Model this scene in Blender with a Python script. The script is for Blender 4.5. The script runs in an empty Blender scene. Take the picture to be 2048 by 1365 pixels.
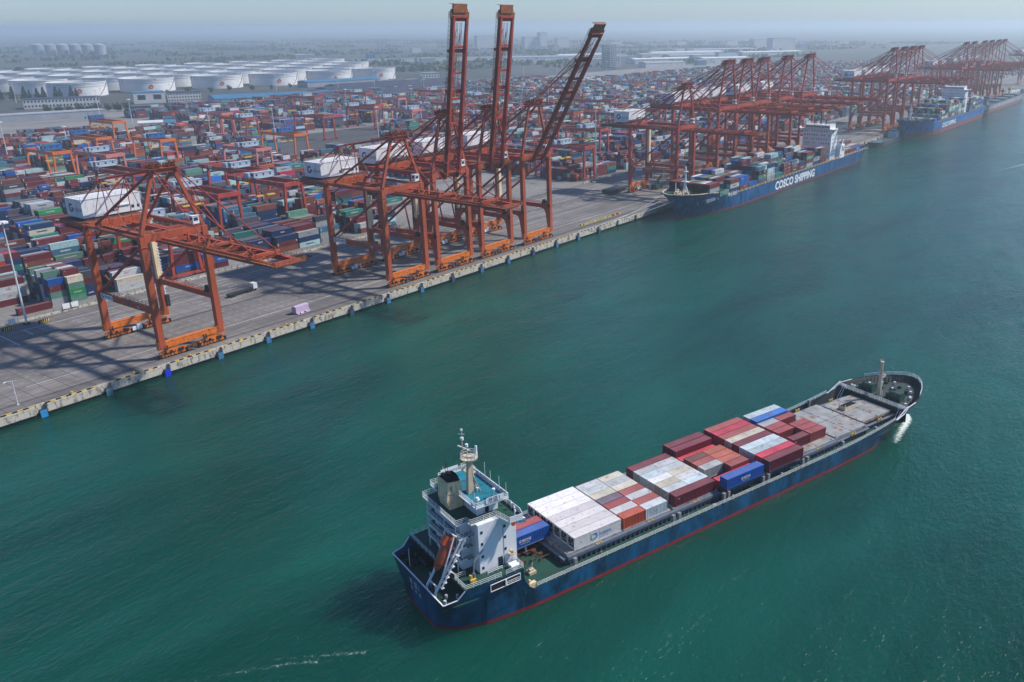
import bpy, math, random
import numpy as np
from mathutils import Vector, Matrix
R = math.radians
S = bpy.context.scene
COL = S.collection

# ---------------------------------------------------------------- camera, world, sun, exposure
CAMP = Vector((-90.0, -266.67, 107.07))
HEAD, PITCH, ROLL = R(34.8806), R(20.1473), R(-0.3242)
cam = bpy.data.cameras.new('camera'); camo = bpy.data.objects.new('camera', cam); COL.objects.link(camo)
cam.sensor_width = 36; cam.lens = 36*1737.30/2048
cam.shift_x = -(1191.92-1024)/2048; cam.shift_y = (688.45-682.5)/2048
cam.clip_start = 1; cam.clip_end = 90000
h_ = Vector((math.cos(HEAD), math.sin(HEAD), 0)); r_ = Vector((math.sin(HEAD), -math.cos(HEAD), 0)); u_ = Vector((0, 0, 1))
d_ = h_*math.cos(PITCH)-u_*math.sin(PITCH); up_ = h_*math.sin(PITCH)+u_*math.cos(PITCH)
r2 = r_*math.cos(ROLL)+up_*math.sin(ROLL); up2 = -r_*math.sin(ROLL)+up_*math.cos(ROLL)
M = Matrix(((r2.x, up2.x, -d_.x, CAMP.x), (r2.y, up2.y, -d_.y, CAMP.y), (r2.z, up2.z, -d_.z, CAMP.z), (0, 0, 0, 1)))
camo.matrix_world = M
S.camera = camo
SUN_AZ, SUN_EL = R(-42), R(48)          # direction to the sun: azimuth from +X, elevation
w = bpy.data.worlds.new('World'); S.world = w; w.use_nodes = True
nt = w.node_tree; bg = nt.nodes['Background']
sky = nt.nodes.new('ShaderNodeTexSky'); sky.sky_type = 'NISHITA'; sky.sun_disc = False
sky.sun_elevation = SUN_EL; sky.sun_rotation = math.pi/2-SUN_AZ
sky.air_density = 1.0; sky.dust_density = 0.4; sky.ozone_density = 1.5; sky.altitude = 0
tint = nt.nodes.new('ShaderNodeVectorMath'); tint.operation = 'MULTIPLY'; tint.inputs[1].default_value = (.55, .71, 1.02)
nt.links.new(sky.outputs[0], tint.inputs[0]); nt.links.new(tint.outputs[0], bg.inputs[0]); bg.inputs[1].default_value = 0.092
sl = bpy.data.lights.new('sun', 'SUN'); sl.energy = 3.5; sl.angle = R(2.2); sl.color = (1, 0.94, 0.86)
so = bpy.data.objects.new('sun', sl); COL.objects.link(so)
sdir = Vector((math.cos(SUN_AZ)*math.cos(SUN_EL), math.sin(SUN_AZ)*math.cos(SUN_EL), math.sin(SUN_EL)))
so.rotation_euler = sdir.to_track_quat('Z', 'Y').to_euler()
S.view_settings.view_transform = 'Standard'; S.view_settings.look = 'None'; S.view_settings.gamma = 1
S.view_settings.exposure = 0.6
S.render.engine = 'CYCLES'
cy = S.cycles
cy.use_denoising = True; cy.max_bounces = 5; cy.diffuse_bounces = 2; cy.glossy_bounces = 2; cy.volume_bounces = 1
cy.transmission_bounces = 2; cy.transparent_max_bounces = 4; cy.caustics_reflective = False; cy.caustics_refractive = False
cy.sample_clamp_direct = 1.1; cy.sample_clamp_indirect = 4; cy.use_adaptive_sampling = True; cy.adaptive_threshold = 0.02

# ---------------------------------------------------------------- materials
def new_mat(name):
    m = bpy.data.materials.new(name); m.use_nodes = True
    return m, m.node_tree, m.node_tree.nodes['Principled BSDF']
def N(nt, typ, **kw):
    n = nt.nodes.new(typ)
    for k, v in kw.items():
        if k[0] == '_': setattr(n, k[1:], v)
        else: n.inputs[k.replace('_', ' ')].default_value = v
    return n
def paint(name, col, rough=0.55, var=0.25, scale=0.35, dirt=None, dirt_amt=0.0, dscale=1.5, metal=0.0, obj_color=False, streak=1.0, bump=0.0, spec=0.35):
    """painted / weathered surface: large soft variation plus patches of dirt or rust"""
    m, nt, b = new_mat(name); L = nt.links.new
    tc = N(nt, 'ShaderNodeTexCoord'); mp = N(nt, 'ShaderNodeMapping')
    src = tc.outputs['Object']
    if obj_color:
        oi = N(nt, 'ShaderNodeObjectInfo'); va = N(nt, 'ShaderNodeVectorMath', _operation='ADD'); vs = N(nt, 'ShaderNodeVectorMath', _operation='SCALE')
        cb = N(nt, 'ShaderNodeCombineXYZ'); L(oi.outputs['Random'], cb.inputs[0]); L(oi.outputs['Random'], cb.inputs[1])
        vs.inputs[3].default_value = 91.0; L(cb.outputs[0], vs.inputs[0]); L(vs.outputs[0], va.inputs[0]); L(src, va.inputs[1]); src = va.outputs[0]
    L(src, mp.inputs[0]); mp.inputs['Scale'].default_value = (1, 1, streak)
    n1 = N(nt, 'ShaderNodeTexNoise', Scale=scale, Detail=5.0, Roughness=0.6); L(mp.outputs[0], n1.inputs['Vector'])
    mr = N(nt, 'ShaderNodeMapRange'); mr.inputs[1].default_value = 0.25; mr.inputs[2].default_value = 0.75
    mr.inputs[3].default_value = 1-var; mr.inputs[4].default_value = 1+var*0.6
    L(n1.outputs[0], mr.inputs[0])
    mul = N(nt, 'ShaderNodeVectorMath', _operation='SCALE'); L(mr.outputs[0], mul.inputs[3])
    if obj_color: L(oi.outputs['Color'], mul.inputs[0])
    else: mul.inputs[0].default_value = col[:3]
    out = mul.outputs[0]
    if dirt_amt > 0:
        n2 = N(nt, 'ShaderNodeTexNoise', Scale=dscale, Detail=8.0, Roughness=0.7); L(mp.outputs[0], n2.inputs['Vector'])
        r = N(nt, 'ShaderNodeMapRange'); r.inputs[1].default_value = 0.62-dirt_amt*0.22; r.inputs[2].default_value = 0.72-dirt_amt*0.2; r.inputs[4].default_value = .8
        L(n2.outputs[0], r.inputs[0])
        mx = N(nt, 'ShaderNodeMix', _data_type='RGBA'); L(r.outputs[0], mx.inputs[0]); L(out, mx.inputs[6]); mx.inputs[7].default_value = (*dirt, 1); out = mx.outputs[2]
    L(out, b.inputs['Base Color'])
    b.inputs['Roughness'].default_value = rough; b.inputs['Metallic'].default_value = metal
    b.inputs['Specular IOR Level'].default_value = spec
    return m
RUST = (0.16, 0.06, 0.025)
MT = {}
MT['crane'] = paint('crane paint', (0.40, 0.078, 0.030), .5, .28, .12, RUST, .35, .6, streak=.25)
MT['crane_red'] = paint('red crane paint', (0.42, 0.058, 0.034), .5, .3, .15, (0.10, 0.025, .02), .4, .5, streak=.4)
MT['girder'] = paint('boom paint', (0.40, 0.058, 0.032), .55, .3, .2, (0.10, 0.03, .02), .4, .6)
MT['bogie'] = paint('orange bogie paint', (0.66, 0.165, 0.018), .5, .25, .4, (0.06, 0.03, .02), .35, .9)
MT['railrust'] = paint('rusty orange handrail', (0.34, 0.11, 0.035), .7, .4, 1.0, (0.10, 0.04, .02), .5, 1.2)
MT['rustframe'] = paint('machinery', (0.12, 0.045, 0.025), .7, .5, 1.0, (0.02, 0.015, .012), .6, 1.2)
MT['white'] = paint('white paint', (0.74, 0.75, 0.76), .5, .10, .5, (0.35, 0.27, 0.2), .16, 1.2, streak=.3)
MT['house'] = paint('machinery house panels', (0.66, 0.68, 0.70), .5, .10, .35, (0.36, 0.30, 0.25), .28, .9, streak=.25)
MT['cabin'] = paint('cabin grey blue', (0.36, 0.44, 0.52), .5, .12, .6)
MT['cabinblue'] = paint('cabin blue', (0.03, 0.12, 0.32), .5, .2, .6)
MT['glass'] = paint('dark glass', (0.02, 0.03, 0.04), .12, .2, 2, spec=.6)
MT['dark'] = paint('dark steel', (0.025, 0.025, 0.028), .6, .4, 1.2, (0.08, 0.04, 0.02), .3, 2)
MT['tyre'] = paint('wheel black', (0.018, 0.018, 0.02), .7, .3, 2)
MT['grey'] = paint('grey steel', (0.22, 0.23, 0.25), .55, .2, .6, RUST, .3, 1.5)
MT['galv'] = paint('galvanised pole', (0.62, 0.64, 0.66), .45, .1, .5)
MT['cream'] = paint('cream paint', (0.80, 0.63, 0.38), .5, .18, .5, (0.2, 0.12, .06), .35, 1.5, streak=.3)
MT['creamlight'] = paint('pale cream paint', (0.60, 0.50, 0.36), .5, .2, .6, (0.35, 0.16, .05), .35, 1.2, streak=.3)
MT['yellow'] = paint('yellow paint', (0.66, 0.42, 0.06), .6, .25, .5, (0.12, 0.09, .05), .45, 1.5)
MT['black'] = paint('black', (0.012, 0.012, 0.013), .8, .3, 1)
MT['navytext'] = paint('navy lettering', (0.02, 0.05, 0.16), .5, .1, 1)
MT['whitetext'] = paint('white lettering', (0.78, 0.78, 0.76), .5, .12, 1.2)
MT['bluetext'] = paint('blue lettering', (0.03, 0.20, 0.50), .5, .1, 1)
MT['greentext'] = paint('green emblem', (0.15, 0.45, 0.12), .5, .1, 1)
MT['redtext'] = paint('red emblem', (0.50, 0.05, 0.03), .5, .15, 1)
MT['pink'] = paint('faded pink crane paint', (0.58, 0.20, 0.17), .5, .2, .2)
MT['orange_gantry'] = paint('orange gantry paint', (0.66, 0.16, 0.03), .5, .22, .2, RUST, .2, .6)
MT['container'] = paint('container paint', (1, 1, 1), .5, .16, .5, (0.10, 0.05, 0.03), .22, 1.3, obj_color=True, spec=.3)
MT['contdoor'] = paint('container door paint', (1, 1, 1), .55, .22, .8, (0.06, 0.035, 0.025), .3, 1.5, obj_color=True, spec=.3)
def rusty_roof():
    m, nt, b = new_mat('weathered container roof'); L = nt.links.new
    tc = N(nt, 'ShaderNodeTexCoord'); oi = N(nt, 'ShaderNodeObjectInfo'); cb = N(nt, 'ShaderNodeCombineXYZ')
    L(oi.outputs['Random'], cb.inputs[0]); L(oi.outputs['Random'], cb.inputs[2])
    vs = N(nt, 'ShaderNodeVectorMath', _operation='SCALE'); vs.inputs[3].default_value = 77; L(cb.outputs[0], vs.inputs[0])
    va = N(nt, 'ShaderNodeVectorMath', _operation='ADD'); L(tc.outputs['Object'], va.inputs[0]); L(vs.outputs[0], va.inputs[1])
    n1 = N(nt, 'ShaderNodeTexNoise', Scale=0.9, Detail=7.0, Roughness=.7); L(va.outputs[0], n1.inputs['Vector'])
    n2 = N(nt, 'ShaderNodeTexNoise', Scale=0.25, Detail=3.0); L(va.outputs[0], n2.inputs['Vector'])
    mr = N(nt, 'ShaderNodeMapRange'); mr.inputs[1].default_value = .3; mr.inputs[2].default_value = .7; mr.inputs[3].default_value = .86; mr.inputs[4].default_value = 1.22; L(n2.outputs[0], mr.inputs[0])
    # sun bleached: lift toward grey
    mx0 = N(nt, 'ShaderNodeMix', _data_type='RGBA'); mx0.inputs[0].default_value = .12; L(oi.outputs['Color'], mx0.inputs[6]); mx0.inputs[7].default_value = (.55, .48, .46, 1)
    sc = N(nt, 'ShaderNodeVectorMath', _operation='SCALE'); L(mx0.outputs[2], sc.inputs[0]); L(mr.outputs[0], sc.inputs[3])
    r = N(nt, 'ShaderNodeMapRange'); r.inputs[1].default_value = .55; r.inputs[2].default_value = .66; r.inputs[4].default_value = .7; L(n1.outputs[0], r.inputs[0])
    mx = N(nt, 'ShaderNodeMix', _data_type='RGBA'); L(r.outputs[0], mx.inputs[0]); L(sc.outputs[0], mx.inputs[6]); mx.inputs[7].default_value = (.20, .10, .055, 1)
    L(mx.outputs[2], b.inputs['Base Color']); b.inputs['Roughness'].default_value = .6; b.inputs['Specular IOR Level'].default_value = .25
    return m
MT['roof'] = rusty_roof()
def attr_mat():
    m, nt, b = new_mat('container stack paint'); L = nt.links.new
    a = N(nt, 'ShaderNodeAttribute', _attribute_name='col'); tc = N(nt, 'ShaderNodeTexCoord')
    n1 = N(nt, 'ShaderNodeTexNoise', Scale=.35, Detail=6.0, Roughness=.7); L(tc.outputs['Object'], n1.inputs['Vector'])
    mr = N(nt, 'ShaderNodeMapRange'); mr.inputs[1].default_value = .3; mr.inputs[2].default_value = .7; mr.inputs[3].default_value = .72; mr.inputs[4].default_value = 1.15; L(n1.outputs[0], mr.inputs[0])
    sc = N(nt, 'ShaderNodeVectorMath', _operation='SCALE'); L(a.outputs[0], sc.inputs[0]); L(mr.outputs[0], sc.inputs[3])
    L(sc.outputs[0], b.inputs['Base Color']); b.inputs['Roughness'].default_value = .6; b.inputs['Specular IOR Level'].default_value = .25
    return m
MT['stack'] = attr_mat()

def hull_mat(name, blue, red, zred, scuff=True, drk=(0.02, 0.05, 0.08)):
    m, nt, b = new_mat(name); L = nt.links.new
    tc = N(nt, 'ShaderNodeTexCoord'); sp = N(nt, 'ShaderNodeSeparateXYZ'); L(tc.outputs['Object'], sp.inputs[0])
    mp = N(nt, 'ShaderNodeMapping'); mp.inputs['Scale'].default_value = (1, 1, .35); L(tc.outputs['Object'], mp.inputs[0])
    n1 = N(nt, 'ShaderNodeTexNoise', Scale=.30, Detail=8.0, Roughness=.65); L(mp.outputs[0], n1.inputs['Vector'])
    n2 = N(nt, 'ShaderNodeTexNoise', Scale=.9, Detail=9.0, Roughness=.75); L(mp.outputs[0], n2.inputs['Vector'])
    cr = N(nt, 'ShaderNodeValToRGB'); cr.color_ramp.elements[0].position = .40; cr.color_ramp.elements[0].color = (*[c*.5 for c in blue], 1)
    cr.color_ramp.elements[1].position = .62; cr.color_ramp.elements[1].color = (*[min(1, c*1.7) for c in blue], 1); L(n1.outputs[0], cr.inputs[0])
    r = N(nt, 'ShaderNodeMapRange'); r.inputs[1].default_value = .52; r.inputs[2].default_value = .64; r.inputs[4].default_value = .75; L(n2.outputs[0], r.inputs[0])
    mx = N(nt, 'ShaderNodeMix', _data_type='RGBA'); L(r.outputs[0], mx.inputs[0]); L(cr.outputs[0], mx.inputs[6]); mx.inputs[7].default_value = (*drk, 1)
    # pale scrapes
    mp2 = N(nt, 'ShaderNodeMapping'); mp2.inputs['Scale'].default_value = (.25, .25, 2.5); L(tc.outputs['Object'], mp2.inputs[0])
    n3 = N(nt, 'ShaderNodeTexNoise', Scale=1.6, Detail=9.0, Roughness=.8); L(mp2.outputs[0], n3.inputs['Vector'])
    r3 = N(nt, 'ShaderNodeMapRange'); r3.inputs[1].default_value = .62; r3.inputs[2].default_value = .70; r3.inputs[4].default_value = .5; L(n3.outputs[0], r3.inputs[0])
    mx3 = N(nt, 'ShaderNodeMix', _data_type='RGBA'); L(r3.outputs[0], mx3.inputs[0]); L(mx.outputs[2], mx3.inputs[6]); mx3.inputs[7].default_value = (.25, .22, .18, 1)
    lt = N(nt, 'ShaderNodeMath', _operation='LESS_THAN'); lt.inputs[1].default_value = zred; L(sp.outputs[2], lt.inputs[0])
    rr = N(nt, 'ShaderNodeVectorMath', _operation='SCALE'); rr.inputs[0].default_value = red; mr = N(nt, 'ShaderNodeMapRange'); mr.inputs[3].default_value = .6; mr.inputs[4].default_value = 1.3; L(n2.outputs[0], mr.inputs[0]); L(mr.outputs[0], rr.inputs[3])
    m4 = N(nt, 'ShaderNodeMix', _data_type='RGBA'); L(lt.outputs[0], m4.inputs[0]); L(mx3.outputs[2], m4.inputs[6]); L(rr.outputs[0], m4.inputs[7])
    L(m4.outputs[2], b.inputs['Base Color']); b.inputs['Roughness'].default_value = .45; b.inputs['Specular IOR Level'].default_value = .35
    return m
MT['hull'] = hull_mat('blue hull paint', (0.004, 0.056, 0.120), (0.26, 0.026, 0.035), .75)
MT['hull2'] = hull_mat('deep blue hull paint', (0.004, 0.062, 0.17), (0.20, 0.035, 0.04), .9)
MT['hull3'] = hull_mat('bright blue hull paint', (0.006, 0.10, 0.30), (0.22, 0.06, 0.06), 4.5)
MT['hull4'] = hull_mat('grey hull paint', (0.28, 0.30, 0.32), (0.26, 0.08, 0.07), 4.0)
MT['hullgrey'] = hull_mat('dark grey hull paint', (0.05, 0.07, 0.08), (0.20, 0.05, 0.04), .5)
MT['deckgreen'] = paint('green deck paint', (0.010, 0.060, 0.042), .7, .35, .3, (0.05, 0.035, .02), .4, .9)
MT['deckblue'] = paint('blue deck paint', (0.010, 0.17, 0.23), .7, .3, .4, (0.02, 0.07, .08), .4, 1)
MT['deckdark'] = paint('worn dark deck', (0.030, 0.060, 0.055), .75, .4, .3, (0.07, 0.04, .025), .45, .8)
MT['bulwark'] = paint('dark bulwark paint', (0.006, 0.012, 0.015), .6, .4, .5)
MT['coaming'] = paint('blue grey coaming', (0.13, 0.16, 0.21), .6, .25, .4, (0.13, 0.06, .03), .3, 1.2)
def hatch_mat():
    m, nt, b = new_mat('rust spotted hatch steel'); L = nt.links.new
    tc = N(nt, 'ShaderNodeTexCoord')
    n1 = N(nt, 'ShaderNodeTexNoise', Scale=.35, Detail=6.0); L(tc.outputs['Object'], n1.inputs['Vector'])
    v = N(nt, 'ShaderNodeTexVoronoi', Scale=.42); v.inputs['Randomness'].default_value = .55
    n0 = N(nt, 'ShaderNodeTexNoise', Scale=2.2, Detail=4.0); L(tc.outputs['Object'], n0.inputs['Vector'])
    L(tc.outputs['Object'], v.inputs['Vector'])
    ad = N(nt, 'ShaderNodeMath', _operation='MULTIPLY_ADD'); ad.inputs[1].default_value = .55; L(n0.outputs[0], ad.inputs[0]); L(v.outputs[0], ad.inputs[2])
    r = N(nt, 'ShaderNodeMapRange'); r.inputs[1].default_value = .68; r.inputs[2].default_value = .54; r.inputs[4].default_value = .85; L(ad.outputs[0], r.inputs[0])
    cr = N(nt, 'ShaderNodeValToRGB'); cr.color_ramp.elements[0].color = (.19, .195, .19, 1); cr.color_ramp.elements[0].position = .3; cr.color_ramp.elements[1].color = (.33, .335, .32, 1); cr.color_ramp.elements[1].position = .7
    L(n1.outputs[0], cr.inputs[0])
    mx = N(nt, 'ShaderNodeMix', _data_type='RGBA'); L(r.outputs[0], mx.inputs[0]); L(cr.outputs[0], mx.inputs[6]); mx.inputs[7].default_value = (.22, .09, .03, 1)
    L(mx.outputs[2], b.inputs['Base Color']); b.inputs['Roughness'].default_value = .6
    return m
MT['hatch'] = hatch_mat()
MT['boatorange'] = paint('faded orange gel coat', (0.42, 0.075, 0.028), .4, .25, .6, (0.25, 0.12, .08), .3, 1.5)
MT['tank'] = paint('white tank paint', (0.72, 0.72, 0.70), .5, .12, .05, (0.40, 0.38, .34), .3, .12, streak=.5)
MT['tanktop'] = paint('tank roof', (0.34, 0.35, 0.36), .6, .3, .03, (0.22, 0.17, .14), .4, .06)
MT['bwhite'] = paint('pale render', (0.60, 0.60, 0.57), .7, .15, .1)
MT['bgrey'] = paint('grey building wall', (0.30, 0.32, 0.35), .7, .2, .1)
MT['broofblue'] = paint('blue sheet roof', (0.035, 0.16, 0.28), .5, .25, .05)
MT['broofgrey'] = paint('dark sheet roof', (0.035, 0.04, 0.06), .6, .3, .05)
MT['teal_machine'] = paint('green machinery paint', (0.02, 0.07, 0.055), .5, .4, 1.0, (0.10, 0.05, 0.02), .4, 1.5)
MT['tarp'] = paint('lilac tarpaulin', (0.50, 0.38, 0.52), .5, .2, 1.0)
MT['bark'] = paint('bark', (0.09, 0.06, 0.04), .9, .3, 2)
MT['leaf'] = paint('dark foliage', (0.022, 0.050, 0.018), .8, .6, .6)
MT['leaf2'] = paint('green foliage', (0.04, 0.075, 0.025), .8, .6, .6)

# ---------------------------------------------------------------- mesh helpers
class MB:
    def __init__(s): s.v = []; s.f = []; s.m = []; s.mi = 0
    def add(s, vs, fs, mi=None):
        o = len(s.v); s.v += [tuple(p) for p in vs]; s.f += [tuple(i+o for i in f) for f in fs]; s.m += [s.mi if mi is None else mi]*len(fs)
    def box(s, x0, y0, z0, x1, y1, z1, mi=None):
        vs = [(x0, y0, z0), (x1, y0, z0), (x1, y1, z0), (x0, y1, z0), (x0, y0, z1), (x1, y0, z1), (x1, y1, z1), (x0, y1, z1)]
        s.add(vs, [(0, 3, 2, 1), (4, 5, 6, 7), (0, 1, 5, 4), (1, 2, 6, 5), (2, 3, 7, 6), (3, 0, 4, 7)], mi)
    def beam(s, p, q, w=.3, h=None, mi=None, w2=None, h2=None):
        p = Vector(p); q = Vector(q); h = h or w; w2 = w2 or w; h2 = h2 or h
        d = (q-p)
        if d.length < 1e-6: return
        d.normalize(); up = Vector((0, 0, 1)) if abs(d.z) < .95 else Vector((0, 1, 0))
        a = d.cross(up).normalized(); b = a.cross(d).normalized()
        vs = [p+a*sx*w/2+b*sy*h/2 for sx, sy in ((-1, -1), (1, -1), (1, 1), (-1, 1))]+[q+a*sx*w2/2+b*sy*h2/2 for sx, sy in ((-1, -1), (1, -1), (1, 1), (-1, 1))]
        s.add(vs, [(0, 3, 2, 1), (4, 5, 6, 7), (0, 1, 5, 4), (1, 2, 6, 5), (2, 3, 7, 6), (3, 0, 4, 7)], mi)
    def tube(s, p, q, r, n=8, r2=None, mi=None, caps=True):
        p = Vector(p); q = Vector(q); r2 = r if r2 is None else r2; d = (q-p).normalized()
        up = Vector((0, 0, 1)) if abs(d.z) < .95 else Vector((0, 1, 0)); a = d.cross(up).normalized(); b = a.cross(d)
        vs = []
        for c, rr in ((p, r), (q, r2)):
            for i in range(n):
                t = 2*math.pi*i/n; vs.append(c+a*math.cos(t)*rr+b*math.sin(t)*rr)
        fs = [(i, (i+1) % n, n+(i+1) % n, n+i) for i in range(n)]
        if caps: fs += [tuple(range(n-1, -1, -1)), tuple(range(n, 2*n))]
        s.add(vs, fs, mi)
    def prism(s, poly, z0, z1, mi=None):
        n = len(poly); vs = [(x, y, z0) for x, y in poly]+[(x, y, z1) for x, y in poly]
        s.add(vs, [tuple(range(n-1, -1, -1)), tuple(range(n, 2*n))]+[(i, (i+1) % n, n+(i+1) % n, n+i) for i in range(n)], mi)
    def extr(s, pts, off, mi=None):
        """extrude a planar polygon of 3-D points by a vector"""
        n = len(pts); off = Vector(off); vs = [Vector(p) for p in pts]+[Vector(p)+off for p in pts]
        s.add(vs, [tuple(range(n-1, -1, -1)), tuple(range(n, 2*n))]+[(i, (i+1) % n, n+(i+1) % n, n+i) for i in range(n)], mi)
    def rail(s, pts, h=1.1, t=.055, step=2.0, bars=3, closed=False, mi=None):
        pts = [Vector(p) for p in pts]
        if closed: pts.append(pts[0])
        for a, b in zip(pts[:-1], pts[1:]):
            for k in range(bars):
                z = Vector((0, 0, h*(k+1)/bars)); s.beam(a+z, b+z, t, t, mi)
            L = (b-a).length; n = max(1, int(round(L/step)))
            for i in range(n+1):
                c = a.lerp(b, i/n); s.beam(c, c+Vector((0, 0, h)), t, t, mi)
    def text(s, body, size, org, right, up, mi=None, align='l', stretch=1.0):
        vs, fs, wd = text_geo(body); org = Vector(org); right = Vector(right).normalized(); up = Vector(up).normalized()
        off = 0 if align == 'l' else -wd*size*stretch/2
        s.add([org+right*(off+x*size*stretch)+up*(y*size) for x, y in vs], fs, mi)
        return wd*size*stretch
    def mesh(s, name, mats):
        me = bpy.data.meshes.new(name); me.from_pydata([tuple(v) for v in s.v], [], s.f)
        mats = mats if isinstance(mats, (list, tuple)) else [mats]
        for k in mats: me.materials.append(MT[k])
        if len(mats) > 1: me.polygons.foreach_set('material_index', s.m)
        me.update(); return me
    def build(s, name, mats, parent=None, loc=None, rot=None, color=None):
        o = bpy.data.objects.new(name, s.mesh(name, mats)); COL.objects.link(o)
        if parent: o.parent = parent
        if loc: o.location = loc
        if rot: o.rotation_euler = rot
        if color: o.color = (*color, 1)
        return o
def split_build(mb, name, mats, parent=None, tol=.25):
    """one object per separate piece: chunks whose boxes touch are joined"""
    mats = mats if isinstance(mats, (list, tuple)) else [mats]
    n = len(mb.v); par = list(range(n))
    def fd(i):
        while par[i] != i: par[i] = par[par[i]]; i = par[i]
        return i
    for f in mb.f:
        a = fd(f[0])
        for j in f[1:]:
            b = fd(j)
            if a != b: par[b] = a
    isl = {}
    for k, f in enumerate(mb.f): isl.setdefault(fd(f[0]), []).append(k)
    boxes = []
    for key, fs in isl.items():
        P = np.array([mb.v[j] for k in fs for j in mb.f[k]], float); boxes.append([P.min(0)-tol/2, P.max(0)+tol/2, list(fs)])
    grp = list(range(len(boxes)))
    def g(i):
        while grp[i] != i: i = grp[i]
        return i
    for i in range(len(boxes)):
        for j in range(i+1, len(boxes)):
            if np.all(boxes[i][0] <= boxes[j][1]) and np.all(boxes[j][0] <= boxes[i][1]):
                a, b = g(i), g(j)
                if a != b: grp[b] = a
    out = {}
    for i, bx in enumerate(boxes): out.setdefault(g(i), []).extend(bx[2])
    obs = []
    for fs in out.values():
        m2 = MB(); idx = {}
        for k in fs:
            f = []
            for j in mb.f[k]:
                if j not in idx: idx[j] = len(m2.v); m2.v.append(mb.v[j])
                f.append(idx[j])
            m2.f.append(tuple(f)); m2.m.append(mb.m[k])
        obs.append(m2.build(name, mats, parent))
    return obs
_tg = {}
def text_geo(body):
    if body in _tg: return _tg[body]
    c = bpy.data.curves.new('tmp', 'FONT'); c.body = body; c.resolution_u = 2; c.size = 1
    o = bpy.data.objects.new('tmp', c); COL.objects.link(o)
    dg = bpy.context.evaluated_depsgraph_get(); me = bpy.data.meshes.new_from_object(o.evaluated_get(dg))
    vs = [(v.co.x, v.co.y) for v in me.vertices]; fs = [tuple(p.vertices) for p in me.polygons]
    bpy.data.objects.remove(o); bpy.data.curves.remove(c); bpy.data.meshes.remove(me)
    x0 = min(v[0] for v in vs); x1 = max(v[0] for v in vs); vs = [(x-x0, y) for x, y in vs]
    _tg[body] = (vs, fs, x1-x0); return _tg[body]
def empty(name, loc=(0, 0, 0), rz=0, parent=None):
    o = bpy.data.objects.new(name, None); COL.objects.link(o); o.location = loc; o.rotation_euler = (0, 0, rz); o.empty_display_size = .1
    if parent: o.parent = parent
    return o
def tag(o, label=None, cat=None, group=None, kind=None):
    if label: o['label'] = label
    if cat: o['category'] = cat
    if group: o['group'] = group
    if kind: o['kind'] = kind
    return o
KIDS = {}
def copy_tree(o, parent=None):
    kids = KIDS.get(o.name)
    if kids is None: kids = KIDS[o.name] = [c for c in o.children]
    c = o.copy(); COL.objects.link(c)
    if parent: c.parent = parent
    for ch in kids: copy_tree(ch, c)
    return c
def dist(p): return (Vector(p)-CAMP).length

# ---------------------------------------------------------------- setting: water, land, quay
QZ = 3.5
def water_mat():
    m, nt, b = new_mat('green harbour water'); L = nt.links.new
    tc = N(nt, 'ShaderNodeTexCoord')
    # slow colour patches of silt
    mpa = N(nt, 'ShaderNodeMapping'); mpa.inputs['Rotation'].default_value = (0, 0, .5); mpa.inputs['Scale'].default_value = (.010, .022, 1); L(tc.outputs['Object'], mpa.inputs[0])
    na = N(nt, 'ShaderNodeTexNoise', Scale=1.0, Detail=5.0, Roughness=.55, Distortion=.8); L(mpa.outputs[0], na.inputs['Vector'])
    cr = N(nt, 'ShaderNodeValToRGB'); e = cr.color_ramp.elements
    e[0].position = .30; e[0].color = (.0010, .034, .023, 1); e[1].position = .75; e[1].color = (.0045, .080, .056, 1); L(na.outputs[0], cr.inputs[0])
    L(cr.outputs[0], b.inputs['Base Color'])
    b.inputs['Roughness'].default_value = .12; b.inputs['IOR'].default_value = 1.24; b.subsurface_method = 'BURLEY'; b.inputs['Subsurface Weight'].default_value = .9; b.inputs['Subsurface Radius'].default_value = (3, 9, 8); b.inputs['Subsurface Scale'].default_value = 3.0; b.inputs['Specular IOR Level'].default_value = .5
    # waves: three sizes, heading along the wind
    prev = None
    for sx, sy, rot, sc, dist_, det, rg in ((.45, 1.35, .45, .22, .27, 4.0, .6), (.75, 1.15, .95, .7, .20, 3.0, .62), (.5, 1.5, -.25, .05, .8, 3.0, .5)):
        mp = N(nt, 'ShaderNodeMapping'); mp.inputs['Rotation'].default_value = (0, 0, rot); mp.inputs['Scale'].default_value = (sx, sy, 1); L(tc.outputs['Object'], mp.inputs[0])
        n = N(nt, 'ShaderNodeTexNoise', Scale=sc, Detail=det, Roughness=rg, Distortion=.12); L(mp.outputs[0], n.inputs['Vector'])
        bp = N(nt, 'ShaderNodeBump', Strength=1.0, Distance=dist_*2.2); L(n.outputs[0], bp.inputs['Height'])
        if prev: L(prev.outputs[0], bp.inputs['Normal'])
        prev = bp
    L(prev.outputs[0], b.inputs['Normal'])
    return m
MT['water'] = water_mat()
def foam_mat():
    m, nt, b = new_mat('sea foam'); L = nt.links.new
    b.inputs['Base Color'].default_value = (.62, .70, .68, 1); b.inputs['Roughness'].default_value = .8
    tc = N(nt, 'ShaderNodeTexCoord')
    n = N(nt, 'ShaderNodeTexNoise', Scale=1.3, Detail=10.0, Roughness=.82, Distortion=1.0); L(tc.outputs['Object'], n.inputs['Vector'])
    a = N(nt, 'ShaderNodeAttribute', _attribute_name='dens')
    ad = N(nt, 'ShaderNodeMath', _operation='ADD'); L(n.outputs[0], ad.inputs[0]); L(a.outputs['Fac'], ad.inputs[1])
    r = N(nt, 'ShaderNodeMapRange'); r.inputs[1].default_value = .95; r.inputs[2].default_value = 1.2; L(ad.outputs[0], r.inputs[0])
    L(r.outputs[0], b.inputs['Alpha'])
    return m
MT['foam'] = foam_mat()
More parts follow.
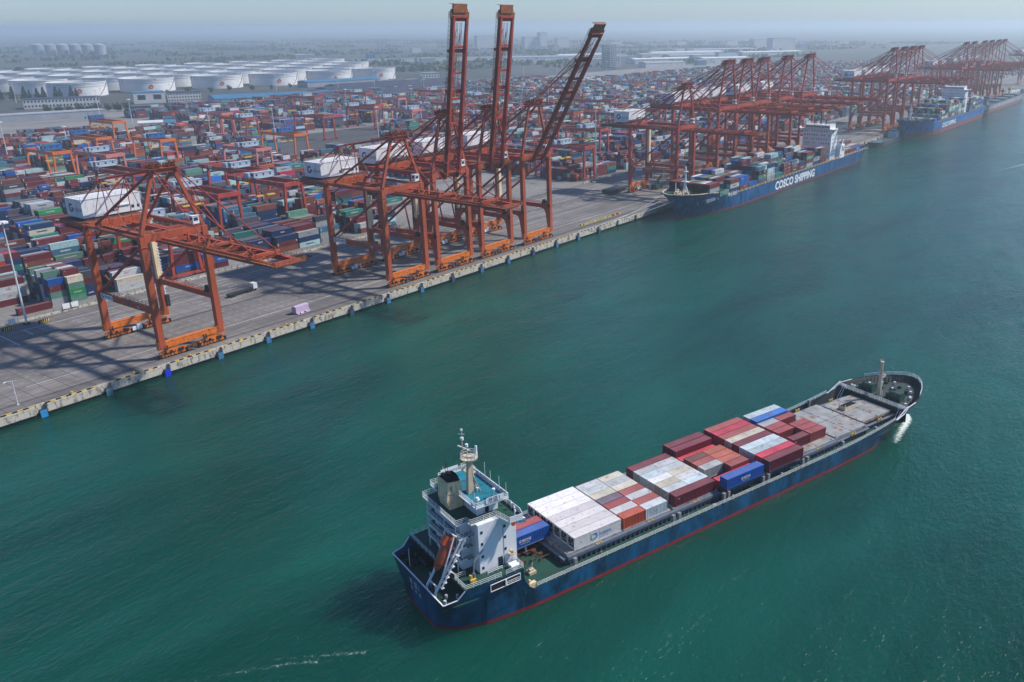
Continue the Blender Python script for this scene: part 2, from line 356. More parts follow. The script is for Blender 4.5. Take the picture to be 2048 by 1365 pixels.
def sheet(name, pts, z, mat):
    mb = MB(); mb.add([(x, y, z) for x, y in pts], [tuple(range(len(pts)))]); return mb.build(name, mat)
wt = sheet('water', [(-20000, -40000), (60000, -40000), (60000, 60000), (-20000, 60000)], 0, 'water'); tag(wt, kind='structure')
def land_mat():
    m, nt, b = new_mat('coastal plain'); L = nt.links.new
    tc = N(nt, 'ShaderNodeTexCoord'); mp = N(nt, 'ShaderNodeMapping'); mp.inputs['Rotation'].default_value = (0, 0, .2); mp.inputs['Scale'].default_value = (.0016, .0030, 1); L(tc.outputs['Object'], mp.inputs[0])
    v = N(nt, 'ShaderNodeTexVoronoi', Scale=1.5); v.distance = 'MANHATTAN'; L(mp.outputs[0], v.inputs['Vector'])
    n = N(nt, 'ShaderNodeTexNoise', Scale=2.2, Detail=7.0, Roughness=.65); L(mp.outputs[0], n.inputs['Vector'])
    cr = N(nt, 'ShaderNodeValToRGB'); e = cr.color_ramp.elements; e[0].position = .36; e[0].color = (.008, .015, .016, 1); e[1].position = .62; e[1].color = (.06, .06, .055, 1)
    x = cr.color_ramp.elements.new(.5); x.color = (.018, .026, .022, 1); L(n.outputs[0], cr.inputs[0])
    mx = N(nt, 'ShaderNodeMix', _data_type='RGBA'); mx.inputs[0].default_value = .35; L(cr.outputs[0], mx.inputs[6])
    cr2 = N(nt, 'ShaderNodeValToRGB'); cr2.color_ramp.elements[0].color = (.03, .045, .02, 1); cr2.color_ramp.elements[1].color = (.12, .11, .10, 1); L(v.outputs['Color'], cr2.inputs[0]); L(cr2.outputs[0], mx.inputs[7])
    L(mx.outputs[2], b.inputs['Base Color']); b.inputs['Roughness'].default_value = .95
    return m
MT['land'] = land_mat()
def conc_mat(name, c0, c1, c2, sc=.02):
    m, nt, b = new_mat(name); L = nt.links.new
    tc = N(nt, 'ShaderNodeTexCoord'); mp = N(nt, 'ShaderNodeMapping'); mp.inputs['Scale'].default_value = (.35, 1, 1); L(tc.outputs['Object'], mp.inputs[0])
    n = N(nt, 'ShaderNodeTexNoise', Scale=sc*3, Detail=6.0, Roughness=.65); L(mp.outputs[0], n.inputs['Vector'])
    n2 = N(nt, 'ShaderNodeTexNoise', Scale=.5, Detail=9.0, Roughness=.7); L(mp.outputs[0], n2.inputs['Vector'])
    cr = N(nt, 'ShaderNodeValToRGB'); e = cr.color_ramp.elements; e[0].position = .33; e[0].color = (*c0, 1); e[1].position = .68; e[1].color = (*c1, 1); L(n.outputs[0], cr.inputs[0])
    r = N(nt, 'ShaderNodeMapRange'); r.inputs[1].default_value = .3; r.inputs[2].default_value = .7; r.inputs[3].default_value = .8; r.inputs[4].default_value = 1.18; L(n2.outputs[0], r.inputs[0])
    sc_ = N(nt, 'ShaderNodeVectorMath', _operation='SCALE'); L(cr.outputs[0], sc_.inputs[0]); L(r.outputs[0], sc_.inputs[3])
    # slab joints
    br = N(nt, 'ShaderNodeTexBrick', Scale=.1); br.offset = 0; br.inputs['Mortar Size'].default_value = .012; br.inputs['Brick Width'].default_value = .5; br.inputs['Row Height'].default_value = .5
    L(tc.outputs['Object'], br.inputs['Vector'])
    # long tyre stains along x
    mp3 = N(nt, 'ShaderNodeMapping'); mp3.inputs['Scale'].default_value = (.006, .35, 1); L(tc.outputs['Object'], mp3.inputs[0])
    n3 = N(nt, 'ShaderNodeTexNoise', Scale=1.0, Detail=4.0, Roughness=.6); L(mp3.outputs[0], n3.inputs['Vector'])
    r3 = N(nt, 'ShaderNodeMapRange'); r3.inputs[1].default_value = .52; r3.inputs[2].default_value = .68; r3.inputs[4].default_value = .5; L(n3.outputs[0], r3.inputs[0])
    mx3 = N(nt, 'ShaderNodeMix', _data_type='RGBA'); L(r3.outputs[0], mx3.inputs[0]); L(sc_.outputs[0], mx3.inputs[6]); mx3.inputs[7].default_value = (*[c*.7 for c in c0], 1)
    mx = N(nt, 'ShaderNodeMix', _data_type='RGBA'); L(br.outputs['Fac'], mx.inputs[0]); L(mx3.outputs[2], mx.inputs[6]); mx.inputs[7].default_value = (*c2, 1)
    L(mx.outputs[2], b.inputs['Base Color']); b.inputs['Roughness'].default_value = .85
    return m
MT['apron'] = conc_mat('worn apron concrete', (.100, .092, .085), (.235, .212, .195), (.07, .064, .058))
MT['yard'] = conc_mat('yard paving', (.15, .145, .135), (.26, .245, .225), (.12, .11, .10), .012)
MT['asphalt'] = conc_mat('dark asphalt', (.045, .045, .048), (.075, .073, .073), (.04, .04, .04))
MT['lane'] = paint('road paint', (.62, .62, .60), .7, .35, .8, (.2, .19, .18), .45, 2)
def wall_mat():
    m, nt, b = new_mat('stained quay wall concrete'); L = nt.links.new
    tc = N(nt, 'ShaderNodeTexCoord'); sp = N(nt, 'ShaderNodeSeparateXYZ'); L(tc.outputs['Object'], sp.inputs[0])
    mp = N(nt, 'ShaderNodeMapping'); mp.inputs['Scale'].default_value = (1, 1, .35); L(tc.outputs['Object'], mp.inputs[0])
    n = N(nt, 'ShaderNodeTexNoise', Scale=.8, Detail=9.0, Roughness=.75); L(mp.outputs[0], n.inputs['Vector'])
    cr = N(nt, 'ShaderNodeValToRGB'); e = cr.color_ramp.elements; e[0].position = .38; e[0].color = (.07, .065, .055, 1); e[1].position = .50; e[1].color = (.50, .46, .38, 1); L(n.outputs[0], cr.inputs[0])
    ad = N(nt, 'ShaderNodeMath', _operation='MULTIPLY_ADD'); ad.inputs[1].default_value = -1.6; L(n.outputs[0], ad.inputs[0]); L(sp.outputs[2], ad.inputs[2])
    r = N(nt, 'ShaderNodeMapRange'); r.inputs[1].default_value = .25; r.inputs[2].default_value = -.15; L(ad.outputs[0], r.inputs[0])
    mx = N(nt, 'ShaderNodeMix', _data_type='RGBA'); L(r.outputs[0], mx.inputs[0]); L(cr.outputs[0], mx.inputs[6]); mx.inputs[7].default_value = (.022, .022, .017, 1)
    L(mx.outputs[2], b.inputs['Base Color']); b.inputs['Roughness'].default_value = .85
    return m
MT['qwall'] = wall_mat()
QX0, QX1 = -60, 2400
mb = MB(); mb.add([(-15000, 60, QZ-.3), (60000, 60, QZ-.3), (60000, 60000, QZ-.3), (-15000, 60000, QZ-.3)], [(0, 1, 2, 3)])
tag(mb.build('land', 'land'), kind='structure')
mb = MB(); mb.add([(QX0, 1.6, QZ), (QX1, 1.6, QZ), (QX1, 88, QZ), (QX0, 88, QZ)], [(0, 1, 2, 3)])
tag(mb.build('quay_apron', 'apron'), kind='structure')
mb = MB(); mb.add([(QX0, 88, QZ-.02), (QX1, 88, QZ-.02), (QX1, 960, QZ-.02), (QX0, 960, QZ-.02)], [(0, 1, 2, 3)])
tag(mb.build('yard_ground', 'yard'), kind='structure')
# asphalt strips between the container blocks
mb = MB()
BANDS = [94+51*k for k in range(5)]+[352, 408, 466, 525, 583, 640, 697, 754, 811]
for y in BANDS:
    if y < 330: mb.add([(0, y+38.5, QZ+.012), (1500, y+38.5, QZ+.012), (1500, y+47.5, QZ+.012), (0, y+47.5, QZ+.012)], [(0, 1, 2, 3)])
mb.add([(340, 345, QZ+.008), (470, 345, QZ+.008), (620, 500, QZ+.008), (460, 500, QZ+.008)], [(0, 1, 2, 3)])
tag(mb.build('yard_roads', 'asphalt'), kind='structure')
# quay wall with coping: a row of dark gaps and yellow curb blocks
mb = MB()
FX = [-11.1+19.13*k for k in range(0, 108)]
xs = QX0
for fx in FX+[QX1]:
    a, b2 = xs, fx-1.6
    if b2 > a:
        mb.box(a, 0, .9, b2, 1.6, QZ); mb.box(a, .55, -3, b2, 1.6, .9)
        mb.box(a, -.06, 3.0, b2, 0, 3.3)
    if fx < QX1: mb.box(fx-1.6, 1.1, -3, fx+1.6, 1.6, QZ)
    xs = fx+1.6
mb.build('quay_wall', 'qwall')
tag(bpy.data.objects['quay_wall'], 'stained concrete quay wall running along the whole waterfront under the ship-to-shore cranes', 'quay wall')
curb = empty('edge_curb', (0, 0, 0)); tag(curb, 'black and yellow striped curb running along the edge of the quay', 'curb')
mb = MB(); my = MB()
k = 0; x = QX0+.4
while x < 900:
    near = any(abs(x+.75-f) < 2.1 for f in FX)
    if not near:
        (my if k % 2 else mb).box(x, .12, QZ, x+(1.45), .55, QZ+.34)
    x += 1.5; k += 1
    if x > 330 and x < 331.6: pass
mb.build('dark_block', 'black', curb)['kind'] = 'stuff'; my.build('yellow_block', 'yellow', curb)['kind'] = 'stuff'
# crane rails in the apron
mb = MB()
for y in (6.45, 41.2):
    for dy in (-.6, .6): mb.box(QX0, y+dy-.1, QZ+.004, QX1, y+dy+.1, QZ+.02)
    mb.box(QX0, y-.08, QZ+.004, QX1, y+.08, QZ+.07)
tag(mb.build('crane_rails', 'dark'), 'two pairs of dark steel crane rails set into the quay apron', 'rails')
# painted lane lines
mb = MB()
def ln(x0, x1, y, w=.3): mb.add([(x0, y-w/2, QZ+.008), (x1, y-w/2, QZ+.008), (x1, y+w/2, QZ+.008), (x0, y+w/2, QZ+.008)], [(0, 1, 2, 3)])
ln(12, 1500, 18.2, .32); ln(36, 1500, 60.7, .32); ln(36, 500, 76.8, .28)
for y in (64.6, 69, 73, 47, 51.2, 55.6):
    x = 40 if y > 60 else 90
    while x < 420: ln(x, x+4.5, y, .2); x += 12
for y in (22.5, 27, 31.5, 36):
    x = -5
    while x < 340: ln(x, x+1.2, y, .14); x += 3.4
mb.add([(36.3, 68.8, QZ+.008), (36.6, 68.8, QZ+.008), (36.9, 76.8, QZ+.008), (36.6, 76.8, QZ+.008)], [(0, 1, 2, 3)])
mb.add([(28.2, 60, QZ+.008), (28.5, 60, QZ+.008), (29.3, 77, QZ+.008), (29, 77, QZ+.008)], [(0, 1, 2, 3)])
tag(mb.build('lane_markings', 'lane'), kind='structure')
# kerb and fence between apron and yard
for (x0, x1, nm) in ((30, 236, 'left'), (404, 700, 'right')):
    f = empty('yard_fence', (0, 0, 0)); tag(f, 'low concrete kerb and post fence edging the '+('near ' if nm == 'left' else 'far ')+'container yard beside the apron', 'fence')
    mb = MB(); mb.box(x0, 87.2, QZ-.1, x1, 88.0, QZ+.75); mb.build('kerb', 'qwall', f)
    mb = MB()
    x = x0
    while x < x1: mb.box(x, 87.5, QZ+.75, x+.22, 87.7, QZ+2.0); x += 3.2
    mb.box(x0, 87.56, QZ+1.5, x1, 87.64, QZ+1.6); mb.build('fence_post', 'grey', f)

# ---------------------------------------------------------------- quay furniture
def make_fender():
    t = empty('quay_fender')
    mb = MB(); mb.box(-.95, -1.25, -1.1, .95, -.95, 2.2)
    for k in range(1, 4): mb.box(-.95, -1.30, -1.1+k*.82, .95, -1.25, -1.04+k*.82)
    mb.build('fender_panel', 'container', t, color=(.06, .20, .36))
    mb = MB(); mb.tube((-.5, -.95, .2), (-.5, .6, .2), .42, 10); mb.tube((.5, -.95, .2), (.5, .6, .2), .42, 10); mb.tube((0, -.95, 1.5), (0, 1.1, 1.5), .42, 10); split_build(mb, 'rubber_cone', 'black', t)
    mb = MB(); mb.beam((-.8, -1.0, 2.1), (-1.2, 1.1, 3.2), .09); mb.beam((.8, -1.0, 2.1), (1.2, 1.1, 3.2), .09); split_build(mb, 'chain', 'dark', t)
    return t
fproto = make_fender(); KIDS[fproto.name] = list(fproto.children)
fcols = [(.03, .24, .50), (.09, .20, .27), (.01, .035, .62), (.06, .18, .32)]
for i, fx in enumerate(FX[1:17]):
    o = fproto if i == 0 else copy_tree(fproto)
    o.location = (fx, 0, 0)
    c = fcols[i] if i < 4 else ((.05, .19, .34) if i % 3 else (.04, .08, .13))
    for ch in o.children:
        if ch.name.startswith('fender_panel'): ch.color = (*c, 1)
    w_ = ['bright blue fender panel nearest the left edge of the photo on the quay wall', 'weathered grey blue fender panel just left of the nearest crane on the quay wall',
          'vivid royal blue fender panel below the left foot of the nearest crane', 'blue grey fender panel below the right foot of the nearest crane']
    ordn = ['first', 'second', 'third', 'fourth', 'fifth', 'sixth', 'seventh', 'eighth', 'ninth', 'tenth', 'eleventh', 'twelfth', 'thirteenth', 'fourteenth', 'fifteenth', 'sixteenth']
    tag(o, w_[i] if i < 4 else 'dark blue fender panel on the quay wall, %s from the left' % ordn[i], 'fender', 'fenders along the quay wall')
def make_bollard():
    t = MB(); t.tube((0, 0, 0), (0, 0, .5), .28, 10, .2); t.tube((0, 0, .5), (0, 0, .7), .42, 10, .38); return t.mesh('bollard', 'yellow')
bm_ = make_bollard()
for i in range(14):
    o = bpy.data.objects.new('bollard', bm_); COL.objects.link(o); o.location = (-1.6+19.13*(i+1), 1.2, QZ)
    tag(o, 'small yellow mooring bollard on the quay edge, %s from the left' % ['first', 'second', 'third', 'fourth', 'fifth', 'sixth', 'seventh', 'eighth', 'ninth', 'tenth', 'eleventh', 'twelfth', 'thirteenth', 'fourteenth'][i], 'bollard', 'mooring bollards along the quay edge')

# ---------------------------------------------------------------- ship-to-shore cranes
SEA, GAUGE = 6.45, 34.75
def logo_g(mb, org, size, right, up, mi=0):
    """round G emblem: a thick open ring with a bar"""
    org = Vector(org); right = Vector(right); up = Vector(up)
    n = 22; a0, a1 = R(45), R(345); vs = []; fs = []
    for i in range(n+1):
        t = a0+(a1-a0)*i/n
        for rr in (.5, .27): vs.append(org+right*(math.cos(t)*rr*size)+up*(math.sin(t)*rr*size))
    for i in range(n): fs.append((2*i, 2*i+2, 2*i+3, 2*i+1))
    mb.add(vs, fs, mi)
    p = lambda x, y: org+right*x*size+up*y*size
    mb.add([p(.02, -.12), p(.5, -.12), p(.5, .06), p(.02, .06)], [(0, 1, 2, 3)], mi)
def wheels(mb, x0, x1, y, n, z=.36):
    for i in range(n):
        x = x0+(x1-x0)*(i+.5)/n; mb.tube((x, y-.25, z), (x, y+.25, z), z, 12)
def make_crane(spec, detail=True):
    """spec: kind dimensions, heights above the quay"""
    W = spec['W']; zs = spec['zs']; zp = spec['zp']; za = spec['za']; G = GAUGE
    cp = spec.get('paint', 'crane'); gp = spec.get('gpaint', 'girder')
    t = empty('quay_crane')
    # bogie sets
    for yi, y in enumerate((0, G)):
        mb = MB(); mb.box(-W-.9, y-.8, 3.5, W+.9, y+.8, 5.5)
        mb.box(-W-.9, y-.9, 5.5, W+.9, y+.9, 5.62)
        for sx in (-1, 1): mb.box(sx*(W)-1.3, y-.85, 3.1, sx*W+1.3, y+.85, 6.0)
        for k in range(7): mb.box(-W+1+k*(2*W-2)/6, y-.86, 3.5, -W+1.12+k*(2*W-2)/6, y+.86, 5.5)
        bb = mb.build('bogie_beam', 'bogie', t)
        for sx in (-1, 1):
            mb = MB(); cx = sx*(W-3.6)
            mb.mi = 0
            mb.extr([(cx-4.8, y-.5, 2.0), (cx-2.8, y-.5, 2.5), (cx-.9, y-.5, 3.35), (cx+.9, y-.5, 3.35), (cx+2.8, y-.5, 2.5), (cx+4.8, y-.5, 2.0), (cx+4.8, y-.5, 1.7), (cx-4.8, y-.5, 1.7)], (0, 1.0, 0))
            for dx in (-3.4, -1.15, 1.15, 3.4): mb.extr([(cx+dx-1.0, y-.6, .75), (cx+dx-.35, y-.6, 1.75), (cx+dx+.35, y-.6, 1.75), (cx+dx+1.0, y-.6, .75), (cx+dx+.9, y-.6, .5), (cx+dx-.9, y-.6, .5)], (0, 1.2, 0))
            mb.mi = 1
            wheels(mb, cx-4.6, cx+4.6, y, 8, .48)
            for dx in (-3.0, 3.0, -1.0, 1.9): mb.box(cx+dx-.25, y-1.05, 1.3, cx+dx+.4, y-.6, 2.3)
            mb.box(cx-5.2, y-.62, .3, cx-4.75, y+.62, 1.3); mb.box(cx+4.75, y-.62, .3, cx+5.2, y+.62, 1.3)
            mb.beam((cx-2.2, y-.95, 2.3), (cx-2.2, y-.95, 4.4), .18); mb.beam((cx-3.2, y-.95, 2.3), (cx-3.2, y-.95, 4.4), .18); mb.beam((cx-3.4, y-.95, 3.4), (cx-1.8, y-.95, 3.4), .14)
            mb.build('bogie', ['bogie', 'tyre'], bb)
        mb = MB(); mb.box(-.9, y-1.3, 1.0, .9, y-.8, 2.9) ; mb.box(-2.6, y-1.2, .9, -1.3, y-.8, 2.3); split_build(mb, 'drive_cabinet', 'white' if yi else 'rustframe', bb)
    # legs
    for sx in (-1, 1):
        for y in (0, G):
            mb = MB(); lw = spec['lw']
            if spec['knee'] and True:
                s_ = 1 if y == 0 else -1
                mb.beam((sx*W, y, zs-.5), (sx*W*spec.get('tin', 1), y, zp+.8), lw, lw*.95)
                pts = [(sx*W-lw/2, y-s_*lw/2, 3.7), (sx*W-lw/2, y-s_*lw/2, zs+1.2), (sx*W-lw/2, y+s_*4.6, zs+1.2), (sx*W-lw/2, y+s_*4.6, zs-.9), (sx*W-lw/2, y+s_*2.9, zs-1.6), (sx*W-lw/2, y+s_*2.0, zs-3.6), (sx*W-lw/2, y+s_*.7, 3.7)]
                mb.extr(pts, (lw, 0, 0))
            else:
                mb.beam((sx*W, y, 3.6), (sx*W, y, zp+.8), lw, lw)
            mb.box(sx*W-lw*.62, y-lw*.62, zp-2.6, sx*W+lw*.62, y+lw*.62, zp-2.45)
            lg = mb.build('leg', cp, t)
            if detail and y == 0 and sx == 1:
                mb = MB(); mb.beam((W+lw/2+.45, -.2, 4), (W+lw/2+.45, -.2, zs), .1)
                for k in range(8): mb.beam((W+lw/2, -.2, 5+k*(zs-5)/8), (W+lw/2+.9, -.2, 5+k*(zs-5)/8), .12)
                split_build(mb, 'ladder', 'dark', lg)
        # sill beam along y
        mb = MB(); mb.box(sx*W-.62, .5, zs-1.0, sx*W+.62, G-.5, zs+1.0); sb = mb.build('sill_beam', gp if spec['knee'] else cp, t)
        mb = MB(); mb.rail([(sx*W-.7, 1, zs+1), (sx*W-.7, G-1, zs+1)], 1.1, .08, 2.5, 2); mb.rail([(sx*W+.7, 1, zs+1), (sx*W+.7, G-1, zs+1)], 1.1, .08, 2.5, 2); mb.build('railing', 'railrust', sb)
        # diagonal
        mb = MB(); mb.tube((sx*W, G-1.2, zs+1), (sx*W, 1.2, zp-2.5), .52, 10)
        if spec['knee']:
            mb.tube((sx*W, G/2-1, zs+1), (sx*W, G/2+1.6, (zs+zp)/2+.6), .35, 8)
        mb.build('diagonal_brace', gp, t)
    # sign on the near sill beam
    mb = MB(); xx = -W-.66
    mb.box(xx-.06, G-9.6, zs-.95, xx, G-1.9, zs+1.05, 0)
    logo_g(mb, (xx-.09, G-3.1, zs+.05), 1.5, (0, -1, 0), (0, 0, 1), 1)
    mb.text('北部湾港集团', 1.0, (xx-.09, G-4.1, zs-.25), (0, -1, 0), (0, 0, 1), 1, stretch=.85)
    mb.build('sign', ['white', 'navytext'], t)
    mb = MB(); mb.text('广西北部湾港', 1.0, (xx-.03, G-10.6, zs+.1), (0, -1, 0), (0, 0, 1)); mb.text('钦州港区', .8, (xx-.03, G-11.2, zs-.85), (0, -1, 0), (0, 0, 1)); mb.build('lettering', 'redtext' if not spec['knee'] else 'creamlight', t)
    if spec.get('num'):
        mb = MB(); mb.text(spec['num'], 1.6, (xx-.03, 9.5, zs-.6), (0, -1, 0), (0, 0, 1)); mb.build('number', 'whitetext', t)
    # portal frame
    Wt = W*spec.get('tin', 1)
    for y in (0, G):
        mb = MB(); mb.box(-Wt+.6, y-.8, zp-1.2, Wt-.6, y+.8, zp+1.2); pb = mb.build('portal_beam', cp, t)
        mb = MB(); mb.rail([(-Wt, y-1.0, zp+1.2), (Wt, y-1.0, zp+1.2)], 1.1, .07, 2.2, 2); mb.build('railing', 'railrust', pb)
    back = spec['back']
    for sx in (-1, 1):
        mb = MB()
        if spec['knee']: mb.box(sx*Wt-.6, .6, zp-.9, sx*Wt+.6, back, zp+.9)
        else: mb.tube((sx*Wt, .6, zp), (sx*Wt, G-.6, zp+.3), .62, 10); mb.box(sx*Wt-.5, G+.6, zp-.7, sx*Wt+.5, back, zp+.7)
        mb.build('side_beam', cp if not spec['knee'] else gp, t)
    # trolley girders and walkway
    gx = spec['gx']
    for sx in (-1, 1):
        mb = MB(); mb.box(sx*gx-.55, -1.5, zp-2.4, sx*gx+.55, back, zp-.6); gg = mb.build('trolley_girder', gp, t)
        mb = MB(); o_ = sx*(gx+1.7); mb.box(min(sx*(gx+.6), o_), 0, zp-.62, max(sx*(gx+.6), o_), back, zp-.5); mb.rail([(o_, 0, zp-.5), (o_, back, zp-.5)], 1.1, .08, 2.0, 2)
        for k in range(int(back/3)): mb.beam((sx*(gx-.5), 1+k*3, zp-.7), (o_, 1+k*3, zp-.7), .16)
        mb.build('walkway', 'railrust', gg)
    mb = MB()
    for k in range(6): y = 4+k*(back-6)/5; mb.beam((-gx, y, zp-.9), (gx, y, zp-.9), .5)
    mb.box(-Wt, back-.4, zp-.8, Wt, back+.4, zp+.8)
    split_build(mb, 'cross_tie', cp, t)
    # apex frame
    ax = spec['ax']; ay = spec.get('ay', 0)
    for sx in (-1, 1):
        mb = MB(); mb.beam((sx*Wt, 0, zp+1), (sx*ax, ay, za-1), spec['lw']*.62, spec['lw']*.55, w2=spec['lw']*.42)
        for k in range(7):
            p = Vector((sx*Wt, 0, zp+1)).lerp(Vector((sx*ax, ay, za-1)), (k+.7)/7.4); mb.box(p.x-.9 if sx < 0 else p.x-.1, p.y-.4, p.z, p.x+.1 if sx < 0 else p.x+.9, p.y+.4, p.z+.12)
        mb.build('apex_leg', cp, t)
        mb = MB(); mb.tube((sx*ax, ay+.8, za-1.2), (sx*Wt*.86, G-4, zp+.9), .48, 8); mb.build('back_leg', gp, t)
        mb = MB()
        if spec.get('mid'):    # upper frame over the machinery house
            m0 = Vector((sx*4.2, G-2.4, zp+15.2)); m1 = Vector((sx*4.2, G+10.5, zp+8.0))
            mb.tube((sx*ax, ay+.8, za-.6), m0, .26, 7); mb.tube(m0, m1, .26, 7); mb.tube(m0, (sx*gx, G-3, zp), .17, 6); mb.tube(m0, (sx*gx, G-13, zp), .14, 6); mb.tube(m1, (sx*gx, G+9, zp+1), .17, 6)
            mb.tube(m0, (sx*gx, G+7, zp+1), .14, 6)
            if sx == 1: mb.beam((-4.4, m0.y, m0.z), (4.4, m0.y, m0.z), .7, .5); mb.beam((-4.4, m0.y-4.5, m0.z+1.2), (4.4, m0.y-4.5, m0.z+1.2), .5, .35)
        else:
            mb.tube((sx*ax, ay+.8, za-.6), (sx*gx, back-1.5, zp+.6), .24, 7)
            mb.tube((sx*ax, ay+.8, za-1.6), (sx*gx, (G+back)/2-3, zp+.4), .20, 7)
        mb.build('back_stay', gp, t)
    mb = MB(); mb.box(-ax-.9, ay-1.3, za-1.6, ax+.9, ay+1.3, za-.2)
    mb.box(-ax-1.6, ay-2.0, za-.2, ax+1.6, ay+2.6, za-.05)
    mb.rail([(-ax-1.6, ay-2, za), (ax+1.6, ay-2, za), (ax+1.6, ay+2.6, za), (-ax-1.6, ay+2.6, za)], 1.0, .08, 1.3, 2, closed=True)
    mb.build('apex_platform', cp, t)
    mb = MB()
    rg = random.Random(3)
    for sx in (-ax, -ax*.5, ax*.5, ax):
        mb.tube((sx-.35, ay-.6, za+.55), (sx+.35, ay-.6, za+.55), .85, 12); mb.tube((sx-.35, ay+1.3, za+.4), (sx+.35, ay+1.3, za+.4), .7, 12)
        mb.beam((sx, ay-1.4, za), (sx, ay-1.6, za+2.0), .3); mb.beam((sx, ay+2, za-.6), (sx+.4, ay+3.6, za-.9), .5)
    for k in range(14): x = rg.uniform(-ax-1, ax+1); y = ay+rg.uniform(-1.8, 2.2); mb.box(x-.3, y-.3, za, x+.3, y+.3, za+rg.uniform(.5, 1.5))
    mb.build('sheave_block', 'rustframe', t)
    # machinery house
    hx0, hx1, hy0, hy1, hz0, hz1 = spec['house']
    c_ = 1.6 if spec.get('cut') else 0
    mb = MB()
    if c_:
        mb.extr([(hx0, hy0, hz0+c_), (hx0, hy0+c_, hz0), (hx0, hy1, hz0), (hx0, hy1, hz1), (hx0, hy0, hz1)], (hx1-hx0, 0, 0))
    else: mb.box(hx0, hy0, hz0, hx1, hy1, hz1)
    mb.box(hx0-.15, hy0-.15, hz1, hx1+.15, hy1+.15, hz1+.12)
    hs = mb.build('machinery_house', 'house', t)
    mb = MB(); mb.rail([(hx0, hy0, hz1+.1), (hx1, hy0, hz1+.1), (hx1, hy1, hz1+.1), (hx0, hy1, hz1+.1)], 1.0, .07, 2.0, 2, closed=True); mb.build('roof_railing', 'creamlight', hs)
    mb = MB(); ls = (hz1-hz0)
    logo_g(mb, (hx0-.04, hy1-(hy1-hy0)*.32, hz0+ls*.5), ls*.5, (0, -1, 0), (0, 0, 1))
    mb.text('北部湾港', ls*.20, (hx0-.04, hy1-(hy1-hy0)*.5, hz0+ls*.36), (0, -1, 0), (0, 0, 1)); mb.text('BEIBU GULF PORT', ls*.055, (hx0-.04, hy1-(hy1-hy0)*.5, hz0+ls*.25), (0, -1, 0), (0, 0, 1))
    mb.build('emblem', 'navytext', hs)
    mb = MB()
    for x in (hx0+(hx1-hx0)*.48, hx0+(hx1-hx0)*.82, hx0+(hx1-hx0)*.92): mb.box(x, hy0-.05, hz0+1.1, x+1.0, hy0, hz0+2.2)
    split_build(mb, 'opening', 'glass', hs)
    mb = MB(); mb.box(hx0+(hx1-hx0)*.55, hy0-.5, hz0+2.6, hx0+(hx1-hx0)*.8, hy0, hz0+3.0); mb.build('duct', 'white', hs)
    mb = MB(); mb.box(-Wt-.4, G, zp+.55, Wt+.4, back+.2, zp+.8)
    for k in range(9): mb.beam((-Wt-.9, G+1+k*(back-G)/9, zp-1.4), (Wt*.2, G+1+k*(back-G)/9, zp-1.4), .22)
    for k in range(4): mb.beam((-Wt+1+k*4, G, zp-1.6), (-Wt+1+k*4, back, zp-1.6), .25)
    mb.rail([(-Wt-1.2, G, zp-1.0), (-Wt-1.2, back+1, zp-1.0), (Wt, back+1, zp-1.0)], 1.2, .08, 1.6, 3)
    mb.build('house_platform', 'rustframe', t)
    if spec.get('tail'):
        mb = MB(); tl = spec['tail']
        for sx in (-1, 1): mb.box(sx*gx-.55, back, zp-2.2, sx*gx+.55, back+tl, zp-.9)
        for k in range(5): mb.beam((-gx, back+1+k*tl/5, zp-1), (gx, back+1+k*tl/5, zp-1), .35); mb.beam((-gx, back+1+k*tl/5, zp-1), (-gx, back+1+(k+.5)*tl/5, zp+2.0), .25); mb.beam((-gx, back+1+(k+1)*tl/5, zp-1), (-gx, back+1+(k+.5)*tl/5, zp+2), .25)
        mb.rail([(-gx, back, zp-1), (-gx, back+tl, zp-1), (gx, back+tl, zp-1)], 3.0, .12, 3, 2)
        mb.tube((-gx, back+tl-2, zp+3), (-ax, ay, za), .18, 6); mb.tube((gx, back+tl-2, zp+3), (ax, ay, za), .18, 6)
        mb.build('tail_frame', 'rustframe', t)
    # operator cab and electrical cabinet on the sea frame
    mb = MB(); mb.box(Wt-4.0, -1.4, zp+2.0, Wt-1.8, .9, zp+4.6); mb.box(Wt-4.2, -1.6, zp+4.6, Wt-1.6, 1.1, zp+4.75)
    cb = mb.build('operator_cab', 'white', t)
    mb = MB(); mb.box(Wt-3.7, -1.46, zp+3.0, Wt-2.2, -1.4, zp+4.1); mb.box(Wt-4.06, -1.0, zp+3.1, Wt-4.0, .4, zp+4.1); split_build(mb, 'cab_window', 'glass', cb)
    if detail:
        mb = MB(); sx = Wt+.2; mb.mi = 0; mb.box(sx-1.6, G-2.4, zs+1, sx-.2, G-.9, zp-1.5); mb.mi = 1
        mb.box(sx-.1, G-2.3, zs-7, sx+.25, G-1.9, zp-1.5)
        for k in range(26): mb.box(sx-.15, G-2.5, zs-6+k*1.15, sx+.5, G-2.4, zs-5.8+k*1.15)
        mb.mi = 2; mb.box(sx-.5, G-3.4, zs-9.5, sx+.8, G-2.3, zs-5.2)
        mb.build('lift_shaft', ['cream', 'white', 'dark'], t)
        mb = MB(); zc = zs+2.1; mb.tube((W-.5, 3.2, zc), (W+.5, 3.2, zc), 1.35, 18); mb.box(W-.9, 2.2, zs+.9, W+.9, 4.6, zs+1.6); mb.build('cable_reel', 'dark', t)
        mb = MB(); mb.box(-.2*W, G*.45, zp-4.4, .3*W, G*.45+3.5, zp-2.6); tr = mb.build('trolley', 'rustframe', t)
        # zigzag service stair on the land frame
        mb = MB(); z = zs+1; k = 0
        while z < zp-3:
            y0_, y1_ = (G-8, G-3) if k % 2 else (G-3, G-8); mb.beam((-W+1.4, y0_, z), (-W+1.4, y1_, z+3.2), .7, .15); z += 3.2; k += 1
        mb.build('stair', 'rustframe', t) if not spec['knee'] else None
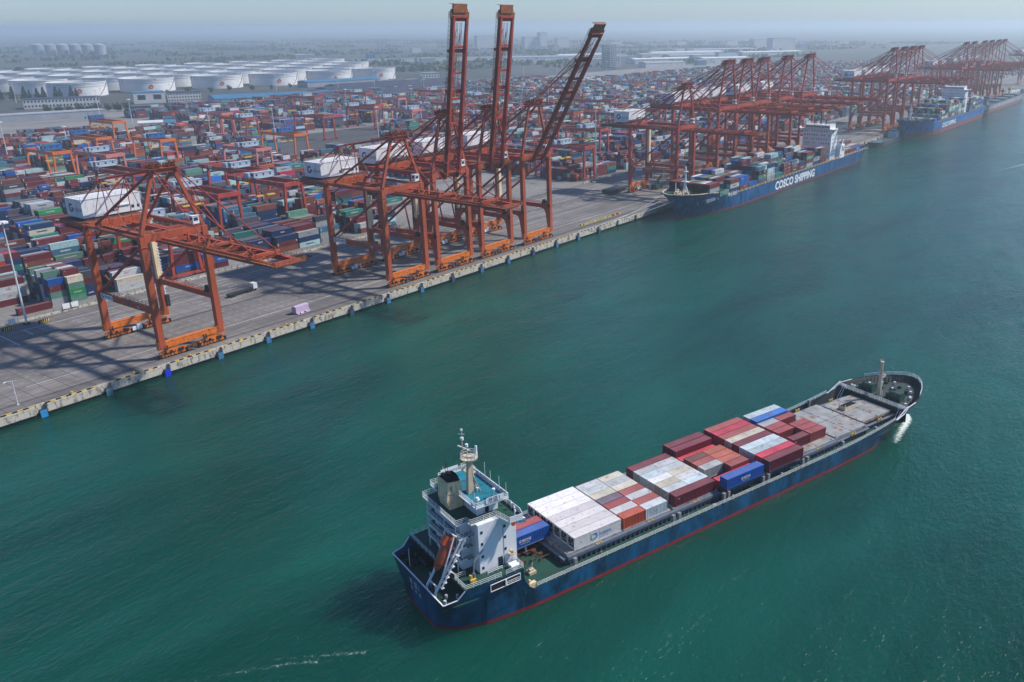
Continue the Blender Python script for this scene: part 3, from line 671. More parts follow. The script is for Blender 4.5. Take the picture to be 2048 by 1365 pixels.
    # boom
    hz = zp-1.5; hy = -1.6; B = spec['boom']; a = R(spec['angle']); gxb = spec['gx']
    def bt(x, l, z):      # boom frame: l outward, z up  -> crane frame
        return Vector((x, hy-(l*math.cos(a)-z*math.sin(a)), hz+l*math.sin(a)+z*math.cos(a)))
    class BB(MB):
        def add(s, vs, fs, mi=None): MB.add(s, [bt(v[0], -v[1], v[2]) for v in vs], fs, mi)
    mb = BB(); L_ = B
    for sx in (-1, 1):
        x = sx*gxb
        mb.extr([(x-.55, 0, -.9), (x-.55, 0, .9), (x-.55, -L_*.80, .9), (x-.55, -L_, .35), (x-.55, -L_, -.55), (x-.55, -L_*.86, -.75), (x-.55, -L_*.80, -.9)], (1.1, 0, 0))
    for k in range(7):
        l = 2+k*(L_-3)/6; mb.box(-gxb, -l-.4, -.1, gxb, -l+.4, .7)
    mb.box(-gxb-.6, -L_-.8, -.6, gxb+.6, -L_, .5)
    bo = mb.build('boom', gp, t)
    mb = BB()
    for sx in (-1, 1):
        o_ = sx*(gxb+1.5); mb.box(min(sx*(gxb+.55), o_), -L_, .2, max(sx*(gxb+.55), o_), 0, .32)
        mb.rail([(o_, 0, .32), (o_, -L_, .32)], 1.05, .09, 1.7, 2)
        if spec['angle'] < 30: mb.rail([(sx*(gxb-.5), -L_*.3, .9), (sx*(gxb-.5), -L_, .9)], 1.0, .07, 1.9, 2)
    # tip platform and sheaves
    mb.rail([(-gxb-1.5, -L_, .3), (-gxb-1.5, -L_-2.2, .3), (gxb+1.5, -L_-2.2, .3), (gxb+1.5, -L_, .3)], 1.1, .1, 1.2, 3)
    mb.box(-gxb-1.5, -L_-2.2, .1, gxb+1.5, -L_, .25)
    if spec['angle'] > 30:
        mb.box(-gxb-1.0, -L_-3.2, .5, gxb+1.0, -L_+1.0, 1.0); mb.box(-gxb-.6, -L_-5.4, -.3, gxb*.9, -L_-2, .5); mb.rail([(-gxb-1.2, -L_-5.2, .5), (gxb+.8, -L_-5.2, .5)], 1.2, .12, 1.2, 2)
        for xx in (-1.6, -.8, .6, 1.5): mb.beam((xx, -1, .4), (xx, -L_+2, .4), .13)
        for k in range(22): mb.beam((-1.6, -3-k*(L_-6)/22, .45), (-.8, -4.5-k*(L_-6)/22, .45), .09)
    else:
        for k in range(5): mb.beam((-gxb, -8-k*9, .8), (gxb, -14-k*9, .8), .28); mb.beam((gxb, -8-k*9, .8), (-gxb, -14-k*9, .8), .28)
    mb.build('boom_walkway', 'railrust', bo)
    mb = BB()
    for f in (.42, .82) if spec['angle'] < 30 else (.55, .8):
        mb.box(-gxb-.9, -L_*f-.7, .9, gxb+.9, -L_*f+.7, 1.7); mb.beam((-gxb, -L_*f, 1.5), (-gxb, -L_*f, 2.8), .6, .8, w2=.2); mb.beam((gxb, -L_*f, 1.5), (gxb, -L_*f, 2.8), .6, .8, w2=.2)
    if spec['angle'] < 30:
        for yy in (10, 15.5, 21): mb.beam((-gxb*.4, -yy, .9), (-gxb*.4, -yy, 3.8), 1.0, .8, w2=.25, h2=.25)
    split_build(mb, 'stay_bracket', cp if spec['angle'] < 30 else gp, bo)
    for sx in (-1, 1):
        mb = MB()
        if spec['angle'] < 30:
            for f, rr in ((.42, .17), (.82, .22)): mb.tube((sx*ax, ay-.5, za-.4), bt(sx*gxb, L_*f, 2.2), rr, 7)
        else:  # folded links hang between apex and boom
            for f, sag in ((.5, 8), (.7, 16)) if spec['angle'] > 75 else ((.46, 4), (.78, 0)):
                p0 = Vector((sx*ax, ay-.5, za-.2)); p1 = bt(sx*gxb, L_*f, .9); mid = (p0+p1)/2
                if spec['angle'] > 75: mid = Vector((sx*ax, min(p0.y, p1.y)+2.6, za-sag))
                mb.tube(p0, mid, .2, 6); mb.tube(mid, p1, .2, 6)
            mb.tube((sx*1.2, ay, za+.6), bt(sx*1.2, L_*.93, .8), .10, 5); mb.tube((sx*1.9, ay, za+.6), bt(sx*1.9, L_*.93, .8), .10, 5)
        mb.build('fore_stay', gp, t)
    if spec.get('boomtext'):
        mb = MB(); mb.text(spec['boomtext'], 1.35, (-Wt-.64, G*.55, zp-.55), (0, -1, 0), (0, 0, 1)); mb.build('beam_lettering', 'creamlight', t)
    return t
A_ = dict(W=10.7, zs=16.5, zp=40.4, za=61.9, lw=2.0, knee=False, back=52, gx=3.9, ax=3.6, mid=True, house=(-8.2, 12.5, 40.6, 51.6, 41.9, 48.2), boom=57, angle=0, num='01')
B_ = dict(W=10.5, zs=16.2, zp=43.0, za=68.6, lw=1.95, knee=True, back=50, gx=3.9, ax=3.7, house=(-7.5, 12, 38, 49.5, 44.4, 51.2), boom=66, angle=80, cut=True)
def setc(spec, **k): d = dict(spec); d.update(k); return d
cranes = []
def crane_at(spec, x, label, num=None, detail=True, g='ship to shore cranes along the quay'):
    o = make_crane(spec, detail); o.location = (x, SEA, QZ); tag(o, label, 'crane', g); cranes.append(o); return o
crane_at(A_, 60.3, 'nearest orange quay crane, marked 01, its boom lowered over the water')
crane_at(setc(A_, num='02'), 160.9, 'orange quay crane marked 02 with lowered boom, standing left of the raised booms')
crane_at(setc(B_, angle=81.3, num='03'), 189.6, 'dark red quay crane with the leftmost of the three raised booms')
crane_at(setc(B_, angle=81.3, num='04'), 218.8, 'dark red quay crane with the middle one of the three raised booms')
crane_at(setc(B_, angle=58.6, num='05', boom=68), 250.3, 'dark red quay crane whose raised boom leans out to the right')
crane_at(setc(B_, angle=0, boom=49, num='06', paint='crane_red', tail=12, boomtext='广西北部湾港', cut=True), 402.3, 'red quay crane with lowered boom standing at the bow of the blue container ship')
C_ = dict(W=13.0, zs=17, zp=50.5, za=80.3, lw=1.9, knee=True, back=50, gx=4.4, ax=5.5, house=(-9, 13, 36, 48, 52, 59), boom=56, angle=0, paint='crane_red', cut=True, tail=8)
bx = [459, 487, 514.5, 557, 601.5]
ol = ['first', 'second', 'third', 'fourth', 'fifth', 'sixth']
for i, x in enumerate(bx):
    sp = setc(C_, paint='crane' if i in (1, 2) else 'crane_red')
    crane_at(sp, x, 'tall red quay crane over the nearer moored ship, %s of its five from the left' % ol[i], detail=False)
base = cranes[-1]
for i, x in enumerate((821, 854, 884, 913)):
    o = copy_tree(base); o.location = (x, SEA, QZ); tag(o, 'hazy dark red quay crane over the farther blue container ship, %s from the left' % ol[i], 'crane', 'ship to shore cranes along the quay')
for i, x in enumerate((1115, 1157, 1217, 1260, 1305, 1345)):
    o = copy_tree(base); o.location = (x, SEA, QZ); tag(o, 'faint far quay crane beside the distant grey ship, %s from the left in its group' % ol[i], 'crane', 'ship to shore cranes along the quay')
o = copy_tree(base); o.location = (1690, SEA-2, QZ); tag(o, 'farthest quay crane, cut off by the right edge of the photo', 'crane', 'ship to shore cranes along the quay')

# ---------------------------------------------------------------- containers
HEX = {  # real-world paint colours
 'maroon': (.125, .022, .026), 'brown': (.155, .050, .036), 'crimson': (.40, .018, .055), 'red': (.45, .045, .02), 'brick': (.30, .060, .028), 'rust orange': (.32, .085, .038),
 'navy': (.012, .035, .10), 'blue': (.012, .085, .33), 'bright blue': (.015, .15, .46), 'steel blue': (.05, .14, .22), 'teal': (.02, .16, .13), 'green': (.025, .24, .08), 'sage green': (.10, .22, .16),
 'pale cyan': (.34, .50, .51), 'grey': (.30, .32, .33), 'pale grey': (.48, .50, .50), 'cream': (.55, .50, .40), 'white': (.62, .63, .62), 'charcoal': (.05, .055, .065), 'slate': (.085, .085, .11), 'ochre': (.42, .26, .05)}
def corr(mb, axis, fixed, a0, a1, z0, z1, depth, pitch=.40, out=1):
    """trapezoid corrugated sheet; axis 0: runs along x at y=fixed, axis 1: runs along y at x=fixed, axis 2: roof, runs along x at z=fixed with z0,z1 as y range"""
    n = max(1, int(round((a1-a0)/pitch))); p = (a1-a0)/n; pts = []
    for i in range(n):
        x = a0+i*p; pts += [(x, 0), (x+p*.25, 0), (x+p*.5, -depth), (x+p*.75, -depth)]
    pts.append((a1, 0)); vs = []; fs = []
    for x, d in pts:
        for z in (z0, z1):
            if axis == 0: vs.append((x, fixed+out*d, z))
            elif axis == 1: vs.append((fixed+out*d, x, z))
            else: vs.append((x, z, fixed+d))
    for i in range(len(pts)-1): fs.append((2*i, 2*i+2, 2*i+3, 2*i+1))
    mb.add(vs, fs)
CW = 2.39
CPARTS = {}
def cont_parts(L, H, kind):
    key = (L, H, kind)
    if key in CPARTS: return CPARTS[key]
    W2 = CW/2; P = []
    mb = MB(); g = .14
    for x in (0, L-g):
        for y in (-W2, W2-g): mb.box(x, y, 0, x+g, y+g, H)
    for y in (-W2, W2-g):
        mb.box(g, y, 0, L-g, y+g, .16); mb.box(g, y, H-.12, L-g, y+g, H)
    for x in (0, L-g): mb.box(x, -W2+g, 0, x+g, W2-g, .16); mb.box(x, -W2+g, H-.14, x+g, W2-g, H)
    mb.box(g, -W2+g, .05, L-g, W2-g, .14)
    P.append(('frame', mb.mesh('container_frame', 'container'), None))
    for s in (-1, 1):
        mb = MB()
        if kind == 'reefer':
            mb.add([(g, s*(W2-.03), .16), (L-g, s*(W2-.03), .16), (L-g, s*(W2-.03), H-.12), (g, s*(W2-.03), H-.12)], [(0, 1, 2, 3)])
            n = int(L/.5)
            for k in range(1, n): mb.box(k*L/n-.02, min(s*(W2-.03), s*(W2-.01)), .18, k*L/n+.02, max(s*(W2-.03), s*(W2-.01)), H-.14)
        else: corr(mb, 0, s*(W2-.02), g, L-g, .16, H-.12, .075, out=s)
        P.append(('side_panel', mb.mesh('side_panel', 'container'), None))
    mb = MB()
    if kind == 'reefer':
        corr(mb, 2, H-.01, g, L-g, -W2+g, W2-g, .012, .5)
    else: corr(mb, 2, H-.012, g+.3, L-g-.3, -W2+g, W2-g, .05, .42); mb.box(g, -W2+g, H-.05, g+.3, W2-g, H-.01); mb.box(L-g-.3, -W2+g, H-.05, L-g, W2-g, H-.01)
    P.append(('roof_panel', mb.mesh('roof_panel', 'container' if kind == 'reefer' else 'roof'), None))
    mb = MB(); corr(mb, 1, L-.02, -W2+g, W2-g, .16, H-.14, .05, .25); P.append(('front_panel', mb.mesh('front_panel', 'container'), None))
    if kind == 'reefer':
        mb = MB(); mb.box(.06, -W2+g, .16, .12, W2-g, H-.14); P.append(('end_panel', mb.mesh('end_panel', 'container'), None))
        mb = MB(); mb.mi = 0; mb.box(.0, -W2+.25, .5, .07, W2-.25, 1.9); mb.mi = 1; mb.tube((-.02, -.45, 2.15), (.06, -.45, 2.15), .38, 14); mb.tube((-.02, .45, 2.15), (.06, .45, 2.15), .38, 14); mb.box(-.01, -.8, .6, .0, .5, 1.0); mb.box(-.01, -.2, 1.2, 0, .85, 1.7)
        P.append(('cooling_unit', mb.mesh('cooling_unit', ['grey', 'black']), None))
    else:
        for s in (-1, 1):
            mb = MB(); y0, y1 = (-W2+g, -.01) if s < 0 else (.01, W2-g)
            mb.box(.05, y0, .16, .10, y1, H-.14)
            for k in range(3): mb.box(.03, y0+.04, .4+k*(H-.5)/3, .05, y1-.04, .44+k*(H-.5)/3)
            bars = MB()
            for yy in (y0+.28, y1-.28): bars.tube((.0, yy, .1), (.0, yy, H-.1), .028, 5)
            P.append(('door', mb.mesh('door', 'contdoor'), bars.mesh('locking_bar', 'grey')))
    CPARTS[key] = P; return P
MARK = {}
def mark_mesh(words, L, H, side=-1, mat='whitetext', pos='mid', size=None):
    key = (words, L, H, side, mat, pos, size)
    if key in MARK: return MARK[key]
    mb = MB(); y = side*(CW/2+.012); right = (1, 0, 0) if side < 0 else (-1, 0, 0)
    lines = words.split('|'); s = size or H*.30
    if pos == 'mid':
        for i, ln_ in enumerate(lines): mb.text(ln_, s if i == 0 else s*.42, (L/2, y, H*.42-(i*s*.62)), right, (0, 0, 1), align='c')
    else: mb.text(lines[0], s*.55, (.7, y, H*.66), right, (0, 0, 1))
    MARK[key] = mb.mesh('lettering', mat); return MARK[key]
_cproto = {}
def container(x, y, z, rz, L, H, color, label, kind='dry', mark=None, flip=False, group='shipping containers', parts=True, parent_m=None):
    """x,y,z: centre of the end nearest the camera side; heading rz"""
    o = empty('shipping_container', (x, y, z), rz); tag(o, label, 'container', group)
    jig = random.Random(hash((round(x, 1), round(y, 1), round(z, 1)))).uniform(.86, 1.14)
    c = tuple(min(1, v*jig) for v in color)
    for nm, me, sub in cont_parts(L, H, kind):
        ch = bpy.data.objects.new(nm, me); COL.objects.link(ch); ch.parent = o; ch.color = (*c, 1)
        if sub:
            s2 = bpy.data.objects.new('locking_bar', sub); COL.objects.link(s2); s2.parent = ch
    if mark:
        m_ = mark if isinstance(mark, tuple) else (mark, 'whitetext', 'mid', None)
        ch = bpy.data.objects.new('lettering', mark_mesh(m_[0], L, H, -1, m_[1], m_[2], m_[3])); COL.objects.link(ch); ch.parent = o
    return o

# ---------------------------------------------------------------- yard stacks
rng = random.Random(11)
def left_border(y): return 30+.385*(y-88)
def is_open(x, y, k):
    if y < 140: return not (30 < x < 233 or 405 < x < 2100)
    if y < 190: return not (x < 305 or 398 < x < 2100)
    if y < 335: return not (x < 330 or 352 < x < 2300)
    if y < 520: return 335 < x < 452+(y-345)*.95 and not (372 < x < 395 and y > 420)
    if y < 560: return 380 < x < 430
    if y > 600 and x < 480: return y > 610 and not (x < 372 and y < 690)
    return x > 2300
def aisle(x, k):
    a = [78.5+3*k, 141, 204+2*k, 268, 334, 400, 463, 527, 592, 655, 720, 790, 860, 930, 1000, 1080, 1160, 1240, 1320, 1400, 1490, 1580, 1670, 1760, 1850, 1940, 2030, 2120, 2210]
    return any(abs(x-v) < 6.5 for v in a)
names = ['maroon', 'brown', 'navy', 'blue', 'steel blue', 'teal', 'sage green', 'green', 'pale cyan', 'grey', 'pale grey', 'cream', 'white', 'crimson', 'red', 'slate', 'charcoal', 'rust orange', 'ochre', 'bright blue']
wts = [34, 13, 13, 4, 5, 3, 3, .7, 3, 4, 3.5, 2, 1, 1.6, 1.2, 5, 4, 2, .5, .6]
REC = []     # (x, y, z, L, H, colour, band, row, bay, tier)
for k, yb in enumerate(BANDS):
    rows = 12 if yb < 330 else 11
    x = 32.0 if yb < 140 else left_border(yb)-12
    x = math.floor(x/13.0)*13.0+4; bay = 0
    while x < (2300 if yb < 700 else 1300):
        if aisle(x+6, k) or is_open(x+6, yb+18, k): x += 13.0; bay += 1; continue
        base = rng.choice([3, 4, 4, 4, 5]) if k else rng.choice([3, 4, 4, 4])
        if rng.random() < .06: base = 1
        fam = rng.choice(['maroon', 'maroon', 'brown', 'navy', 'navy', 'steel blue', 'slate', 'sage green', 'teal', 'pale cyan', 'grey', 'pale grey']) if rng.random() < .7 else None
        small = rng.random() < .3
        for r in range(rows):
            y = yb+3.2+r*2.72
            n = max(0, min(5, base+rng.choice([-1, 0, 0, 0, 0, 1])-(1 if r in (0, rows-1) and rng.random() < .5 else 0)))
            if rng.random() < .05: n = rng.choice([0, 1, 2])
            rf = rng.choices(names, wts)[0] if rng.random() < .5 else fam
            for half in ((0, 1) if small else (0,)):
                L = 6.06 if small else 12.19; xx = x+half*6.3; nn = max(0, n-(1 if small and rng.random() < .2 else 0)); z = QZ
                for t_ in range(nn):
                    H = 2.59 if rng.random() < .6 else 2.59
                    cn = rf if (rf and rng.random() < .46) else rng.choices(names, wts)[0]
                    REC.append([xx, y, z, L, H, cn, k, r, bay, t_, nn, half]); z += H+.02
        x += 13.0; bay += 1
# the front stacks by the apron follow the photograph
def pop(x0, x1, y0, y1):
    global REC
    REC = [c for c in REC if not (x0 <= c[0]+c[3]/2 <= x1 and y0 <= c[1] <= y1)]
pop(26, 78, 90, 131)
def stack(x, y, L, cols, k=0, r=0):
    z = QZ
    for i, cn in enumerate(cols):
        REC.append([x, y, z, L, 2.59, cn, k, r, 90, i, len(cols), 0]); z += 2.61
stack(43.6, 97.3, 12.19, ['maroon'])
stack(57.3, 100.2, 6.06, ['grey', 'sage green', 'maroon', 'blue']); stack(63.7, 98.3, 6.06, ['sage green', 'green', 'sage green', 'cream'])
stack(57.3, 103.0, 6.06, ['white', 'blue', 'maroon', 'blue', 'sage green']); stack(63.7, 101.0, 6.06, ['navy', 'sage green', 'maroon', 'white', 'maroon'][:4]+['maroon'])
stack(70.1, 101.5, 6.06, ['navy', 'navy', 'maroon', 'charcoal'])
for i, r in enumerate(range(5)):
    y = 105.8+2.72*i
    stack(57.3, y, 6.06, rng.choices(['sage green', 'grey', 'navy', 'maroon', 'pale grey'], k=4+(i % 2))); stack(63.7, y-1.2, 6.06, rng.choices(['cream', 'grey', 'maroon', 'pale grey', 'brown'], k=5)); stack(70.1, y, 6.06, rng.choices(['navy', 'slate', 'maroon', 'navy'], k=4+(i > 1)))
stack(42.5, 114.6, 12.19, ['maroon', 'pale grey', 'pale grey', 'maroon']); stack(42.5, 117.4, 12.19, ['brown', 'grey', 'maroon', 'sage green', 'pale grey'][:4]); stack(42.0, 120.2, 12.19, ['maroon', 'blue', 'grey', 'maroon'])
stack(44.5, 124.6, 12.19, ['pale cyan', 'maroon', 'pale cyan', 'pale cyan']); stack(44.5, 127.4, 12.19, ['navy', 'maroon', 'maroon', 'maroon', 'maroon'])
for gx_, gy_ in ((210, 408), (270, 467), (345, 585), (292, 412), (423, 491), (440, 556), (474, 442), (590, 500)):
    REC = [c for c in REC if not (gx_-14 < c[0]+c[3]/2 < gx_+22 and gy_-52 < c[1] < gy_ and c[9] >= (1 if (int(c[1]*3) % 3) else 2))]
    for c in REC:
        if gx_-14 < c[0]+c[3]/2 < gx_+22 and gy_-52 < c[1] < gy_: c[10] = min(c[10], 2 if not (int(c[1]*3) % 3) else 1)
OCC = set((round(c[0]), round(c[1]), c[9]) for c in REC)
def exposed(c):
    if c[9] == c[10]-1: return True
    x, y, t_ = c[0], c[1], c[9]
    step = c[3]+.2
    return not all(any((round(x+dx)+e, round(y+dy)+f, t_) in OCC for e in (-1, 0, 1) for f in (-1, 0, 1)) for dx, dy in ((0, -2.72), (-step, 0), (step, 0)) if True)
vis = [c for c in REC if c[9] >= c[10]-1 or exposed(c)]
STUFF = []    # (x, y, z, L, H, colour, rz)
CONT_IND = [] # everything competing for the 300 individual places
for c in vis:
    d = dist((c[0]+c[3]/2, c[1], c[2]+1.3)); front = 0.0 if c[9] == c[10]-1 else 25.0
    CONT_IND.append((d+front, 'yard', c))

# ---------------------------------------------------------------- ships
def loft(name, st, mats, parent, levels=(-2.0, 0, .35, .7, 1.0)):
    """st: (x_wl, hw_wl, x_top, hw_top, z_top); levels fractions above water"""
    mb = MB(); n = len(st); fr = [-1, 0, .12, .3, .55, .8, 1.0]; m = len(fr)
    for sgn in (1, -1):
        vs = []
        for (xw, hw, xt, ht, zt) in st:
            for f in fr:
                if f < 0: vs.append((xw, sgn*hw*.93, -2.5))
                else: e = f**1.25; vs.append((xw+(xt-xw)*e, sgn*(hw+(ht-hw)*e), zt*f))
        fs = []
        for i in range(n-1):
            for j in range(m-1):
                q = (i*m+j, (i+1)*m+j, (i+1)*m+j+1, i*m+j+1); fs.append(q if sgn < 0 else q[::-1])
        mb.add(vs, fs)
    # transom
    xw, hw, xt, ht, zt = st[0]; vs = []
    for f in fr:
        e = max(f, 0)**1.25; z = -2.5 if f < 0 else zt*f; h = hw*.93 if f < 0 else hw+(ht-hw)*e
        vs += [(xw+(xt-xw)*e if f >= 0 else xw, -h, z), (xw+(xt-xw)*e if f >= 0 else xw, h, z)]
    mb.add(vs, [(2*j, 2*j+2, 2*j+3, 2*j+1) for j in range(m-1)])
    return mb.build(name, mats, parent)
# --- foreground ship: local x forward, y to port, z above water
FS = Vector((31.935, -176.05, 0)); FA = R(-17.93); CT = 8.75
ship = empty('cargo_ship', FS+Vector((-math.sin(FA)*CT, math.cos(FA)*CT, 0)), FA)
tag(ship, 'dark blue cargo ship sailing in the foreground, half loaded with containers', 'ship')
def SW(s, t, z):   # ship frame (t from the measured starboard lane) -> world
    y = t
    return (FS.x+math.cos(FA)*s-math.sin(FA)*y, FS.y+math.sin(FA)*s+math.cos(FA)*y, z)
ST = [(-30.4, 5.5, -30.8, 10.7, 8.2), (-28, 8, -28.2, 11.2, 8.5), (-26.6, 9, -26.7, 11.5, 10), (-22, 10.6, -22, 11.8, 10), (-14.6, 11.5, -14.6, 11.95, 10), (-14.0, 11.5, -14.0, 11.95, 7.2), (-13.2, 11.6, -13.2, 11.95, 5.5), (-12, 11.7, -12, 11.95, 4.5),
      (0, 11.85, 0, 11.95, 4.4), (30, 11.95, 30, 11.95, 4.4), (60, 11.95, 60, 11.95, 4.5), (80, 11.9, 80, 11.95, 4.7), (90, 11.6, 90.5, 11.95, 5.1), (97, 10.9, 98.5, 11.9, 5.7), (103, 9.4, 105.4, 11.8, 6.4), (106.5, 8.4, 109, 11.6, 7.2), (108.5, 7.8, 111, 11.4, 8.5),
      (112, 6.2, 115.3, 10.7, 8.6), (115.5, 4.5, 119.4, 9.4, 8.7), (118.3, 2.9, 123.4, 7.4, 8.8), (120.4, 1.5, 127, 4.9, 8.9), (121.6, .5, 129.2, 2.4, 9.0), (122.0, 0, 130.0, 0, 9.0)]
hull = loft('hull', ST, 'hull', ship)
# deck plates
mb = MB(); mb.prism([(-14, -11.8), (90, -11.8), (99, -11.6), (110.5, -10.6), (110.5, 10.6), (99, 11.6), (90, 11.8), (-14, 11.8)], 3.9, 4.1); mb.build('main_deck', 'deckgreen', ship)
mb = MB(); mb.prism([(-26.5, -11.3), (-21.9, -11.65), (-14.05, -11.8), (-14.05, 11.8), (-21.9, 11.65), (-26.5, 11.3)], 9.75, 9.9)
mb.box(-14.3, -11.8, 4.1, -14.1, 11.8, 9.75); mb.build('poop_deck', 'deckgreen', ship)
mb = MB(); mb.prism([(-30.4, -10.2), (-28.2, -10.9), (-20, -11.4), (-20, 11.4), (-28.2, 10.9), (-30.4, 10.2)], 6.8, 7.0); mb.build('mooring_deck', 'deckgreen', ship)
fo = [(110.6, 11.2), (115.2, 10.4), (119.2, 9.1), (123, 7.1), (126.5, 4.6), (128.7, 2.2), (129.4, 0)]; fo = fo+[(x, -y) for x, y in fo[::-1][1:]]
mb = MB(); mb.prism(fo[::-1], 7.25, 7.4); mb.build('forecastle_deck', 'deckdark', ship)
mb = MB(); mb.box(110.45, -11.2, 4.1, 110.6, 11.2, 7.4)
for k in range(16): y = -10.5+k*1.4; mb.box(110.3, y-.06, 4.1, 110.45, y+.06, 7.35)
mb.build('forecastle_bulkhead', 'bulwark', ship)
# inner bulwark of the bow with ribs, dark
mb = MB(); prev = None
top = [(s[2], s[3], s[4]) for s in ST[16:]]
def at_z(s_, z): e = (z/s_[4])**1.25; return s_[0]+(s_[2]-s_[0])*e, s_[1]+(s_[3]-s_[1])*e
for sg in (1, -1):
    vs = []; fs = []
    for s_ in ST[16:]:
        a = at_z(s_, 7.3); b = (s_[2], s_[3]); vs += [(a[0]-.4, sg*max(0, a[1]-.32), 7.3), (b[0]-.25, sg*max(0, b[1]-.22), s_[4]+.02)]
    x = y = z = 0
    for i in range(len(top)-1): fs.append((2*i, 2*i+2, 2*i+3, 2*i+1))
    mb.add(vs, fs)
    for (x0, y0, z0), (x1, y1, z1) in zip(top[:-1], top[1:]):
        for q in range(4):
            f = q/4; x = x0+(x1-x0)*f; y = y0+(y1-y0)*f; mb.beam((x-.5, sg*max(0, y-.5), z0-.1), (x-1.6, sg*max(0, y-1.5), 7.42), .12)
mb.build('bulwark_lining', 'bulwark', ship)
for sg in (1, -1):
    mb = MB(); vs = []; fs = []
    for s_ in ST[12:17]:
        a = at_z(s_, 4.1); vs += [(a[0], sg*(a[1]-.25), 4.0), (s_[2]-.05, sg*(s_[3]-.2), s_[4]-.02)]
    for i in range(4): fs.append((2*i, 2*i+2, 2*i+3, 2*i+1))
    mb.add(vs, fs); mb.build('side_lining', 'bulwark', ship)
mb = MB()
for sg in (1, -1):
    pp = [(s[2], sg*s[3], s[4]) for s in ST]
    for a, b in zip(pp[:2], pp[1:3]): mb.beam(a, b, .22, .12)
    for a, b in zip(pp[14:17], pp[15:18]): mb.beam(a, b, .22, .12)
mb.beam((-30.8, -10.7, 8.2), (-30.8, 10.7, 8.2), .25, .12)
mb.build('bulwark_cap', 'white', ship)
mb = MB()
for sg in (1, -1):
    pp = [(s[2], sg*s[3], s[4]) for s in ST]
    for a, b in zip(pp[17:], pp[18:]): mb.beam(a, b, .2, .1)
mb.build('bow_cap', 'bulwark', ship)
# side railings with stanchions
for sg in (1, -1):
    mb = MB(); pts = [(-11.2, sg*11.85, 4.5), (30, sg*11.85, 4.45), (60, sg*11.85, 4.5), (80, sg*11.85, 4.7), (90, sg*11.85, 5.1), (98, sg*11.8, 5.65), (105, sg*11.7, 6.4)]
    mb.rail(pts, .95, .06, 2.2, 3); mb.build('side_railing', 'white', ship)
    mb = MB(); mb.rail([(-26.4, sg*11.4, 10), (-21.9, sg*11.75, 10), (-19, sg*11.8, 10)], 1.1, .055, 1.6, 3); mb.rail([(-18, sg*11.8, 10), (-14.2, sg*11.85, 10), (-14.2, sg*7.5, 10)], 1.1, .055, 1.6, 3)
    if sg > 0: mb.rail([(-26.4, 11.4, 10), (-26.4, 1, 10)], 1.1, .055, 1.6, 3)
    else: mb.rail([(-26.4, -11.4, 10), (-26.4, -7.2, 10), (-24.2, -7.2, 10)], 1.1, .055, 1.6, 3)
    mb.build('poop_railing', 'white', ship)
    mb = MB(); pp = [(s[2]-.1, sg*(s[3]-.1), s[4]) for s in ST[18:]]; mb.rail(pp, 1.1, .07, 1.4, 3); mb.build('bow_railing', 'white', ship)
mb = MB(); mb.rail([(110.7, -11, 7.4), (110.7, 11, 7.4)], 1.1, .08, 1.5, 3)
mb.build('forecastle_railing', 'white', ship)
# corner posts at the forecastle break and side ladders
mb = MB()
for sg in (1, -1):
    mb.beam((105.5, sg*11.6, 6.4), (110.8, sg*11.4, 8.9), .3, .12); mb.beam((107.6, sg*9.9, 4.2), (110.4, sg*9.9, 8.2), .12); mb.beam((107.6, sg*9.2, 4.2), (110.4, sg*9.2, 8.2), .12)
    mb.rail([(110.2, sg*8.7, 7.4), (110.2, sg*11.2, 7.4)], 1.2, .1, .6, 3)
split_build(mb, 'ladder', 'white', ship)
# hatch coamings and covers
def hatch(s0, s1, hw, z, name='hatch_cover', split=True):
    mb = MB(); mb.box(s0, -hw+.15, z-.75, s1, hw-.15, z); 
    cv = mb.build(name, 'hatch', ship)
    mb = MB()
    if split: mb.box(s0+.2, -.05, z, s1-.2, .05, z+.035); mb.box(s0+(s1-s0)*.5-.03, -hw+.3, z, s0+(s1-s0)*.5+.03, hw-.3, z+.03)
    for k in range(int((s1-s0)/6.1)+1):
        for j in range(7): mb.box(s0+.3+k*6.1, -hw+.6+j*(2*hw-1.2)/6-.15, z, s0+.6+k*6.1, -hw+.9+j*(2*hw-1.2)/6-.15, z+.08)
    mb.build('lashing_socket', 'rustframe', cv)
    return cv
HZ = 6.38
mb = MB()
for (s0, s1, hw) in ((-2.2, 41, 8.9), (41, 83.2, 8.9), (83.4, 97, 8.6), (97, 110.2, 7.6)):
    for sg in (1, -1):
        mb.box(s0, min(sg*hw, sg*(hw-.2)), 4.1, s1, max(sg*hw, sg*(hw-.2)), HZ-.75)
        mb.box(s0, min(sg*(hw-.25), sg*(hw+.75)), HZ-.95, s1, max(sg*(hw-.25), sg*(hw+.75)), HZ-.75)
        k = s0+.6
        while k < s1-.3: mb.box(k, min(sg*hw, sg*(hw+.6)), 4.1, k+.12, max(sg*hw, sg*(hw+.6)), HZ-.95); k += 1.3
    mb.box(s0, -hw, 4.1, s0+.2, hw, HZ-.75); mb.box(s1-.2, -hw, 4.1, s1, hw, HZ-.75)
for k in range(9): mb.box(-2.9, -8+k*2, 4.1, -2.2, -7.85+k*2, HZ-.8)
mb.box(-3.0, -9.2, HZ-.95, -2.2, 9.2, HZ-.75)
mb.build('hatch_coaming', 'coaming', ship)
for sg in (1, -1):
    mb = MB(); mb.box(-2.2, min(sg*8.95, sg*9.7), HZ-.7, 40.6, max(sg*8.95, sg*9.7), HZ-.15); mb.box(55, min(sg*8.95, sg*9.7), HZ-.7, 83, max(sg*8.95, sg*9.7), HZ-.15); split_build(mb, 'coaming_walkway', 'coaming', ship)
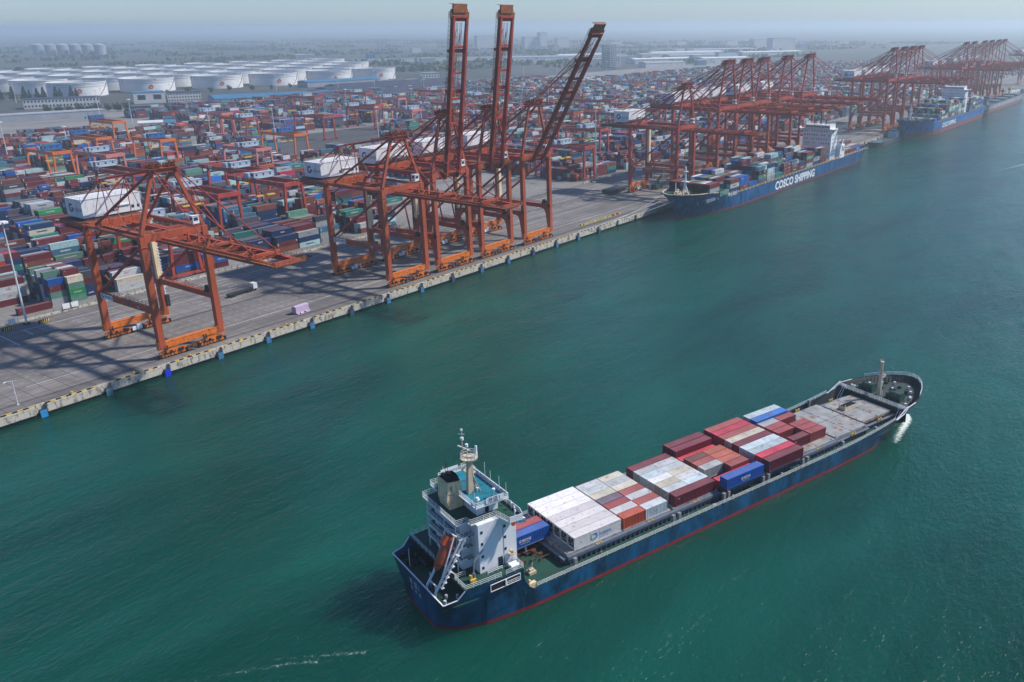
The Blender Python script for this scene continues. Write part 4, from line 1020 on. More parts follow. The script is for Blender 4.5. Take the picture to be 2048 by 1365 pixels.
hatch(-2.0, 12.5, 8.95, HZ); hatch(12.8, 26.3, 8.95, HZ); hatch(27.0, 40.6, 8.95, HZ); hatch(54.8, 69.2, 8.95, HZ); hatch(69.5, 83.2, 8.95, HZ); hatch(84.0, 96.7, 8.5, HZ); hatch(97.4, 110.0, 7.0, HZ)
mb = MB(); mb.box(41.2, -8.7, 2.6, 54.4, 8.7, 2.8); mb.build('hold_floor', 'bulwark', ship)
# gear on deck: stanchions beside the hatches, vents, yellow lashing boxes
mb = MB()
for s in (-1.6, 24.9, 26.6, 40.4, 41.8, 53.4, 55.2, 67.6, 69.4, 83.2, 97):
    for sg in (1, -1): mb.box(s-.3, sg*11.2-.3, 4.1, s+.3, sg*11.2+.3, 6.6); mb.box(s-.35, sg*11.2-.36, 5.6, s+.35, sg*11.2+.36, 6.7)
split_build(mb, 'container_pedestal', 'grey', ship)
mb = MB()
for s in (41.6, 53.6, 55.7, 67.5):
    for t in (-11.0, 11.0, 8.8, -8.8): mb.box(s-.2, t-.25, 4.1, s+.2, t+.25, 7.15)
for s in (41.6, 53.2, 55.7, 67.4): mb.box(s-.2, -11.2, 6.75, s+.2, 11.2, 7.05) if s > 54 else None
split_build(mb, 'stanchion', 'rustframe', ship)
for s in (6, 20, 33.5, 62, 76, 90, 103):
    for sg in (1, -1):
        mb = MB(); y = sg*9.4 if s < 100 else sg*8.2
        mb.box(s-.9, y-.15, HZ-.7, s-.55, y+.15, HZ+.05); mb.box(s+.2, y-.15, HZ-.7, s+.6, y+.15, HZ+.1); mb.tube((s-.2, y-.12, HZ-.2), (s-.2, y+.12, HZ-.2), .26, 8); mb.build('hose_box', 'yellow', ship)
rg = random.Random(5)
mb = MB()
for k in range(34):
    s = rg.uniform(2, 104); sg = rg.choice((-1, 1)); y = sg*rg.uniform(9.9, 11.2); h = rg.uniform(.25, .8); q = rg.uniform(.12, .4)
    if rg.random() < .5: mb.tube((s, y, 4.1), (s, y, 4.1+h), q*.7, 8); mb.tube((s, y, 4.1+h), (s, y, 4.15+h+.1), q, 8, q*.6)
    else: mb.box(s-q, y-q, 4.1, s+q, y+q, 4.1+h)
split_build(mb, 'deck_vent', 'grey', ship)
# open deck behind the bridge front: mooring gear and dark hoses
mb = MB()
for k in range(26):
    s = rg.uniform(-8.5, -4.2); y = rg.uniform(-5.6, 3.5); a = rg.uniform(0, 6.3); mb.tube((s, y, 4.3+rg.uniform(0, .7)), (s+math.cos(a)*1.3, y+math.sin(a)*1.3, 4.3+rg.uniform(0, .8)), rg.uniform(.1, .22), 6)
for k in range(8): s = rg.uniform(-9, -4); y = rg.uniform(-4, 5); mb.box(s-.5, y-.35, 4.1, s+.5, y+.35, 4.1+rg.uniform(.3, 1.0))
split_build(mb, 'mooring_gear', 'rustframe', ship)
mb = MB(); mb.box(-10.2, -7.6, 4.1, -8.6, -6.2, 4.7); mb.box(-9.9, -7.3, 4.7, -8.9, -6.5, 5.15); mb.beam((-9.4, -6.9, 5.1), (-9.1, -6.9, 6.3), .15); split_build(mb, 'deck_hatch', 'creamlight', ship)
for (s, t, r0) in ((-12.4, -8.6, .55), (-13.3, -7.9, .5)):
    mb = MB(); mb.tube((s, t, 10.45), (s+1.5, t, 10.45), r0*.8, 12); mb.box(s+.3, t-.4, 9.9, s+1.2, t+.4, 10.1)
mb = MB(); mb.tube((-16.4, -10.8, 10.55), (-14.7, -10.8, 10.55), .42, 12); mb.box(-16.1, -11.1, 9.9, -15, -10.5, 10.2); mb.tube((-16.4, -10.0, 10.55), (-14.7, -10.0, 10.55), .42, 12); mb.box(-16.1, -10.3, 9.9, -15, -9.7, 10.2); split_build(mb, 'life_raft', 'white', ship)
mb = MB(); mb.box(-12.9, -11.7, 4.1, -11.3, -10.9, 5.6); mb.tube((-13.2, -11.3, 4.5), (-12.6, -11.3, 6.3), .25, 8); mb.build('fairlead_roller', 'cream', ship)
# forecastle machinery
for (s, t) in ((114.6, 4.4), (114.9, -4.6)):
    mb = MB(); mb.tube((s, t-1.9, 8.75), (s, t+1.5, 8.75), .95, 14); mb.tube((s, t-2.1, 8.75), (s, t-1.85, 8.75), 1.35, 14); mb.tube((s, t+1.4, 8.75), (s, t+1.65, 8.75), 1.35, 14); mb.box(s-.6, t+1.9, 7.4, s+.6, t+2.9, 8.9); mb.box(s-1.3, t-2.2, 7.4, s+1.3, t+2.2, 7.7)
    mb.beam((s+1, t-.5, 8), (s+5, t*.55, 7.7), .25); mb.build('anchor_windlass', 'teal_machine', ship)
mb = MB()
for (s, t) in ((117.5, 7.2), (118.4, 6.6), (117.8, -7.4), (118.6, -6.8), (121.5, 4.6), (121.8, -4.8), (124.3, 2.2), (124.5, -2.4), (113, 8.8), (113, 7.9), (113.3, -8.9), (120, 0)):
    mb.tube((s, t, 7.4), (s, t, 8.1), .27, 8); mb.tube((s, t, 8.1), (s, t, 8.2), .36, 8)
split_build(mb, 'bitt', 'galv', ship)
mb = MB(); 
for k in range(9): a = rg.uniform(116, 124); y = rg.uniform(-4.5, 4.5); mb.box(a-.4, y-.4, 7.4, a+.4, y+.4, 7.4+rg.uniform(.3, 1.2))
mb.beam((117.5, -3.5, 7.7), (122, -6, 7.6), .22); mb.beam((117.5, 3, 7.7), (121, 6, 7.6), .22)
split_build(mb, 'windlass_motor', 'bulwark', ship)
mb = MB(); mb.tube((114.4, .6, 7.4), (114.4, .6, 17.4), .6, 12, .42); mb.tube((114.4, .6, 17.2), (114.4, .6, 17.5), .55, 12); mb.tube((114.4, .6, 17.5), (114.4, .6, 18.6), .06, 6); mb.tube((114.1, 1.0, 17.5), (114.1, 1.0, 18.1), .14, 6)
mb.box(114.9, .2, 12.4, 115.9, 1.3, 12.55); mb.beam((114.4, .6, 11.6), (115.6, .6, 12.4), .15)
fm = mb.build('foremast', 'creamlight', ship)
mb = MB(); mb.rail([(114.9, .0, 12.5), (116, .0, 12.5), (116, 1.5, 12.5), (114.9, 1.5, 12.5)], .9, .07, .6, 2); mb.tube((114.95, .3, 7.5), (114.95, .3, 12.4), .05, 5); mb.build('lamp_platform', 'white', fm)
mb = MB(); mb.tube((112.2, -1.9, 7.4), (112.2, -1.9, 10), .06, 6); mb.build('flagstaff', 'white', ship)
# rack of cones on the forward hatch
o = empty('lashing_bin', SW(99.2, 10.4, HZ), FA); tag(o, 'low brown steel lashing bin standing on the forward grey hatch cover of the near ship', 'bin')
mb = MB(); mb.box(0, -1.1, 0, 5.0, 1.1, .18); mb.box(0, -1.1, .18, 5, -.98, 1.0); mb.box(0, .98, .18, 5, 1.1, 1.0); mb.box(0, -1.1, .18, .1, 1.1, 1.0); mb.box(4.9, -1.1, .18, 5, 1.1, 1.0)
for x in (0, 4.8):
    for y in (-1.1, .9): mb.box(x, y, 1.0, x+.2, y+.2, 1.7)
mb.build('tray', 'creamlight', o)
mb = MB()
for k in range(5):
    for y in (-.5, .45): mb.box(.45+k*.95, y-.38, .2, .45+k*.95+.6, y+.38, 1.15)
mb.build('lashing_gear', 'black', o)
# --- superstructure. local y = t-CT
def y_(t): return t-CT
dk = [9.9, 12.5, 15.1, 17.7, 20.4]
mb = MB(); mb.box(-21.6, y_(.4), 9.9, -13.4, y_(17.1), 20.3); mb.box(-23.6, y_(3.6), 7.0, -21.6, y_(14), 20.3)
mb.extr([(-16.8, y_(.38), 18.9), (-13.0, y_(-2.6), 19.3), (-13.0, y_(-2.6), 20.3), (-16.8, y_(.38), 20.3)], (0, .6, 0))
dh = mb.build('deckhouse', 'white', ship)
mb = MB()
for s, zs_ in ((-20.9, (18.6, 16.1, 13.4, 10.9)), (-15.9, (18.2, 15.8, 13.2))):
    for z in zs_: mb.box(s-.25, y_(.4)-.03, z-.3, s+.25, y_(.4), z+.3)
for z in (11, 13.6, 16.2, 18.8):
    for t in (2, 5, 8, 11, 14): mb.box(-13.4, y_(t), z, -13.37, y_(t)+.6, z+.7)
split_build(mb, 'porthole', 'glass', dh)
mb = MB(); mb.box(-17.6, y_(.4)-.04, 9.9, -16.6, y_(.4), 11.9); mb.build('door', 'glass', dh)
mb = MB(); mb.box(-16.35, y_(.4)-.03, 9.9, -16.2, y_(.4), 20.3); mb.build('downpipe', 'grey', dh)
mb = MB(); mb.box(-15.3, y_(.4)-.9, 11.7, -14.4, y_(.4)-.02, 11.85); mb.box(-15.6, y_(.4)-1.0, 12.2, -14.2, y_(.4)-.9, 12.5); mb.tube((-15, y_(.4)-1.0, 12.6), (-15, y_(.4)-.3, 12.6), .3, 8); mb.build('wall_bracket', 'cream', dh)
mb = MB()
for k in range(4): mb.beam((-19.4, y_(.2), 10.0), (-17.8, y_(.2), 10.0), .1)
mb.rail([(-20.6, y_(-.7), 9.9), (-17.4, y_(-.7), 9.9)], .7, .08, 1, 2); mb.build('gangway_rail', 'white', dh)
# aft balconies
for i, z in enumerate(dk[1:4]):
    x0 = -24.7; st = 1.9 if i < 2 else 1.2
    mb = MB(); mb.box(x0, y_(st+1), z-.12, -21.6, y_(15.2), z); mb.box(-22.8, y_(st+.6), z-.12, -20.4, y_(st+1.2), z)
    b_ = mb.build('balcony', 'deckgreen', dh)
    mb = MB(); mb.box(x0-.03, y_(st+1), z-.35, x0+.05, y_(15.2), z+.08); mb.box(x0, y_(st+1)-.05, z-.35, -22.4, y_(st+1)+.03, z+.08)
    mb.rail([(-20.5, y_(st), z), (-22.6, y_(st), z), (-22.6, y_(st+1), z), (x0, y_(st+1), z), (x0, y_(15.2), z), (-21.8, y_(15.2), z)], 1.05, .055, 1.4, 3); mb.build('railing', 'white', b_)
    mb = MB(); mb.beam((-23.9, y_(12.5 if i % 2 else 9.5), z-2.5), (-23.9, y_(9.5 if i % 2 else 12.5), z), .7, .1); mb.build('stair', 'grey', b_)
mb = MB()
for t in (3.5, 8, 14.9): mb.beam((-24.6, y_(t), 7), (-24.6, y_(t), 20.3), .16)
split_build(mb, 'balcony_post', 'white', dh)
# bridge deck
bd = [(-24.8, 2.7), (-22.7, 2.6), (-22.5, 1.3), (-17.1, 1.3), (-16.3, -2.3), (-13.6, -2.5), (-13.0, -.6), (-12.9, 18.1), (-13.6, 20), (-16.3, 19.8), (-17.1, 16.2), (-19, 16.2), (-19.2, 19.3), (-21.4, 19.6), (-21.6, 16.4), (-24.8, 16.2)]
bd = [(a, y_(b)) for a, b in bd]
mb = MB(); mb.prism(bd, 20.3, 20.45); bk = mb.build('bridge_deck', 'deckgreen', ship)
mb = MB()
for i in range(len(bd)):
    a = bd[i]; b = bd[(i+1) % len(bd)]
    wing = i in (4, 5, 6, 7, 8)
    mb.beam((a[0], a[1], 20.35), (b[0], b[1], 20.35), .12, .3)
    if wing: mb.beam((a[0], a[1], 20.95), (b[0], b[1], 20.95), .1, 1.1)
    else: mb.rail([(a[0], a[1], 20.45), (b[0], b[1], 20.45)], 1.05, .055, 1.4, 3)
mb.build('bridge_railing', 'white', bk)
mb = MB()
for (s, t, h) in ((-14.2, -.6, 1.7), (-13.6, 1.5, 1.5), (-13.5, 3.4, 1.4), (-14.6, -1.5, 1.5)): mb.tube((s, y_(t), 20.45), (s, y_(t), 20.45+h), .06, 6); mb.tube((s, y_(t), 20.3+h), (s, y_(t), 20.7+h), .25, 8, .12)
split_build(mb, 'searchlight', 'white', bk)
mb = MB(); mb.tube((-15.6, y_(-2.28), 19.9), (-15.6, y_(-2.5), 19.9), .42, 14); mb.build('lifebuoy', 'boatorange', bk)
# wheelhouse
mb = MB(); mb.box(-20.0, y_(3.4), 20.45, -15.4, y_(13.9), 23.3); wh = mb.build('wheelhouse', 'white', ship)
mb = MB()
for (a, b) in ((-19.6, -18.6), (-17.3, -16.2)): mb.box(a, y_(3.4)-.03, 21.7, b, y_(3.4), 22.8)
for t in (4.2, 6.2, 8.2, 10.2, 12.2): mb.box(-15.4, y_(t), 21.6, -15.36, y_(t)+1.5, 22.8); mb.box(-20.04, y_(t), 21.7, -20, y_(t)+.8, 22.7)
split_build(mb, 'window', 'glass', wh)
mb = MB(); mb.box(-18.2, y_(3.4)-.04, 20.5, -17.4, y_(3.4), 22.6); mb.build('door', 'black', wh)
mb = MB(); mb.box(-21.4, y_(1.1), 23.3, -14.3, y_(16.1), 23.5); 
mb.extr([(-21.4, y_(1.1), 23.3), (-20, y_(3.3), 22.6), (-15.4, y_(3.3), 22.6), (-14.3, y_(1.1), 23.3)], (0, 0, .05)); rf = mb.build('wheelhouse_roof', 'white', wh)
mb = MB(); mb.box(-21.2, y_(1.35), 23.5, -14.6, y_(15.9), 23.53); mb.build('roof_deck', 'deckblue', rf)
mb = MB(); R_ = [(-21.3, y_(1.2), 23.5), (-14.5, y_(1.2), 23.5), (-14.4, y_(16), 23.5), (-21.3, y_(16), 23.5)]
mb.beam((-21.3, y_(1.2), 23.7), (-14.4, y_(1.2), 23.7), .12, .4); mb.beam((-14.35, y_(1.2), 23.95), (-14.35, y_(16), 23.95), .14, .9)
mb.rail([R_[0], R_[1]], 1.0, .07, 1.3, 3); mb.rail([R_[2], R_[3], R_[0]], 1.0, .07, 1.4, 3)
for k in range(11): mb.beam((-14.45, y_(2+k*1.3), 23.5), (-14.9, y_(2+k*1.3), 23.5), .08); mb.beam((-14.7, y_(2.4+k*1.3), 23.5), (-14.5, y_(2.4+k*1.3), 24.4), .1)
for (s, t, h) in ((-14.5, 1.6, 3), (-14.6, 3.9, 3.4), (-14.5, 7.3, 3), (-14.5, 9.4, 4), (-19.8, 4.4, 1.6), (-18.0, 6.4, .9), (-16.6, 2.6, 1.9), (-20.6, 15, 2.6), (-20.8, 3.4, .8)): mb.tube((s, y_(t), 23.5), (s, y_(t), 23.5+h), .045, 5)
mb.tube((-20.3, y_(2.3), 23.5), (-20.3, y_(2.3), 24.6), .12, 8); mb.tube((-20.3, y_(2.3), 24.5), (-20.3, y_(2.3), 25.0), .45, 12, .3); mb.tube((-16.6, y_(2.6), 25.2), (-16.6, y_(2.6), 25.5), .3, 10); mb.tube((-18, y_(6.4), 24.3), (-18, y_(6.4), 24.5), .28, 10)
mb.build('roof_railing', 'white', rf)
mb = MB(); mb.box(-19.2, y_(1.0), 23.75, -15.4, y_(1.06), 24.9); mb.box(-20.6, y_(16.1), 23.75, -16.8, y_(16.16), 24.9); nb = mb.build('name_board', 'white', rf)
mb = MB(); mb.text('港盛1', 1.15, (-18.9, y_(.98), 23.9), (1, 0, 0), (0, 0, 1)); mb.build('ship_name', 'black', nb)
# funnel
mb = MB(); mb.extr([(-23.1, y_(8.3), 20.4), (-20.2, y_(8.3), 20.4), (-20.3, y_(8.3), 25.9), (-23.2, y_(8.3), 26.3), (-23.5, y_(8.3), 22.5)], (0, 3.8, 0)); fn = mb.build('funnel', 'cream', ship)
mb = MB()
for s in (-22.4, -21.4):
    for t in (9.2, 10.4, 11.3): mb.tube((s, y_(t), 25.8), (s-.2, y_(t), 27.0), .32, 10)
mb.box(-23.1, y_(8.45), 26.0, -20.5, y_(11.95), 26.35)
for k in range(14): mb.box(-22.9+rg.uniform(0, 2), y_(8.6+rg.uniform(0, 3)), 26.2, -22.6+rg.uniform(0, 2.2), y_(9+rg.uniform(0, 2.6)), 26.9)
mb.tube((-22, y_(11.5), 26), (-21.8, y_(11.2), 29), .05, 5); mb.tube((-21.2, y_(11.5), 26), (-21.7, y_(11.2), 29), .05, 5); mb.build('exhaust_pipe', 'black', fn)
mb = MB(); mb.beam((-22.0, y_(8.25), 23.3), (-23.2, y_(8.28), 23.9), .08); mb.build('grab_rail', 'grey', fn)
# radar mast
mx, my_ = -18.9, y_(7.2)
mb = MB(); mb.beam((mx, my_, 23.5), (mx, my_, 30.6), 1.7, 1.1, w2=.75, h2=.75); mb.beam((mx+1.5, my_+.2, 23.5), (mx+.2, my_, 27.4), .25); mb.beam((mx+1.5, my_-.9, 23.5), (mx+.2, my_-.3, 27.4), .25)
mb.tube((mx, my_, 30.5), (mx, my_, 30.9), 1.5, 16, 1.7); mb.box(mx-.2, my_+.3, 27.0, mx+1.4, my_+3.2, 27.2); mb.beam((mx, my_, 26), (mx+.6, my_+2.6, 27), .2)
mb.tube((mx-.8, my_+.9, 30.9), (mx-.8, my_+.9, 36.8), .09, 7); mb.tube((mx-.2, my_+.3, 30.9), (mx-.2, my_+.3, 33.2), .09, 7)
ma = mb.build('radar_mast', 'creamlight', ship)
mb = MB()
for k in range(14): a = k*math.pi*2/14; b = (k+1)*math.pi*2/14; p = (mx+1.6*math.cos(a), my_+1.6*math.sin(a), 30.9); q = (mx+1.6*math.cos(b), my_+1.6*math.sin(b), 30.9); mb.rail([p, q], 1.0, .06, 1.2, 2)
mb.rail([(mx+1.4, my_+.4, 27.2), (mx+1.4, my_+3.2, 27.2), (mx-.2, my_+3.2, 27.2), (mx-.2, my_+.4, 27.2)], 1.0, .06, .8, 2); split_build(mb, 'mast_railing', 'white', ma)
mb = MB(); mb.beam((mx+.2, my_+1.2, 28.9), (mx+2.2, my_+2.9, 28.9), .3, .22); mb.beam((mx-1.5, my_+1.5, 33.2), (mx+.4, my_+.4, 32.0), .22); mb.tube((mx+1.0, my_-.8, 31.4), (mx+1.2, my_-.7, 33.2), .3, 10, .22); mb.tube((mx+1.2, my_+2.2, 27.2), (mx+1.2, my_+2.2, 28.8), .14, 8); mb.tube((mx-.8, my_+.9, 34.4), (mx-.8, my_+.9, 34.9), .35, 10); mb.tube((mx-.8, my_+.9, 36.3), (mx-.8, my_+.9, 36.6), .25, 8); mb.tube((mx-.2, my_+.3, 33), (mx-.2, my_+.3, 33.6), .3, 8); mb.beam((mx-1.3, my_+1.4, 35.6), (mx-.4, my_+.5, 35.6), .08)
mb.build('radar_scanner', 'white', ma)
# stern: lettering, opening, well deck clutter
mb = MB()
for i, ch in enumerate('港盛1'): mb.text(ch, 1.5, (-30.86, 3.4-i*2.0, 5.7), (0, -1, .0), (-.04, 0, 1))
for i, ch in enumerate('钦州港'): mb.text(ch, 1.0, (-30.80, 3.0-i*1.7, 4.4), (0, -1, .0), (-.04, 0, 1))
mb.build('stern_name', 'whitetext', ship)
mb = MB(); mb.box(-21.5, -12.02, 8.0, -15.2, -11.76, 9.35); so_ = mb.build('mooring_port', 'black', ship)  # black panel paints in the shade of the recess; hull is not cut
mb = MB(); mb.beam((-21.6, -12.05, 9.4), (-15.1, -12.05, 9.4), .12); mb.beam((-21.6, -12.05, 7.95), (-15.1, -12.05, 7.95), .12); mb.beam((-21.6, -12.05, 7.95), (-21.6, -12.05, 9.4), .12); mb.beam((-15.1, -12.05, 7.95), (-15.1, -12.05, 9.4), .12); mb.beam((-18.3, -12.05, 7.95), (-18.3, -12.05, 9.4), .3)
mb.rail([(-18, -12.06, 8), (-15.2, -12.06, 8)], .7, .06, 1, 2); mb.build('port_frame', 'white', so_)
mb = MB()
for k in range(20): s = rg.uniform(-29.5, -25); y = rg.uniform(2.5, 9.5); mb.box(s-.4, y-.4, 7, s+.4, y+.4, 7+rg.uniform(.3, 1.8))
mb.tube((-27, 3.0, 7.7), (-27, 6.5, 7.7), .55, 12); split_build(mb, 'mooring_winch', 'bulwark', ship)
mb = MB()
for (s, t) in ((-29, -4.3), (-28.6, -7.6), (-29.6, -9), (-26.9, -8.8)): mb.tube((s, t, 7), (s, t, 7.9), .28, 8)
mb.tube((-29.2, -2.6, 7), (-29.2, -2.6, 10.4), .07, 6); mb.tube((-29.9, 4.8, 8), (-29.9, 4.8, 12), .07, 6); split_build(mb, 'mooring_bollard', 'galv', ship)
mb = MB(); mb.tube((-23.6, -9.4, 9.9), (-23.6, -9.4, 11.5), .35, 10); mb.beam((-23.6, -9.4, 11.3), (-23.3, -9.2, 13.6), .25); mb.beam((-23.3, -9.2, 13.6), (-20.6, -8.2, 15), .25); mb.build('deck_crane', 'coaming', ship)
mb = MB(); mb.tube((-24.2, -9.4, 9.9), (-24.2, -9.4, 11.3), .3, 8); mb.box(-24.6, -10.2, 9.9, -23.4, -9.7, 10.6); mb.build('valve', 'yellow', ship)
# launch ramp and free-fall lifeboat
P0 = Vector((-30.2, 0, 8.1)); P1 = Vector((-23.9, 0, 17.7)); dr = (P1-P0).normalized(); nr = Vector((-dr.z, 0, dr.x))
mb = MB()
for t in (5.7, 2.4):
    yy = Vector((0, y_(t), 0)); mb.beam(P0+yy, P1+yy, .3, .4); mb.beam(P0+yy+dr*3+nr*.1, P1+yy+nr*1.9, .22); mb.beam(P0+yy+Vector((0, 0, -1.2)), P0+yy, .3)
    mb.beam(P1+yy, P1+yy+nr*1.9, .25); mb.beam(P0+yy+dr*5, (-25.2, y_(t), 9.9), .22); mb.beam(P0+yy+dr*8.5, (-24.4, y_(t), 12), .2)
for f in (.1, 1.0): mb.beam(P0+dr*11.4*f+Vector((0, y_(5.7), 0)), P0+dr*11.4*f+Vector((0, y_(2.4), 0)), .22)
mb.beam(P1+nr*1.9+Vector((0, y_(5.7), 0)), P1+nr*1.9+Vector((0, y_(2.4), 0)), .22)
for k in range(7): c = P0+dr*(2+k*1.1)+Vector((0, y_(2.0), -.3)); mb.beam(c, c+Vector((0, -.9, 0)), .6, .08)
mb.rail([P0+dr*2+Vector((0, y_(1.1), -.2)), P1+Vector((0, y_(1.1), -.2))], .9, .07, 1.4, 2)
mb.build('launch_ramp', 'white', ship)
lb = empty('lifeboat', SW(-28.35, 3.7, 11.5), FA); tag(lb, 'faded orange lifeboat on the white stern ramp of the near ship', 'lifeboat')
mb = MB(); secs = [(0, .12, .15), (.5, .6, .55), (1.6, 1.0, .95), (3.2, 1.15, 1.1), (5.0, 1.15, 1.15), (6.4, 1.0, 1.1), (7.2, .7, .8), (7.4, .3, .4)]; n_ = 14; vs = []
for l, w_, h in secs:
    for i in range(n_):
        a = 2*math.pi*i/n_; c = dr*l+nr*(.95+math.sin(a)*h); vs.append((c.x, math.cos(a)*w_, c.z))
fs = [(i*n_+j, i*n_+(j+1) % n_, (i+1)*n_+(j+1) % n_, (i+1)*n_+j) for i in range(len(secs)-1) for j in range(n_)]+[tuple(range(n_-1, -1, -1)), tuple(range((len(secs)-1)*n_, len(secs)*n_))]
mb.add(vs, fs); ob = mb.build('boat_hull', 'boatorange', lb)
mb = MB(); c = dr*5.2+nr*2.2; d2 = dr*6.9+nr*2.1; mb.beam(c, d2, 1.3, 1.1, w2=1.0, h2=.7); mb.build('cockpit', 'boatorange', lb)
mb = MB(); c = dr*5.1+nr*2.45; mb.beam(c+Vector((0, -.45, 0)), c+Vector((0, .45, 0)), .3, .35); mb.build('cockpit_window', 'glass', lb)
# hull side marks
mb = MB()
for s in (-29.2,): mb.text('8|', .5, (s, -10.9, 2), (1, 0, 0), (0, 0, 1))
# --- its containers
def fcont(s, lane, L, H, cn, label, z=6.40, kind='dry', mark=None):
    t = -2.5+2.5*lane+1.25; p = SW(s, t, z); return container(*p, FA, L, H, HEX[cn] if isinstance(cn, str) else cn, label, kind, mark, group='containers on the near ship')
BANK = ('安通控股|Antong Holdings', 'whitetext', 'mid', .78)
bays_ = ['directly ahead of the white deckhouse']
fcont(-13.0, 4.08, 12.19, 2.59, 'blue', 'royal blue long container with white lettering close ahead of the white deckhouse', mark=BANK); fcont(-13.0, 5.08, 12.19, 2.59, (.32, .05, .06), 'faded red long container beside the royal blue one close ahead of the deckhouse')
mb = MB(); mb.box(-13.2, y_(7.7), 6.2, -.6, y_(12.7), 6.38)
for s in (-12.6, -7, -1.4):
    for t in (7.9, 12.4): mb.box(s, y_(t)-.15, 4.1, s+.4, y_(t)+.15, 6.2)
mb.build('container_platform', 'coaming', ship)
rf_c = [(.66, .63, .61), (.58, .54, .53), (.70, .67, .65), (.53, .49, .50), (.73, .71, .68), (.75, .72, .72), (.76, .74, .74)]
od = ['starboard one with blue and green emblem', 'second from starboard', 'third from starboard', 'middle', 'third from port', 'second from port', 'port-most']
for i in range(7):
    fcont(0, i+1, 12.19, 2.9, rf_c[i], 'off-white refrigerated container ahead of the bridge, %s' % od[i], kind='reefer')
b1 = bpy.data.objects['shipping_container.002']
mb = MB(); y = -CW/2-.02
mb.mi = 0; mb.text('安通控股', .85, (6.3, y, 1.15), (1, 0, 0), (0, 0, 1)); mb.text('Antong Holdings', .38, (6.3, y, .68), (1, 0, 0), (0, 0, 1))
cx_, cz_ = 5.2, 1.45; vs = []; n = 18
for i in range(n+1):
    a = R(-110+230*i/n)
    for rr in (.75, .42): vs.append((cx_+math.cos(a)*rr, y, cz_+math.sin(a)*rr))
mb.mi = 0; mb.add(vs, [(2*i, 2*i+2, 2*i+3, 2*i+1) for i in range(n)])
vs = []
for i in range(n+1):
    a = R(125+130*i/n)
    for rr in (.95, .62): vs.append((cx_-.1+math.cos(a)*rr, y, cz_+math.sin(a)*rr))
mb.mi = 1; mb.add(vs, [(2*i, 2*i+2, 2*i+3, 2*i+1) for i in range(n)])
mb.build('emblem', ['bluetext', 'greentext'], b1)
lanes7 = ['starboard edge', 'second row from starboard', 'third row from starboard', 'centre row', 'third row from port', 'second row from port', 'port edge']
aft = ['brick', 'white', 'maroonred', 'slatepurple', 'creamw', 'palew', 'palew2']; fwd = ['palew', 'redf', 'palew2', 'redf', 'creamr', 'palew', 'creamr']
HEX['maroon'] = (.165, .018, .034)
HEX.update(maroonred=(.30, .05, .055), slatepurple=(.13, .11, .15), creamw=(.50, .46, .36), palew=(.46, .50, .50), palew2=(.44, .45, .46), redf=(.33, .07, .065), creamr=(.52, .49, .41), brick=(.42, .075, .035), pinkred=(.52, .03, .07), bluesky=(.46, .56, .58))
nice = {'brick': 'orange-red', 'white': 'white', 'maroonred': 'dull red', 'slatepurple': 'dark purple grey', 'creamw': 'cream', 'palew': 'pale grey', 'palew2': 'light grey', 'redf': 'faded red', 'creamr': 'rusty cream', 'pinkred': 'pinkish red', 'bluesky': 'pale blue white'}
for i in range(7):
    fcont(12.9, i+1, 6.06, 2.59, aft[i], '%s short container, %s, just ahead of the refrigerated ones' % (nice.get(aft[i], aft[i]), lanes7[i]))
    fcont(19.15, i+1, 6.06, 2.59, fwd[i], '%s short container, %s, second line ahead of refrigerated ones' % (nice.get(fwd[i], fwd[i]), lanes7[i]))
fcont(27.8, 1, 12.19, 2.59, 'maroon', 'deep red long container at the starboard edge just behind the blue lettered one', mark=('KS', 'whitetext', 'left', None)).children
fcont(27.8, 7, 12.19, 2.59, 'maroon', 'dark red long container at the port edge beside ten short white ones')
w3 = ['palew', 'bluesky', 'creamw', 'palew2', 'white']
for i in range(5):
    fcont(27.8, i+2, 6.06, 2.59, w3[(i*2) % 5], '%s short container, aft line of white block, %s' % (nice.get(w3[(i*2) % 5], 'white'), lanes7[i+1]))
    fcont(33.95, i+2, 6.06, 2.59, w3[(i*3+1) % 5], '%s short container, forward line of white block, %s' % (nice.get(w3[(i*3+1) % 5], 'white'), lanes7[i+1]))
fcont(41.3, 0, 12.19, 2.59, 'blue', 'bright blue long container with white lettering overhanging the starboard side amidships', z=7.15, mark=BANK)
fcont(41.5, 1, 12.19, 2.59, 'pinkred', 'bright pinkish red long container lying low inboard of the blue lettered one', z=5.5); fcont(41.5, 6, 12.19, 2.59, 'pinkred', 'bright pinkish red long container lying low beside the pair of dark red ones to port', z=5.5)
for lane, cn, nm in ((3, 'grey', 'weathered pale grey'), (4, 'redf', 'faded red'), (5, 'brown', 'dull brown red')):
    fcont(41.5, lane, 6.06, 2.59, HEX[cn] if cn != 'grey' else (.36, .37, .36), '%s short container in the aft line of the small midship cluster' % nm); fcont(41.5, lane, 6.06, 2.59, 'charcoal', 'dark short container underneath the %s one of the small midship cluster' % nm, z=3.79)
HEX['orr'] = (.40, .10, .06)
for lane, cn, nm in ((2, 'redf', 'rusty red, the starboard one'), (3, 'orr', 'orange red, second from starboard'), (4, 'orr', 'orange red, third from starboard'), (5, 'rust orange', 'rust orange, the port one')):
    fcont(47.7, lane, 6.06, 2.59, cn, 'short container in the forward line of the midship cluster, %s' % nm); fcont(47.7, lane, 6.06, 2.59, 'maroon', 'dark red container hidden below the cluster container: %s' % nm, z=3.79)
for lane, nm in ((7, 'inner'), (8, 'outer')): fcont(41.4, lane, 12.19, 2.59, 'maroon', 'dark red long container with scorched roof, %s one of the raised port pair' % nm, z=7.15)
